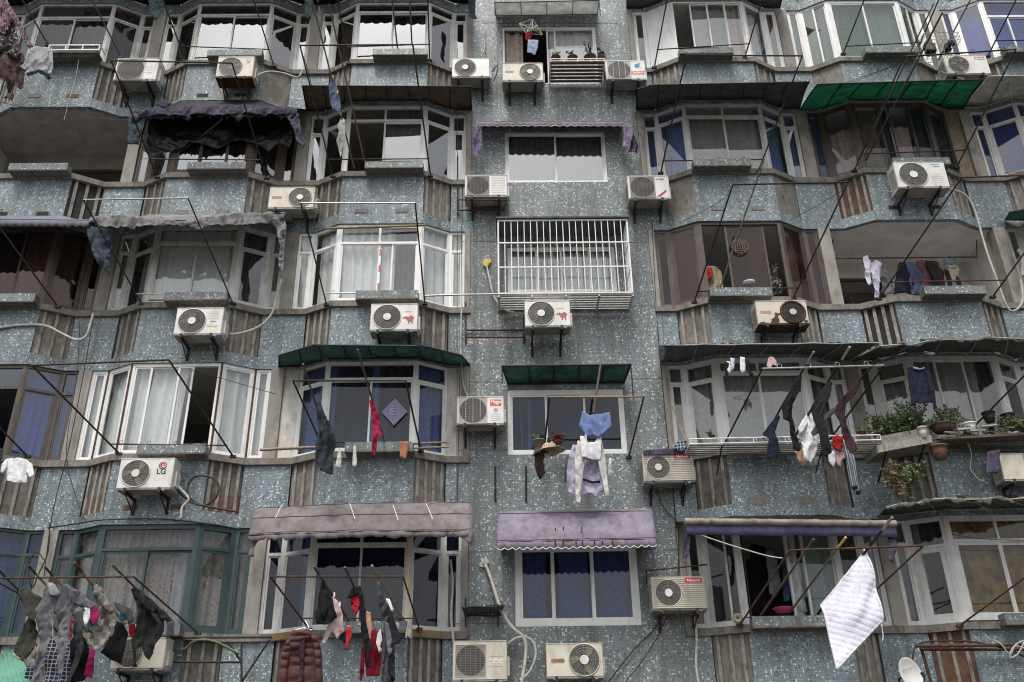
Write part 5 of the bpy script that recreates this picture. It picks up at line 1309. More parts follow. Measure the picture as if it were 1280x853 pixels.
# long row of leggings
def leg(label, m, pk, pts, cat='leggings', **kw):
    return garm(label, cat, yp(pk, *pts[0]), m, pts, fold=kw.pop('fold', .03), **kw)
leg('navy trousers at the left end of the leggings row', 'f_navy', 'd3a', [(973, 517), (975, 522), (969, 540), (975, 562), (976, 566), (970, 570), (962, 573), (958, 568), (961, 548), (953, 543), (962, 530)], 'trousers')
leg('black leggings bent double over a pole, second in the row from the navy trousers', 'f_black', 'd3a', [(998, 468), (1002, 470), (1001, 486), (991, 505), (990, 520), (995, 540), (1002, 560), (999, 564), (992, 562), (988, 540), (986, 528), (979, 524), (978, 506), (988, 490)])
leg('very dark brown leggings, longest of the row, right of the white shirt', 'f_black2', 'd3b', [(1036, 477), (1040, 478), (1038, 494), (1030, 512), (1030, 530), (1036, 550), (1040, 566), (1034, 570), (1028, 568), (1024, 545), (1017, 528), (1013, 510), (1022, 494)])
leg('maroon leggings at the right of the row, one foot pink', 'f_maroon', 'd3c', [(1072, 475), (1076, 478), (1070, 492), (1058, 505), (1056, 520), (1062, 540), (1072, 562), (1066, 568), (1062, 566), (1054, 545), (1049, 526), (1044, 514), (1050, 500)])
leg('charcoal leggings partly hidden behind the maroon pair', 'f_grey2', 'd3c', [(1048, 508), (1044, 516), (1032, 526), (1028, 538), (1016, 546), (1014, 540), (1026, 524), (1040, 510)])
garm('white short sleeved shirt among the dark leggings', 'shirt', yp('d3b', 1010, 520), 'f_white', [(1013, 512), (1018, 520), (1018, 530), (1022, 552), (1021, 566), (1013, 579), (1005, 574), (1002, 552), (998, 534), (1004, 524)], [('sleeve', None, [(1004, 524), (1010, 528), (1004, 540), (999, 545), (997, 536)], .02)], fold=.035)
garm('peach coloured slip behind the white shirt', 'slip', yp('d3b', 1010, 520) + .12, 'f_peach', [(998, 546), (1004, 552), (1008, 568), (1012, 578), (1004, 582), (997, 572), (993, 562)], fold=.03)
garm('bright red padded bra with white dots', 'bra', -.95, 'f_red', [(1041, 546), (1046, 544), (1050, 546), (1054, 545), (1054, 558), (1051, 564), (1045, 562), (1040, 556)], fold=.06, thick=.03)
garm('pink and white small skirt under the red bra', 'skirt', -.9, 'f_pink', [(1044, 564), (1054, 562), (1060, 572), (1052, 576), (1051, 585), (1046, 580)], [('white_half', 'f_white', [(1035, 566), (1044, 563), (1045, 578), (1041, 585), (1036, 576)], .01)], fold=.03)
o = garm('blue grey pinstriped trousers hanging longest at the end of the leggings row', 'trousers', -.98, 'f_pstripe', [(1054, 534), (1062, 538), (1066, 560), (1071, 590), (1075, 616), (1070, 618), (1066, 612), (1062, 590), (1057, 560)], [('leg', None, [(1054, 534), (1058, 540), (1063, 575), (1070, 611), (1065, 612), (1060, 590), (1056, 560)], .03), ('cuff', 'f_black', [(1065, 608), (1071, 607), (1072, 612), (1066, 613)], .05), ('cuff', 'f_black', [(1070, 614), (1076, 613), (1076, 618), (1070, 619)], .02)], fold=.02)
# socks hung along the canopy
for lb, m_, pts in (('black sock hung third window left end, leftmost of the five little socks', 'f_black', [(907, 452), (911, 454), (911, 468), (909, 476), (905, 475), (907, 466)]), ('white sock between the black sock and the window corner', 'f_white', [(908, 452), (912, 452), (914, 464), (912, 468), (909, 462)]), ('white sock shaped like a folded glove, near the black sock', 'f_lavlight', [(913, 447), (918, 448), (918, 460), (915, 464), (913, 456)]), ('long white sock hung alone in the middle of the five', 'f_white', [(925, 446), (931, 447), (932, 464), (928, 467), (925, 462)]), ('long black sock right of the white one', 'f_black', [(933, 449), (936, 449), (938, 462), (942, 469), (938, 470), (934, 464)])):
    garm(lb, 'sock', -.85, m_, pts, fold=.015)
for lb, m_, pts in (('', '', ()),): pass
o = garm('pale pink baby vest on a wire hanger above the steel rack', 'vest', -.85, 'f_pink', [(960, 448), (963, 446), (967, 447), (971, 452), (971, 459), (966, 456), (963, 462), (958, 458)], fold=.02)
p_ = [P(*q, -.85) for q in ((945, 445), (961, 440), (978, 445), (961, 448), (945, 445))]
MB().tube(p_, .006, 4).tube([P(961, 440, -.85), P(963, 436, -.85), P(960, 434, -.85)], .005, 4).build('hanger', 'black', o)
# right
o = garm('navy jumper with long sleeves hung flat in front of the weathered bay', 'jumper', -.75, 'f_navy', [(1134, 460), (1142, 459), (1150, 462), (1155, 460), (1160, 463), (1164, 478), (1168, 503), (1150, 505), (1141, 502), (1138, 490)], [('sleeve', None, [(1134, 461), (1140, 464), (1142, 490), (1145, 506), (1140, 507), (1136, 482)], .02), ('sleeve', None, [(1157, 462), (1163, 468), (1168, 490), (1172, 510), (1168, 511), (1162, 490)], .02), ('neck', 'f_lgrey', [(1141, 458), (1150, 461), (1156, 459), (1155, 461.5), (1149, 463), (1142, 461)], .02)], fold=.02)
o = garm('small white T shirt on a green hanger at the left edge', 'T shirt', -.75, 'f_white', [(8, 574), (20, 572), (32, 574), (36, 582), (34, 603), (20, 604), (8, 601)], [('sleeve', None, [(8, 574), (10, 583), (4, 592), (0, 590), (2, 580)], .01), ('sleeve', None, [(32, 574), (40, 580), (43, 594), (38, 599), (33, 590)], .01)], name='t_shirt', fold=.03)
MB().tube([P(16, 574, -.75), P(24, 568, -.75), P(32, 574, -.75)], .009, 4).tube([P(24, 568, -.75), P(24, 563, -.75)], .006, 4).build('hanger', 'sheet_green', o)
# bottom left laundry
B4 = [('olive green jacket with one sleeve pushed over a green pole', 'jacket', 'b4a', 'f_olive', [(22, 740), (30, 733), (40, 740), (52, 747), (50, 760), (44, 775), (46, 790), (46, 806), (40, 818), (30, 826), (17, 818), (22, 800), (32, 780), (38, 772), (34, 760), (26, 750)], [('lining', 'f_tan', [(16, 816), (30, 826), (44, 806), (46, 812), (32, 830), (15, 820)], .03), ('sleeve', None, [(22, 740), (30, 733), (44, 752), (50, 764), (44, 778), (36, 772), (30, 756)], .05)]),
      ('dark grey tracksuit top bunched on the second bamboo pole', 'tracksuit', 'b4b', 'f_grey', [(58, 730), (66, 728), (72, 736), (74, 744), (68, 760), (66, 776), (62, 800), (56, 830), (50, 856), (40, 855), (44, 830), (50, 800), (47, 784), (46, 766), (52, 752)], [('hood', 'f_lgrey', [(60, 728), (68, 730), (75, 742), (70, 745), (64, 744), (60, 738)], .05)]),
      ('light grey long shirt spread from the third pole', 'shirt', 'b4c', 'f_grey', [(78, 732), (84, 730), (96, 738), (110, 746), (122, 756), (118, 761), (106, 760), (96, 758), (90, 764), (86, 782), (84, 810), (78, 846), (74, 844), (73, 810), (71, 776), (74, 752)], [('sleeve', None, [(84, 732), (100, 742), (122, 756), (116, 761), (100, 757), (88, 752)], .04)]),
      ('brown checked coat with white squares on the thick bamboo pole', 'coat', 'b4d', 'f_check', [(115, 735), (121, 730), (128, 736), (134, 748), (140, 764), (144, 770), (142, 785), (136, 800), (127, 815), (118, 812), (108, 804), (114, 794), (122, 784), (126, 772), (122, 756), (118, 746)], [('sleeve', None, [(113, 738), (119, 731), (132, 746), (144, 764), (138, 768), (126, 754)], .05)]),
      ('black rain jacket with creased tails on the last pole', 'jacket', 'b4e', 'f_black2', [(164, 737), (169, 735), (178, 742), (192, 752), (200, 760), (206, 774), (205, 790), (196, 806), (186, 826), (180, 820), (176, 808), (172, 812), (171, 834), (166, 834), (166, 800), (170, 784), (174, 768), (170, 752)], [('sleeve', None, [(164, 736), (170, 734), (190, 750), (197, 760), (192, 766), (178, 758), (169, 746)], .05), ('sleeve', None, [(196, 757), (206, 764), (217, 776), (210, 778), (200, 772)], .03)])]
for lb, ct, pk, m_, pts, pr in B4:
    garm(lb, ct, yp(pk, *pts[0]), m_, pts, pr, fold=.06)
for lb, ct, y_, m_, pts in (('blue and white plaid shirt low in the bottom left laundry', 'shirt', -.75, 'f_plaid', [(64, 790), (70, 806), (74, 812), (88, 802), (88, 860), (54, 860), (58, 826)]),
      ('scrap of blue plaid cloth at the lower left of the laundry', 'cloth', -.8, 'f_plaid', [(34, 832), (46, 834), (42, 850), (31, 848)]),
      ('khaki trouser leg behind the dark grey tracksuit', 'trousers', -.6, 'f_tan', [(48, 806), (60, 796), (66, 776), (68, 800), (60, 830), (56, 850), (50, 836), (40, 822)]),
      ('bright red strip of cloth between the two grey shirts', 'cloth', -.6, 'f_red', [(84, 774), (90, 772), (88, 796), (84, 802), (72, 812), (73, 802), (80, 800)]),
      ('magenta shirt front behind the checked coat', 'shirt', -.6, 'f_magenta', [(116, 758), (127, 758), (122, 778), (114, 784), (112, 774)]),
      ('magenta trouser leg hanging below the checked coat', 'trousers', -.62, 'f_magenta', [(114, 810), (120, 812), (115, 848), (107, 846), (110, 826)]),
      ('dark grey knotted shirt below the light grey sleeve', 'shirt', -.85, 'f_grey2', [(92, 766), (104, 762), (106, 780), (104, 790), (106, 812), (98, 832), (88, 854), (84, 852), (92, 826), (96, 806), (90, 794)]),
      ('black trousers with white dotted seam behind the knotted shirt', 'trousers', -.6, 'f_black', [(88, 800), (98, 790), (108, 800), (112, 812), (106, 850), (84, 856), (86, 824)]),
      ('white undershirt corner beside the magenta shirt', 'undershirt', -.68, 'f_white', [(104, 760), (112, 758), (114, 772), (108, 784), (104, 776)]),
      ('black skirt like jacket tail left of the rain jacket', 'jacket', -.8, 'f_black', [(144, 776), (154, 780), (160, 792), (158, 804), (152, 830), (140, 826), (126, 816), (134, 802), (142, 790)]),
      ('bright blue cap among the dark jackets', 'cap', -.9, 'f_cyan', [(149, 766), (159, 764), (160, 772), (155, 776), (148, 775)]),
      ('grey bag over the blue cap', 'bag', -.95, 'f_grey2', [(142, 752), (154, 756), (164, 762), (168, 776), (160, 780), (156, 770), (146, 762)]),
      ('small red pouch left of the rain jacket', 'pouch', -.86, 'f_red', [(162, 781), (169, 779), (169, 796), (164, 800), (161, 792)]),
      ('grey rag on the rack arm right of the rain jacket', 'rag', -.5, 'f_grey2', [(208, 778), (218, 776), (217, 796), (207, 798)])):
    garm(lb, ct, y_, m_, pts, fold=.05)
# bottom middle laundry
yk = yp('c4a', 402, 728)
o = garm('black hooded top sagging from the green pole under the mauve awning', 'hoodie', yk, 'f_black', [(401, 728), (406, 727), (412, 740), (417, 754), (421, 772), (414, 780), (406, 782), (396, 779), (393, 768), (398, 752)], [('fold', 'f_black2', [(402, 736), (408, 740), (410, 756), (406, 776), (401, 766)], .05)], fold=.06)
garm('pale pink long sleeved shirt beside the black hooded top', 'shirt', yk + .15, 'f_pink', [(416, 746), (423, 752), (428, 766), (430, 790), (424, 794), (422, 800), (414, 788), (406, 806), (403, 804), (408, 784), (418, 772)], [('sleeve', None, [(410, 784), (415, 786), (407, 806), (403, 805)], .02)], fold=.03)
peg(o, 418, 744, yk - .02); peg(o, 425, 756, yk - .02)
garm('red string top hanging low right of the pink shirt', 'top', yk + .1, 'f_red', [(433, 784), (439, 783), (440, 796), (436, 802), (435, 813), (431, 812), (432, 800)], fold=.03)
garm('dark grey cloth between the pink shirt and the red top', 'cloth', yk + .2, 'f_black2', [(427, 792), (432, 788), (434, 802), (430, 805), (424, 798)], fold=.03)
yk = yp('c4b', 446, 733)
garm('red oven mitten with black spots and black cuff', 'mitten', yk, 'f_spot', [(437, 744), (446, 741), (451, 752), (449, 762), (444, 770), (439, 758)], [('cuff', 'f_black', [(434, 748), (440, 735), (450, 732), (453, 744), (446, 744), (438, 748)], .03)], fold=.03, thick=.03)
garm('long black strap like scarf hanging past the red sweater', 'scarf', yk - .02, 'f_black', [(448, 738), (454, 742), (456, 770), (462, 800), (466, 810), (461, 818), (463, 834), (459, 834), (457, 815), (451, 790), (450, 762)], fold=.03)
garm('orange pink sock with white peg', 'sock', yk + .1, 'f_peach', [(458, 764), (463, 766), (465, 784), (463, 800), (459, 801), (457, 784)], fold=.02)
garm('deep red sweater hanging low behind the black scarf', 'sweater', yk + .35, 'f_dred', [(454, 790), (470, 786), (478, 800), (477, 828), (475, 845), (458, 846), (456, 830)], [('sleeve', None, [(452, 810), (457, 806), (455, 840), (452, 852), (449, 850)], .01)], fold=.04)
yk = yp('c4c', 475, 728)
garm('charcoal trousers hanging from the bamboo pole to the bottom edge', 'trousers', yk, 'f_grey2', [(471, 728), (475, 726), (478, 740), (486, 760), (490, 780), (492, 800), (490, 830), (488, 860), (476, 860), (478, 820), (480, 780), (474, 756)], [('leg', 'f_black2', [(484, 752), (490, 766), (496, 784), (503, 797), (498, 806), (493, 806), (494, 850), (484, 858), (486, 800), (486, 770)], .03), ('grey_panel', 'f_grey', [(480, 776), (486, 780), (490, 800), (490, 816), (486, 822), (482, 800)], .05)], fold=.04)
garm('white sock pair pegged beside the charcoal trousers', 'sock', yk, 'f_white', [(482, 748), (487, 749), (492, 762), (490, 766), (486, 762)], fold=.02)
garm('white cloth behind the charcoal trousers', 'cloth', yk + .2, 'f_white', [(472, 792), (476, 786), (478, 800), (475, 808), (478, 814), (474, 816), (470, 804)], fold=.02)
garm('light blue rag right of the charcoal trousers', 'rag', yk + .3, 'f_sky', [(495, 778), (499, 780), (499, 789), (495, 788)], fold=.02)
# maroon puffer coat
yk = -1.0
pc_ = P(376, 790, yk)
co = thing('puffer_coat', 'brown red quilted puffer coat with hood, hung on the left rack arm at bottom', 'coat', pc_, 'laundry hung out to dry')
def puff(name, pts, y_, bands, m_='f_puffer', par=co):
    """padded cloth: left and right outlines, swollen between the seams"""
    n = len(pts); mb = MB(); rows = []; back = []
    top, bot = pts[0], pts[-1]
    R = bands * 6; W_ = 10
    for j in range(R + 1):
        s = j / R * (n - 1); k = min(int(s), n - 2); q = s - k
        xl = pts[k][0] * (1 - q) + pts[k + 1][0] * q; xr_ = pts[k][1] * (1 - q) + pts[k + 1][1] * q; yy = pts[k][2] * (1 - q) + pts[k + 1][2] * q
        a, b = P(xl, yy, y_), P(xr_, yy, y_)
        pf = abs(math.sin(math.pi * j / 6)) ** .6 * .035
        row = []; bk = []
        for i in range(W_ + 1):
            u = i / W_; p = a.lerp(b, u)
            sw = math.sin(math.pi * u) ** .5
            row.append(p + V3((0, -.03 * sw - pf * sw - .01 * noise.noise((p.x * 12, p.z * 12, 3)), .006 * noise.noise((p.x * 15, p.z * 9, 7)))))
            bk.append(p + V3((0, .04 * sw, 0)))
        rows.append(row); back.append(bk)
    vs = [p for r_ in rows for p in r_]; o_ = len(vs); vs += [p for r_ in back for p in r_]
    fs = []; n_ = W_ + 1
    for j in range(R):
        for i in range(W_):
            a = j * n_ + i
            fs += [(a, a + n_, a + n_ + 1, a + 1), (o_ + a, o_ + a + 1, o_ + a + n_ + 1, o_ + a + n_)]
    mb.add(vs, fs, 0, True)
    return mb.build(name, m_, par)
puff('body', [(364, 390, 791), (361, 394, 800), (358, 395, 815), (357, 395, 835), (354, 397, 872)], yk, 7)
puff('sleeve', [(358, 366, 800), (352, 364, 815), (349, 360, 835), (345, 358, 872)], yk - .04, 6)
puff('sleeve', [(388, 397, 795), (392, 402, 812), (394, 403, 835), (395, 405, 872)], yk - .04, 6)
puff('hood', [(366, 388, 788), (362, 392, 795), (360, 380, 803), (363, 374, 812)], yk - .06, 3)
cloth('zip_placket', [(374, 800), (381, 800), (379, 830), (376, 872), (371, 872), (374, 830)], yk - .10, 'f_maroon', co)
MB().tube([P(380, 787, yk), P(386, 785, yk - .05), P(382, 776, yk + .1)], .008, 5).tube([P(366, 789, yk), P(380, 785, yk), P(390, 788, yk)], .008, 5).build('hanger', 'white_paint', co)
# mop with a yellow stick
mp = thing('mop', 'string mop with a thin yellow stick, hung head down beside the laundry', 'mop', P(511, 780, -.35))
MB().tube([P(509, 668, -.35), P(512.5, 775, -.35)], .014, 6).build('stick', 'yellow_paint', mp)
m = MB()
for i in range(26):
    a = random.random() * 6.28; r_ = random.uniform(0, .05); p = P(512.5, 774, -.35)
    m.tube([p + V3((r_ * .3 * math.cos(a), r_ * .3 * math.sin(a), 0)), p + V3((r_ * math.cos(a), r_ * math.sin(a), -.12)), p + V3((r_ * 1.3 * math.cos(a), r_ * 1.3 * math.sin(a), -.24 - random.random() * .05))], .008, 4)
m.build('head', 'f_offwhite', mp)
# quilt
fabric('f_quilt', (.66, .65, .74), (.60, .59, .68), .85)
yk = yp('d4c', 1081, 692)
a_, b_, c_, d_ = P(1082, 690, yk), P(1103, 776, yk - .25), P(1045, 837, yk - .1), P(1027, 757, yk + .15)
rows = []
n_ = 110
for j in range(n_ + 1):
    row = []
    for i in range(n_ + 1):
        u, v = i / n_, j / n_
        p = a_.lerp(b_, u).lerp(d_.lerp(c_, u), v)
        q = abs(math.sin((u + v) * math.pi * 11)) ** .5
        q2 = abs(math.sin((u - v) * math.pi * 9)) ** .5 * .45 + .55
        p = p + V3((0, -.008 * q * q2 + .11 * noise.noise((u * 2.6, v * 2.2, 4)) - .10 * math.sin(math.pi * u) * (1 - .4 * v) , .006 * noise.noise((u * 6, v * 6, 9))))
        row.append(p)
    rows.append(row)
ql = thing('quilt', 'white lavender quilted blanket hanging by one corner from a steel pole', 'quilt', a_, 'laundry hung out to dry')
m = MB(); sheet_mesh(m, rows, .03, 0, True, (0, 1, 0)); m.build('padded_cover', 'f_quilt', ql)
m = MB()
per = [rows[0][i] for i in range(n_ + 1)] + [rows[j][n_] for j in range(n_ + 1)] + [rows[n_][n_ - i] for i in range(n_ + 1)] + [rows[n_ - j][0] for j in range(n_ + 1)]
m.tube([p + V3((0, .012, 0)) for p in per], .018, 5); m.build('hem', 'f_white', ql)
m = MB(); m.tube([a_, P(1083, 685, yk), P(1080, 686, yk), a_ + V3((-.02, 0, -.05))], .008, 4); m.tube([P(1102, 780, yk - .25), P(1104, 795, yk - .25), P(1103.5, 801, yk - .25)], .008, 4); m.build('tie_tape', 'f_white', ql)
# inside the open white balcony
yb_ = .55
rr2 = irons('hanging rail inside the open white balcony', [[(1040, 323.5, yb_), (1222, 321.5, yb_)], [(1041, 323.5, yb_), (1041, 300, yb_)], [(1221, 321.5, yb_), (1221, 300, yb_)]], yb_, .014, 'rust', 'hanging_rail', 'rail')
for lb, ct, m_, pts, pr in (('lavender grey long johns hung at the left of the open balcony', 'long johns', 'f_lavlight', [(1079, 321), (1084, 319), (1088, 328), (1094, 326), (1103, 330), (1100, 348), (1099, 372), (1094, 372), (1092, 352), (1088, 340), (1088, 358), (1084, 358), (1081, 340)], ()),
      ('grey trousers next to the lavender long johns', 'trousers', 'f_grey', [(1103, 324), (1106, 330), (1113, 345), (1119, 366), (1108, 368), (1103, 366), (1102, 345)], ()),
      ('navy coat, first of the coats on the balcony rail', 'coat', 'f_navy', [(1124, 328), (1134, 328), (1140, 342), (1144, 366), (1118, 366), (1121, 342)], ()),
      ('blue jacket showing an edge right of the navy coat', 'jacket', 'f_jean', [(1132, 327), (1143, 328), (1152, 343), (1157, 368), (1140, 368), (1136, 342)], ()),
      ('plum puffer jacket in the middle of the balcony coats', 'jacket', 'f_plum', [(1146, 327), (1154, 326), (1162, 338), (1168, 352), (1168, 366), (1154, 366), (1150, 348)], ()),
      ('charcoal coat right of the plum puffer jacket', 'coat', 'f_black2', [(1157, 326), (1166, 326), (1174, 340), (1177, 366), (1168, 366), (1164, 346)], ()),
      ('dark brown jacket at the right end of the balcony coats', 'jacket', 'f_brown', [(1167, 326), (1172, 327), (1180, 342), (1182, 366), (1176, 366), (1173, 344)], ()),
      ('beige and black underwear on a blue peg hanger in the balcony', 'underwear', 'f_tan', [(1184, 332), (1196, 332), (1200, 338), (1198, 344), (1195, 354), (1190, 352), (1186, 344)], (('dark_piece', 'f_black', [(1180, 336), (1185, 338), (1189, 352), (1191, 366), (1184, 366), (1182, 350)], .02), ('dark_piece', 'f_black2', [(1196, 344), (1200, 350), (1202, 356), (1198, 358), (1194, 352)], .02)))):
    garm(lb, ct, yb_ - random.uniform(0, .12), m_, pts, pr, fold=.05, thick=.04 if ct in ('coat', 'jacket') else .012)
hg = thing('peg_hanger', 'blue ring of pegs holding the beige underwear', 'peg hanger', P(1188, 326, yb_ - .1))
p = P(1188, 328, yb_ - .1); MB().ring((p.x, p.y, p.z), .13, .008, 20, 0, 4).tube([p + V3((-.13, 0, 0)), p + V3((0, 0, .1)), p + V3((.13, 0, 0))], .006, 4).build('ring', 'f_cyan', hg)
# things seen in open windows
for lb, ct, y_, m_, pts in (('red and cream folded quilt in the open brown window, left opening', 'quilt', .42, 'f_tan', [(880, 335), (886, 333), (896, 334), (902, 340), (904, 362), (880, 362)]),
      ('red blotched cloth on the folded quilt in the brown window', 'cloth', .37, 'f_red', [(880, 338), (889, 334), (891, 344), (887, 350), (881, 350)]),
      ('cream and red blanket behind the left brown pane', 'blanket', .55, 'f_offwhite', [(860, 336), (872, 331), (876, 350), (874, 366), (856, 366)]),
      ('black and white patterned cloth in the right opening of the brown window', 'cloth', .42, 'f_floral', [(962, 332), (972, 330), (978, 350), (980, 370), (965, 368)]),
      ('pink jacket behind the right brown pane', 'jacket', .50, 'f_pink', [(984, 304), (990, 302), (1003, 306), (1004, 330), (994, 332), (986, 326)]),
      ('white shirt hung inside the dark open window above the pink bowl', 'shirt', .55, 'f_lgrey', [(957, 690), (965, 688), (971, 700), (975, 730), (966, 744), (962, 742), (960, 720)]),
      ('blue work shirt hung inside beside the white shirt', 'shirt', .6, 'f_blue', [(978, 690), (984, 700), (988, 730), (986, 752), (980, 752), (978, 724)]),
      ('dark coat deep inside the open window above the pink bowl', 'coat', .8, 'f_black2', [(938, 680), (956, 684), (960, 720), (962, 768), (940, 768)]),
      ('pale curtain drawn to the side of the open window above the pink bowl', 'curtain', .2, 'f_offwhite', [(978, 672), (990, 672), (1000, 710), (1008, 766), (1000, 768), (992, 740)])):
    garm(lb, ct, y_, m_, pts, fold=.05)
# bowl, toy, dish, jars
def lathe(mb, c, prof, n=20, mi=0, axis='z'):
    vs = []; fs = []
    for r_, h_ in prof:
        for i in range(n):
            a = 2 * math.pi * i / n; vs.append((c[0] + r_ * math.cos(a), c[1] + r_ * math.sin(a), c[2] + h_))
    for j in range(len(prof) - 1):
        for i in range(n): fs.append((j * n + i, j * n + (i + 1) % n, (j + 1) * n + (i + 1) % n, (j + 1) * n + i))
    fs += [tuple(range(n - 1, -1, -1)), tuple(range((len(prof) - 1) * n, len(prof) * n))]
    return mb.add(vs, fs, mi, True)
pm('pink_plastic', (.62, .10, .30), (.55, .08, .26), .4); pm('terracotta', (.20, .09, .055), (.12, .058, .038), .8, bmp=.2); pm('clay', (.30, .25, .20), (.2, .165, .13), .8)
c = P(980, 767, -.14)
tag(lathe(MB(), c, [(.10, 0), (.165, .07), (.175, .075), (.165, .08), (.10, .012), (.01, .01)]).build('bowl', 'pink_plastic', None, c), 'upturned bright pink plastic bowl on the tiled ledge', 'bowl')
c = P(922, 773, -.10)
ty = MB(); 
for i in range(18):
    a = 2 * math.pi * i / 18; a2 = 2 * math.pi * (i + 1) / 18
    ty.tube([(c.x + .05 * math.cos(a), c.y, c.z + .05 * math.sin(a)), (c.x + .05 * math.cos(a2), c.y, c.z + .05 * math.sin(a2))], .032, 7, 0, False)
tag(ty.build('bath_ring', 'f_tan', None, c), 'small beige ring shaped toy lying on the bare concrete sill end', 'toy')
c = P(937, 357, -.1)
tag(lathe(MB(), c, [(.04, 0), (.09, .035), (.11, .075), (.10, .078), (.04, .015), (.01, .015)]).build('basin', 'f_lavlight', None, c), 'pale round basin behind the rack bar of the brown framed bay', 'basin')
# satellite dish
c = P(1136, 843, -.45)
ds = thing('satellite_dish', 'pale grey satellite dish with a dark receiver at the bottom right', 'satellite dish', c)
Mt = Matrix.Translation(c) @ Matrix.Rotation(math.radians(-18), 4, 'Y') @ Matrix.Rotation(math.radians(18), 4, 'Z') @ Matrix.Rotation(math.radians(90), 4, 'X')
m = MB(); m.M = Mt
prof = [(.0, 0), (.06, .003), (.12, .014), (.17, .03), (.205, .05), (.21, .05), (.205, .044), (.17, .022), (.06, -.006), (.0, -.008)]
vs = []; n = 32
for r_, h_ in prof: vs += [(r_ * math.cos(2 * math.pi * i / n) * .92, r_ * math.sin(2 * math.pi * i / n) * 1.12, h_) for i in range(n)]
fs = [(j * n + i, j * n + (i + 1) % n, (j + 1) * n + (i + 1) % n, (j + 1) * n + i) for j in range(len(prof) - 1) for i in range(n)]
m.add(vs, fs, 0, True); m.build('reflector', 'ac_panel' if False else 'ac_white', ds)
m = MB(); m.M = Mt; m.tube([(0, -.24, .0), (.02, -.16, .2), (.02, -.08, .26)], .010, 5); m.tube([(.02, -.10, .25), (.02, -.03, .24)], .026, 8); m.build('receiver', 'rubber', ds)
m = MB(); m.M = Mt; m.ring((-.07, .0, .0), .0001, .0001, 4); m.tube([(0, 0, -.01), (0, -.02, -.25), (0, -.3, -.35)], .016, 6); m.build('mast', 'steel', ds)
m = MB(); m.M = Mt
for i in range(14):
    a, a2 = 2 * math.pi * i / 14, 2 * math.pi * (i + 1) / 14; m.tube([(-.07 + .022 * math.cos(a), .07 + .022 * math.sin(a), .022), (-.07 + .022 * math.cos(a2), .07 + .022 * math.sin(a2), .022)], .0035, 4)
for i in range(5): m.tube([(-.03 + i * .025, .065, .018 + abs(i - 1) * .003), (-.018 + i * .025, .065, .018 + abs(i - 1) * .003)], .006, 4)
m.build('worn_emblem', 'ac_panel', ds)
# diamond paper on the glass and round paper cut
fabric('paper_lilac', (.36, .30, .48), (.29, .24, .40)); fabric('paper_light', (.50, .50, .62)); fabric('paper_tan', (.19, .15, .12), (.14, .11, .09))
yk = .028
dm = thing('paper_diamond', 'lilac diamond of patterned paper stuck on the pane under the teal canopy', 'paper decoration', P(493, 515, yk))
c = P(493, 515, yk); h1 = P(493, 498, yk).z - c.z; w1 = P(509, 515, yk).x - c.x
flat_poly(dm, 'paper', [(c.x + w1, c.z), (c.x, c.z + h1), (c.x - w1, c.z), (c.x, c.z - h1)], yk, 'paper_lilac', .003)
m = MB(); cc = [(w1, 0), (0, h1), (-w1, 0), (0, -h1), (w1, 0)]
for a, b in zip(cc, cc[1:]): m.tube([(c.x + a[0] * .95, yk - .004, c.z + a[1] * .95), (c.x + b[0] * .95, yk - .004, c.z + b[1] * .95)], .005, 4)
for (a, b, a2, b2) in ((-.3, .45, .32, .45), (-.34, .22, .34, .22), (-.34, .22, -.2, -.02), (.34, .22, .1, .0), (-.25, .0, .3, .0), (-.28, -.22, .3, -.22), (-.28, 0, -.28, -.22), (.3, 0, .3, -.22), (-.36, -.42, .36, -.42), (-.2, .34, .24, .33), (-.2, -.11, .22, -.11)):
    m.tube([(c.x + a * w1, yk - .004, c.z + b * h1), (c.x + a2 * w1, yk - .004, c.z + b2 * h1)], .011, 4)
m.build('pattern', 'paper_light', dm)
c = P(925, 308, yk); 
dm = thing('paper_cut', 'round tan paper cut stuck on the brown tinted pane', 'paper decoration', c)
m = MB()
for q in (.165, .15, .06): m.ring((c.x, yk - .002, c.z), q, .006, 36, 0, 4)
for i in range(5): x_ = -.10 + .05 * i; m.tube([(c.x + x_, yk - .002, c.z - .1), (c.x + x_ * .7, yk - .002, c.z + .1)], .009, 4)
for i in range(5): z_ = -.10 + .05 * i; m.tube([(c.x - .11, yk - .003, c.z + z_), (c.x + .11, yk - .003, c.z + z_)], .008, 4)
for i in range(12): a = i * math.pi / 6; m.tube([(c.x + .15 * math.cos(a), yk - .002, c.z + .15 * math.sin(a)), (c.x + .10 * math.cos(a + .3), yk - .002, c.z + .10 * math.sin(a + .3))], .008, 4)
m.build('paper', 'paper_tan', dm)
# red striped tape on the white window mullion
c = [P(475.5, 310, .0), P(473, 366, .0)]
tp = tag(MB().box(c[0].x - .016, c[0].x + .016, .016, .02, c[1].z, c[0].z).build('tape', 'white_paint', None, c[0]), 'white and red safety tape stuck down the mullion of the white curtained bay', 'tape')
m = MB()
for i in (0, 2.2, 4.6): z_ = c[0].z - (c[0].z - c[1].z) * i / 6; m.box(c[0].x - .013, c[0].x + .013, .0125, .016, z_ - .16, z_ - .02)
m.build('red_mark', 'red_paint', tp)
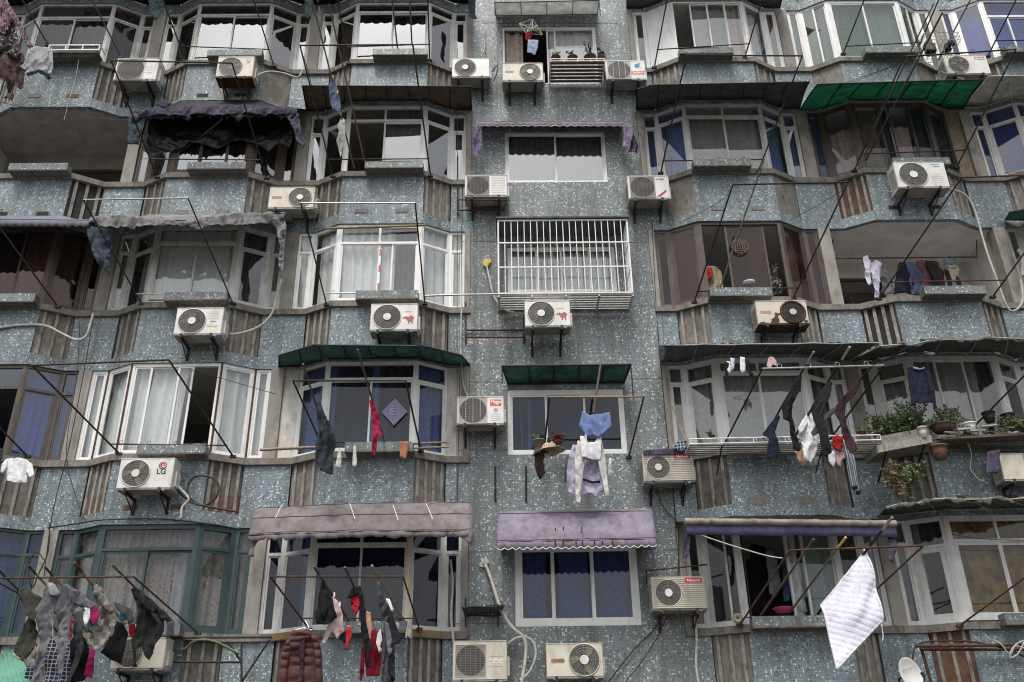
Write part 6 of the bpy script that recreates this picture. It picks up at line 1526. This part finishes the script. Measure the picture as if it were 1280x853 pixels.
# ---------------------------------------------------------------- plants
pm('leaf', (.085, .14, .05), (.045, .085, .03), .55, scale=9); pm('leaf_pale', (.11, .14, .055), (.07, .10, .04), .6, scale=9); pm('leaf_red', (.20, .03, .04), (.10, .02, .025), .6, scale=9); pm('stem', (.14, .10, .06), (.09, .065, .04), .8); pm('dry', (.20, .15, .09), (.12, .09, .055), .9)
def plant(label, base, y_, w_, h_, n, m_='leaf', pot=(.09, .12), potm='terracotta', spike=False, droop=0.0, seed=1, name='potted_plant'):
    rn = random.Random(seed); c = P(*base, y_)
    t = thing(name, label, 'plant', c, 'potted plants on the sills')
    if pot: lathe(MB(), c, [(pot[0] * .7, 0), (pot[0], pot[1]), (pot[0] * 1.12, pot[1]), (pot[0] * 1.12, pot[1] * 1.15), (pot[0] * .9, pot[1] * 1.15), (pot[0] * .9, pot[1])], 16).build('pot', potm, t)
    o = c + V3((0, 0, pot[1] if pot else 0))
    sm, lf = MB(), MB()
    ns = max(4, n // 16)
    for i in range(ns):
        a = rn.random() * 6.28; rr_ = rn.random() ** .6
        tip = o + V3((math.cos(a) * rr_ * w_ / 2, math.sin(a) * rr_ * w_ / 3, h_ * rn.uniform(.12, 1) - droop * rr_ * h_))
        mid = o.lerp(tip, .5) + V3((0, 0, h_ * .12)); path = [o, mid, tip]
        sm.tube(path, .005, 4)
        for k_ in range(n // ns):
            s = rn.uniform(.25, 1); p = path[0].lerp(path[1], s * 2) if s < .5 else path[1].lerp(path[2], s * 2 - 1)
            d = V3((rn.uniform(-1, 1), rn.uniform(-1, 1), rn.uniform(-.6, 1))).normalized() if not spike else (V3((math.cos(a), math.sin(a) * .6, 1.1)) + V3((rn.uniform(-.4, .4),) * 3)).normalized()
            ln = (.062 if not spike else h_ * .8) * rn.uniform(.6, 1.2); wd = (.015 if not spike else .02) * rn.uniform(.7, 1.3)
            sd_ = d.cross(V3((rn.uniform(-1, 1), rn.uniform(-1, 1), .3))).normalized()
            if spike: p = o
            lf.add([p, p + d * ln * .45 + sd_ * wd, p + d * ln, p + d * ln * .45 - sd_ * wd], [(0, 1, 2, 3)])
    sm.build('stems', 'stem', t); lf.build('leaves', m_, t)
    return t
plant('bushy green plant with small white blossoms, left on the crowded ledge at right', (1118, 548), -.42, .80, .50, 1500, pot=None, seed=3)
plant('tall loose green plant in the middle of the crowded ledge at right', (1143, 544), -.42, .80, .62, 1500, pot=None, seed=4)
plant('thin pale grassy plant at the left end of the crowded ledge', (1104, 550), -.40, .5, .45, 600, 'leaf_pale', pot=None, seed=5)
plant('feathery green plant behind the rack arm at right', (1187, 542), -.42, .75, .5, 900, 'leaf_pale', pot=None, seed=6)
plant('low yellow green shrub with orange flowers at right edge', (1268, 539), -.5, .8, .26, 700, 'leaf_pale', pot=None, seed=7)
plant('spiky dark plant on the sill inside the steel basket', (1078, 544), -.4, .26, .22, 36, 'leaf', (.07, .05), spike=True, seed=8)
plant('tiny spiky plant on the sill at the left of the steel basket', (890, 548), -.35, .16, .14, 26, 'leaf', (.05, .04), spike=True, seed=9)
plant('dead brown creeper hanging from the left end of the crowded ledge', (1112, 572), -.55, .45, -.75, 900, 'dry', None, seed=10, name='hanging_plant')
plant('pale trailing plant hanging below the crowded ledge', (1132, 576), -.55, .75, -.50, 520, 'leaf_pale', None, seed=11, name='hanging_plant')
plant('dark red leaved plant in the middle window', (698, 556), .05, .24, .22, 130, 'leaf_red', (.07, .05), seed=12)
plant('spiky green succulent in a pale pot, left in the middle window', (674, 559), .05, .24, .2, 40, 'leaf', (.09, .11), 'clay', spike=True, seed=13)
plant('small low green plant between the succulent and the red leaved plant', (687, 558), .08, .15, .1, 60, 'leaf', (.06, .05), seed=14)
plant('sparse little plant in a clay pot on the slatted shelf, left end', (695, 77), -.1, .18, .2, 40, 'leaf', (.09, .1), 'bamboo_dark', seed=15)
plant('dark bare stemmed plant in the middle of the slatted shelf', (716, 77), -.1, .28, .34, 60, 'f_black2', (.10, .09), 'bamboo_dark', seed=16)
plant('tall dark twiggy plant near the right end of the slatted shelf', (738, 77), -.1, .30, .42, 100, 'f_olive', (.12, .1), 'bamboo_dark', seed=17)
plant('olive leaved plant beyond the right end of the slatted shelf', (752, 76), -.05, .30, .34, 110, 'f_olive', (.08, .08), 'bamboo_dark', seed=18)
# crowded ledge boards and pots
yk = -.62
a, b = P(1098, 566, yk), P(1166, 553, yk)
lg = thing('plant_ledge', 'bleached wooden board ledge carrying the bushy plants at right', 'plant ledge', a)
m = MB(); m.hexa([a, b, V3((b.x, -.06, b.z)), V3((a.x, -.06, a.z)), a + V3((0, 0, .13)), b + V3((0, 0, .13)), V3((b.x, -.06, b.z + .13)), V3((a.x, -.06, a.z + .13))]); m.build('board', 'rib', lg)
for q in (.15, .85): c = a.lerp(b, q); MB().tube([c, V3((c.x, -.06, c.z - .35))], .016, 5).build('strut', 'steel', lg)
tr = MB(); u_ = V3((0, 0, .13)); p_, q_ = a.lerp(b, .03) + u_, a.lerp(b, .90) + u_
for o0, o1 in ((.04, .07), (.42, .45)): tr.hexa([p_ + V3((0, o0, 0)), q_ + V3((0, o0, 0)), q_ + V3((0, o1, 0)), p_ + V3((0, o1, 0)), p_ + V3((0, o0, .15)), q_ + V3((0, o0, .15)), q_ + V3((0, o1, .15)), p_ + V3((0, o1, .15))])
tr.hexa([p_ + V3((0, .07, .02)), q_ + V3((0, .07, .02)), q_ + V3((0, .42, .02)), p_ + V3((0, .42, .02)), p_ + V3((0, .07, .12)), q_ + V3((0, .07, .12)), q_ + V3((0, .42, .12)), p_ + V3((0, .42, .12))])
tr.build('trough', 'cement', lg)
a, b = P(1172, 543, -.4), P(1292, 536, -.4)
lg = thing('plant_ledge', 'rough ledge of bark and broken boards at the right edge', 'plant ledge', a)
rn = random.Random(5); m = MB()
for i in range(46):
    s = rn.random(); c = a.lerp(b, s) + V3((0, rn.uniform(-.28, .3), rn.uniform(-.13, .06) * (1 if s > .4 else .6)))
    l_ = rn.uniform(.08, .28); an = rn.uniform(-.3, .3); h_ = rn.uniform(.012, .03); w2 = rn.uniform(.03, .08)
    d = V3((math.cos(an), math.sin(an), rn.uniform(-.25, .25))) * l_; s_ = V3((-math.sin(an), math.cos(an), rn.uniform(-.3, .3))) * w2; u_ = V3((0, 0, h_))
    m.hexa([c, c + d, c + d + s_, c + s_, c + u_, c + d + u_, c + d + s_ + u_, c + s_ + u_], rn.choice((0, 0, 1, 2)))
m.build('bark_pieces', ['concrete', 'dry', 'ac_panel'], lg)
m = MB(); m.hexa([V3((a.x, -.55, a.z - .15)), V3((b.x, -.55, b.z - .15)), V3((b.x, -.06, b.z - .15)), V3((a.x, -.06, a.z - .15)), V3((a.x, -.55, a.z - .11)), V3((b.x, -.55, b.z - .11)), V3((b.x, -.06, b.z - .11)), V3((a.x, -.06, a.z - .11))]); m.build('board', 'bamboo_dark', lg)
for lb, q, y_, r_, h_, m_ in (('large terracotta pot hung below the board ledge, mouth dark', (1176, 574), -.55, .13, .2, 'terracotta'), ('small white pot at the foot of the rack arms', (1214, 540), -.5, .10, .13, 'white_paint'), ('round dark pot bottom on the sill behind the bark ledge, left', (1238, 528), -.3, .10, .16, 'f_olive'), ('round dark pot bottom on the sill behind the bark ledge, right', (1262, 529), -.3, .10, .14, 'f_olive'), ('pale clay jar beside the bushy plant', (1155, 548), -.6, .07, .17, 'ac_cream'), ('dark brown tray pot between the two ledges', (1180, 540), -.45, .2, .10, 'bamboo_dark')):
    c = P(*q, y_); o = lathe(MB(), c, [(r_ * .7, 0), (r_ * .95, h_ * .6), (r_, h_), (r_ * 1.1, h_), (r_ * 1.1, h_ * 1.12), (r_ * .9, h_ * 1.12), (r_ * .85, h_ * .9), (.01, h_ * .88)], 18).build('flower_pot', m_, None, c)
    tag(o, lb, 'pot', 'flower pots on the right hand sills')
garm('violet cloth hanging under the bark ledge', 'cloth', -.5, 'awn_purple_dark', [(1234, 565), (1250, 562), (1250, 585), (1246, 592), (1232, 592)], fold=.03)
garm('dark purple cloth folded on top of the upper slatted beige unit', 'cloth', -.16, 'awn_purple_dark', [(804, 563), (856, 560), (868, 562), (868, 567), (804, 569)], fold=.02)
garm('blue patterned bundle in the corner above the upper slatted beige unit', 'bundle', -.2, 'f_plaid', [(842, 556), (848, 551), (858, 552), (860, 558), (854, 564), (842, 562)], fold=.05, thick=.08)
irons('two pale broom handles leaning beside the upper slatted beige unit', [[(840, 508, -.05), (858, 552, -.3)], [(843, 506, -.05), (862, 556, -.3)]], 0, .016, 'f_tan', 'broom_handle', 'broom')
# ---------------------------------------------------------------- wires, hoses and pipes
def cable(name, label, cat, pts, y_, r, m_, grp=None, sm=4):
    ps = [P(q[0], q[1], q[2] if len(q) > 2 else y_) for q in pts]
    out = []
    for i in range(len(ps) - 1):
        p0, p1, p2, p3 = ps[max(i - 1, 0)], ps[i], ps[i + 1], ps[min(i + 2, len(ps) - 1)]
        for k_ in range(sm):
            t = k_ / sm
            out.append(.5 * ((2 * p1) + (p2 - p0) * t + (2 * p0 - 5 * p1 + 4 * p2 - p3) * t * t + (3 * p1 - p0 - 3 * p2 + p3) * t * t * t))
    out.append(ps[-1])
    return tag(MB().tube(out, r, 6).build(name, m_, None, ps[0]), label, cat, grp)
HG = 'pale hoses running to the air conditioners'; WG = 'black wires on the facade'
cable('hose', 'white hose curving up from the unit with the yellow sticker', 'hose', [(279, 418), (300, 417), (325, 408), (340, 392), (345, 375), (352, 350)], -.08, .022, 'hose', HG)
cable('hose', 'pale hose snaking across the tiles at far left', 'hose', [(-10, 412), (20, 407), (55, 407), (75, 416), (95, 425), (108, 420), (114, 402), (117, 392)], -.03, .024, 'hose', HG)
cable('hose', 'white ribbed hose from the yellowed top unit to the bay corner', 'hose', [(318, 96, -.3), (335, 90, -.1), (355, 92), (372, 97), (378, 88)], .0, .022, 'hose', HG)
cable('hose', 'thick white hose entering the wall with a plaster blob, bottom middle', 'hose', [(606, 705, .28), (613, 722, .2), (626, 762), (640, 784), (655, 798), (657, 820), (651, 860)], .12, .030, 'hose', HG)
cable('hose', 'second pale hose looping beside the square grilled unit at bottom', 'hose', [(634, 806, .2), (648, 797), (664, 800), (670, 818), (662, 840), (650, 850)], .12, .022, 'hose', HG)
cable('hose', 'white hose dropping along the navy curtained bay to the bottom unit', 'hose', [(563, 700, .2), (566, 730), (564, 770), (567, 803)], .15, .022, 'hose', HG)
cable('hose', 'grey conduit from the yellow foam hole down to the unit under the cage', 'hose', [(608, 330, .28), (612, 350), (618, 372), (632, 388), (656, 393)], .2, .020, 'hose', HG)
cable('hose', 'white hose rising from the plum fan unit across the balcony', 'hose', [(1183, 236, -.2), (1205, 243, -.1), (1218, 262), (1232, 310), (1246, 350), (1262, 388), (1278, 378), (1276, 350)], -.06, .022, 'hose', HG)
cable('hose', 'white hose tail under the small red lettered unit', 'hose', [(1176, 90), (1186, 94), (1204, 99)], -.1, .02, 'hose', HG)
cable('hose', 'white hose hanging from the bare concrete sill end by the open bottom window', 'hose', [(869, 778), (871, 800), (870, 830), (874, 860)], .2, .022, 'hose', HG)
cable('hose', 'white pipe beside the unit with three pale bars', 'hose', [(577, 380, .25), (576, 440, .25), (579, 480, .25), (585, 496, .2)], .25, .018, 'hose', HG)
cable('hose', 'white pipe curling at the top of the hooped black hose unit', 'hose', [(606, 36, .25), (606, 60, .2), (601, 71, .1)], .2, .018, 'hose', HG)
cable('hose', 'green hose end arching over the iron frame at bottom left', 'hose', [(212, 812, -.1), (230, 812, -.1), (245, 801), (268, 802), (298, 817)], -.15, .022, 'leaf_pale', HG)
cable('pipe', 'pale drain pipe at the right edge under the teal canopy', 'pipe', [(1272, 312), (1278, 320), (1279, 345)], .1, .04, 'ac_cream')
cable('wire', 'coil of black cable beside the unit with the crimson logo', 'wire', [(216, 596, -.3), (222, 612), (236, 626), (255, 632), (270, 622), (273, 606), (264, 597), (247, 595), (236, 604), (236, 620), (250, 631), (275, 636), (296, 640)], -.2, .018, 'rubber', WG)
cable('wire', 'pale wrapped cable beside the unit with the crimson logo', 'wire', [(216, 603, -.3), (226, 612), (236, 624), (228, 634), (226, 648)], -.25, .022, 'hose', WG)
cable('wire', 'black wire falling straight down the tiles at left', 'wire', [(117, 395, .2), (104, 470), (86, 560), (66, 640), (55, 720)], .2, .008, 'rubber', WG)
cable('wire', 'second black wire falling down at left, curling over the pale pier', 'wire', [(100, 400, .2), (96, 470), (85, 540), (84, 580), (98, 630), (112, 660)], .2, .006, 'rubber', WG)
cable('wire', 'bundle of black wires looping down the pale pier at bottom left', 'wire', [(62, 655, .2), (60, 690), (48, 718), (40, 735), (36, 705), (46, 690), (55, 700)], .2, .010, 'rubber', WG)
cable('wire', 'black wire draped over the head of the green framed bay', 'wire', [(60, 660), (95, 655, 0), (130, 650, -.05), (200, 649, -.05), (262, 655, 0), (300, 662, .2)], .2, .012, 'rubber', WG)
cable('wire', 'thin wire from the hole under the middle wall running down right', 'wire', [(832, 765, .1), (815, 790), (790, 815), (755, 860)], .25, .010, 'rubber', WG)
cable('wire', 'second thin wire beside it, running down right at the bottom', 'wire', [(834, 770, .1), (820, 800), (800, 830), (776, 860)], .25, .007, 'rubber', WG)
cable('wire', 'black wire hanging from the upper slatted beige unit past the lilac awning', 'wire', [(818, 604, .2), (830, 635), (846, 655), (848, 690), (846, 740), (834, 765)], .25, .008, 'rubber', WG)
cable('wire', 'black wire down the corner of the right bays', 'wire', [(815, 275, .28), (820, 380), (828, 480), (838, 580), (846, 660)], .28, .006, 'rubber', WG)
cable('wire', 'black tangled cable over the door frame at bottom right', 'wire', [(1140, 860, -.2), (1142, 815), (1152, 804), (1180, 801), (1220, 803), (1262, 813), (1290, 826)], -.18, .014, 'rubber', WG)
cable('wire', 'loops of grey cable tied up at the right bottom edge', 'wire', [(1242, 800, -.2), (1252, 806), (1262, 818), (1270, 806), (1280, 802), (1272, 818), (1262, 822), (1268, 808), (1284, 812)], -.25, .012, 'ac_panel', WG)
cable('wire', 'short black loop beside the unit with the looped hose', 'wire', [(612, 94, .1), (618, 86), (622, 82), (621, 92), (617, 101)], .1, .014, 'rubber', WG)
cable('wire', 'white cord hanging from the top left rail to the soffit', 'wire', [(99, 68), (96, 90), (88, 120), (80, 150)], -.2, .006, 'hose', WG)
cable('wire', 'white cord stretched under the violet edged awning to the rack', 'wire', [(862, 664, -.8), (905, 679, -.9), (955, 694, -1.0), (978, 698, -1.1)], -.8, .010, 'hose', WG)
cable('wire', 'stay wire from the rack corner to the tiles above the brown bay', 'wire', [(913, 242, -1.3), (890, 258, -.7), (850, 279, -.02)], -.5, .005, 'rubber', WG)
cable('wire', 'stay wire from the rack corner to the tiles beside the open balcony', 'wire', [(1054, 238, -1.3), (1020, 258, -.7), (988, 275, -.02)], -.5, .005, 'rubber', WG)
cable('wire', 'white string and flex hanging at the bark ledge', 'wire', [(1206, 546, -.4), (1214, 566), (1213, 585), (1222, 598), (1231, 602)], -.3, .008, 'hose', WG)
for lb_, pts_ in (('thin wire sagging across the left bays under the top row', [(0, 128, -.4), (60, 140, -.35), (140, 150, -.3), (200, 148, -.2)]), ('thin wire tied from the jeans rack to the brown canopy corner', [(375, 60, -1.6), (384, 84, -1.2), (390, 110, -.75)]), ('thin stay wire slanting over the brown framed bay with black sheeting', [(216, 197, -.2), (250, 172, -.5), (278, 149, -.55)]), ('thin slack wire across the tiles below the top right bays', [(1050, 106, -.02), (1090, 92, -.02), (1124, 80, -.02)]), ('thin black flex looping below the brown tinted bay at left', [(63, 445, .0), (64, 420, -.02), (80, 401, -.02), (112, 396, .2)]), ('slack wire over the weathered bay at bottom right', [(1190, 668, -.3), (1230, 674, -.3), (1290, 676, -.3)])):
    cable('wire', lb_, 'wire', pts_, -.2, .0055, 'rubber', WG)
cable('wire', 'thin washing line from the rack to the right of the white bay', 'wire', [(236, 462, -1.3), (280, 474, -.6), (345, 493, .2)], -.6, .005, 'rubber', WG)
cable('wire', 'black wire behind the jeans canopy on the right bay of the top row', 'wire', [(0, 262, -.02), (70, 268, .2), (140, 266, .2)], -.02, .005, 'rubber', WG)
cable('wire', 'seam wire running up the left corner of the middle wall', 'wire', [(578, 225, .285), (577, 300, .285), (576, 400, .285), (573, 560, .285), (571, 640, .285)], .285, .006, 'rubber', WG)
# yellow foam plug, plaster blob
c = P(608, 329, .29)
fo = MB()
for i in range(9): fo.disc((c.x + random.uniform(-.05, .05), .30, c.z + random.uniform(-.05, .05)), random.uniform(.03, .06), 9, 0, random.uniform(.02, .06))
tag(fo.build('foam_plug', 'yellow_paint', None, c), 'yellow foam plug where the grey conduit enters the wall', 'foam')
c = P(606, 704, .29); fo = MB()
for i in range(8): fo.disc((c.x + random.uniform(-.05, .05), .30, c.z + random.uniform(-.04, .04)), random.uniform(.03, .05), 9, 0, random.uniform(.02, .06))
tag(fo.build('plaster_blob', 'f_offwhite', None, c), 'white plaster blob where the thick hose enters the wall', 'plaster')

p_, q_ = P(408, 286, -.05), P(532, 282, -.05)
tag(MB().tube([p_.lerp(q_, i / 24) + V3((0, noise.noise((i * .8, 0, 1)) * .01, noise.noise((i * .9, 3, 1)) * .012)) for i in range(25)], .022, 6).build('foam_strip', 'mustard', None, p_), 'yellowed foam strip along the head of the white curtained bay', 'foam')

pm('plastic_black', (.012, .012, .014), (.008, .008, .009), .38, scale=5, bmp=.0)
cloth('plastic_sheet', [(184, 146), (230, 146), (290, 146), (364, 147), (366, 172), (362, 184), (345, 180), (336, 188), (318, 181), (300, 176), (284, 178), (272, 186), (258, 180), (236, 178), (222, 186), (205, 192), (190, 196), (180, 190)], -.05, 'plastic_black', AW['b1'], fold=.035, fx=2, fz=2.5)
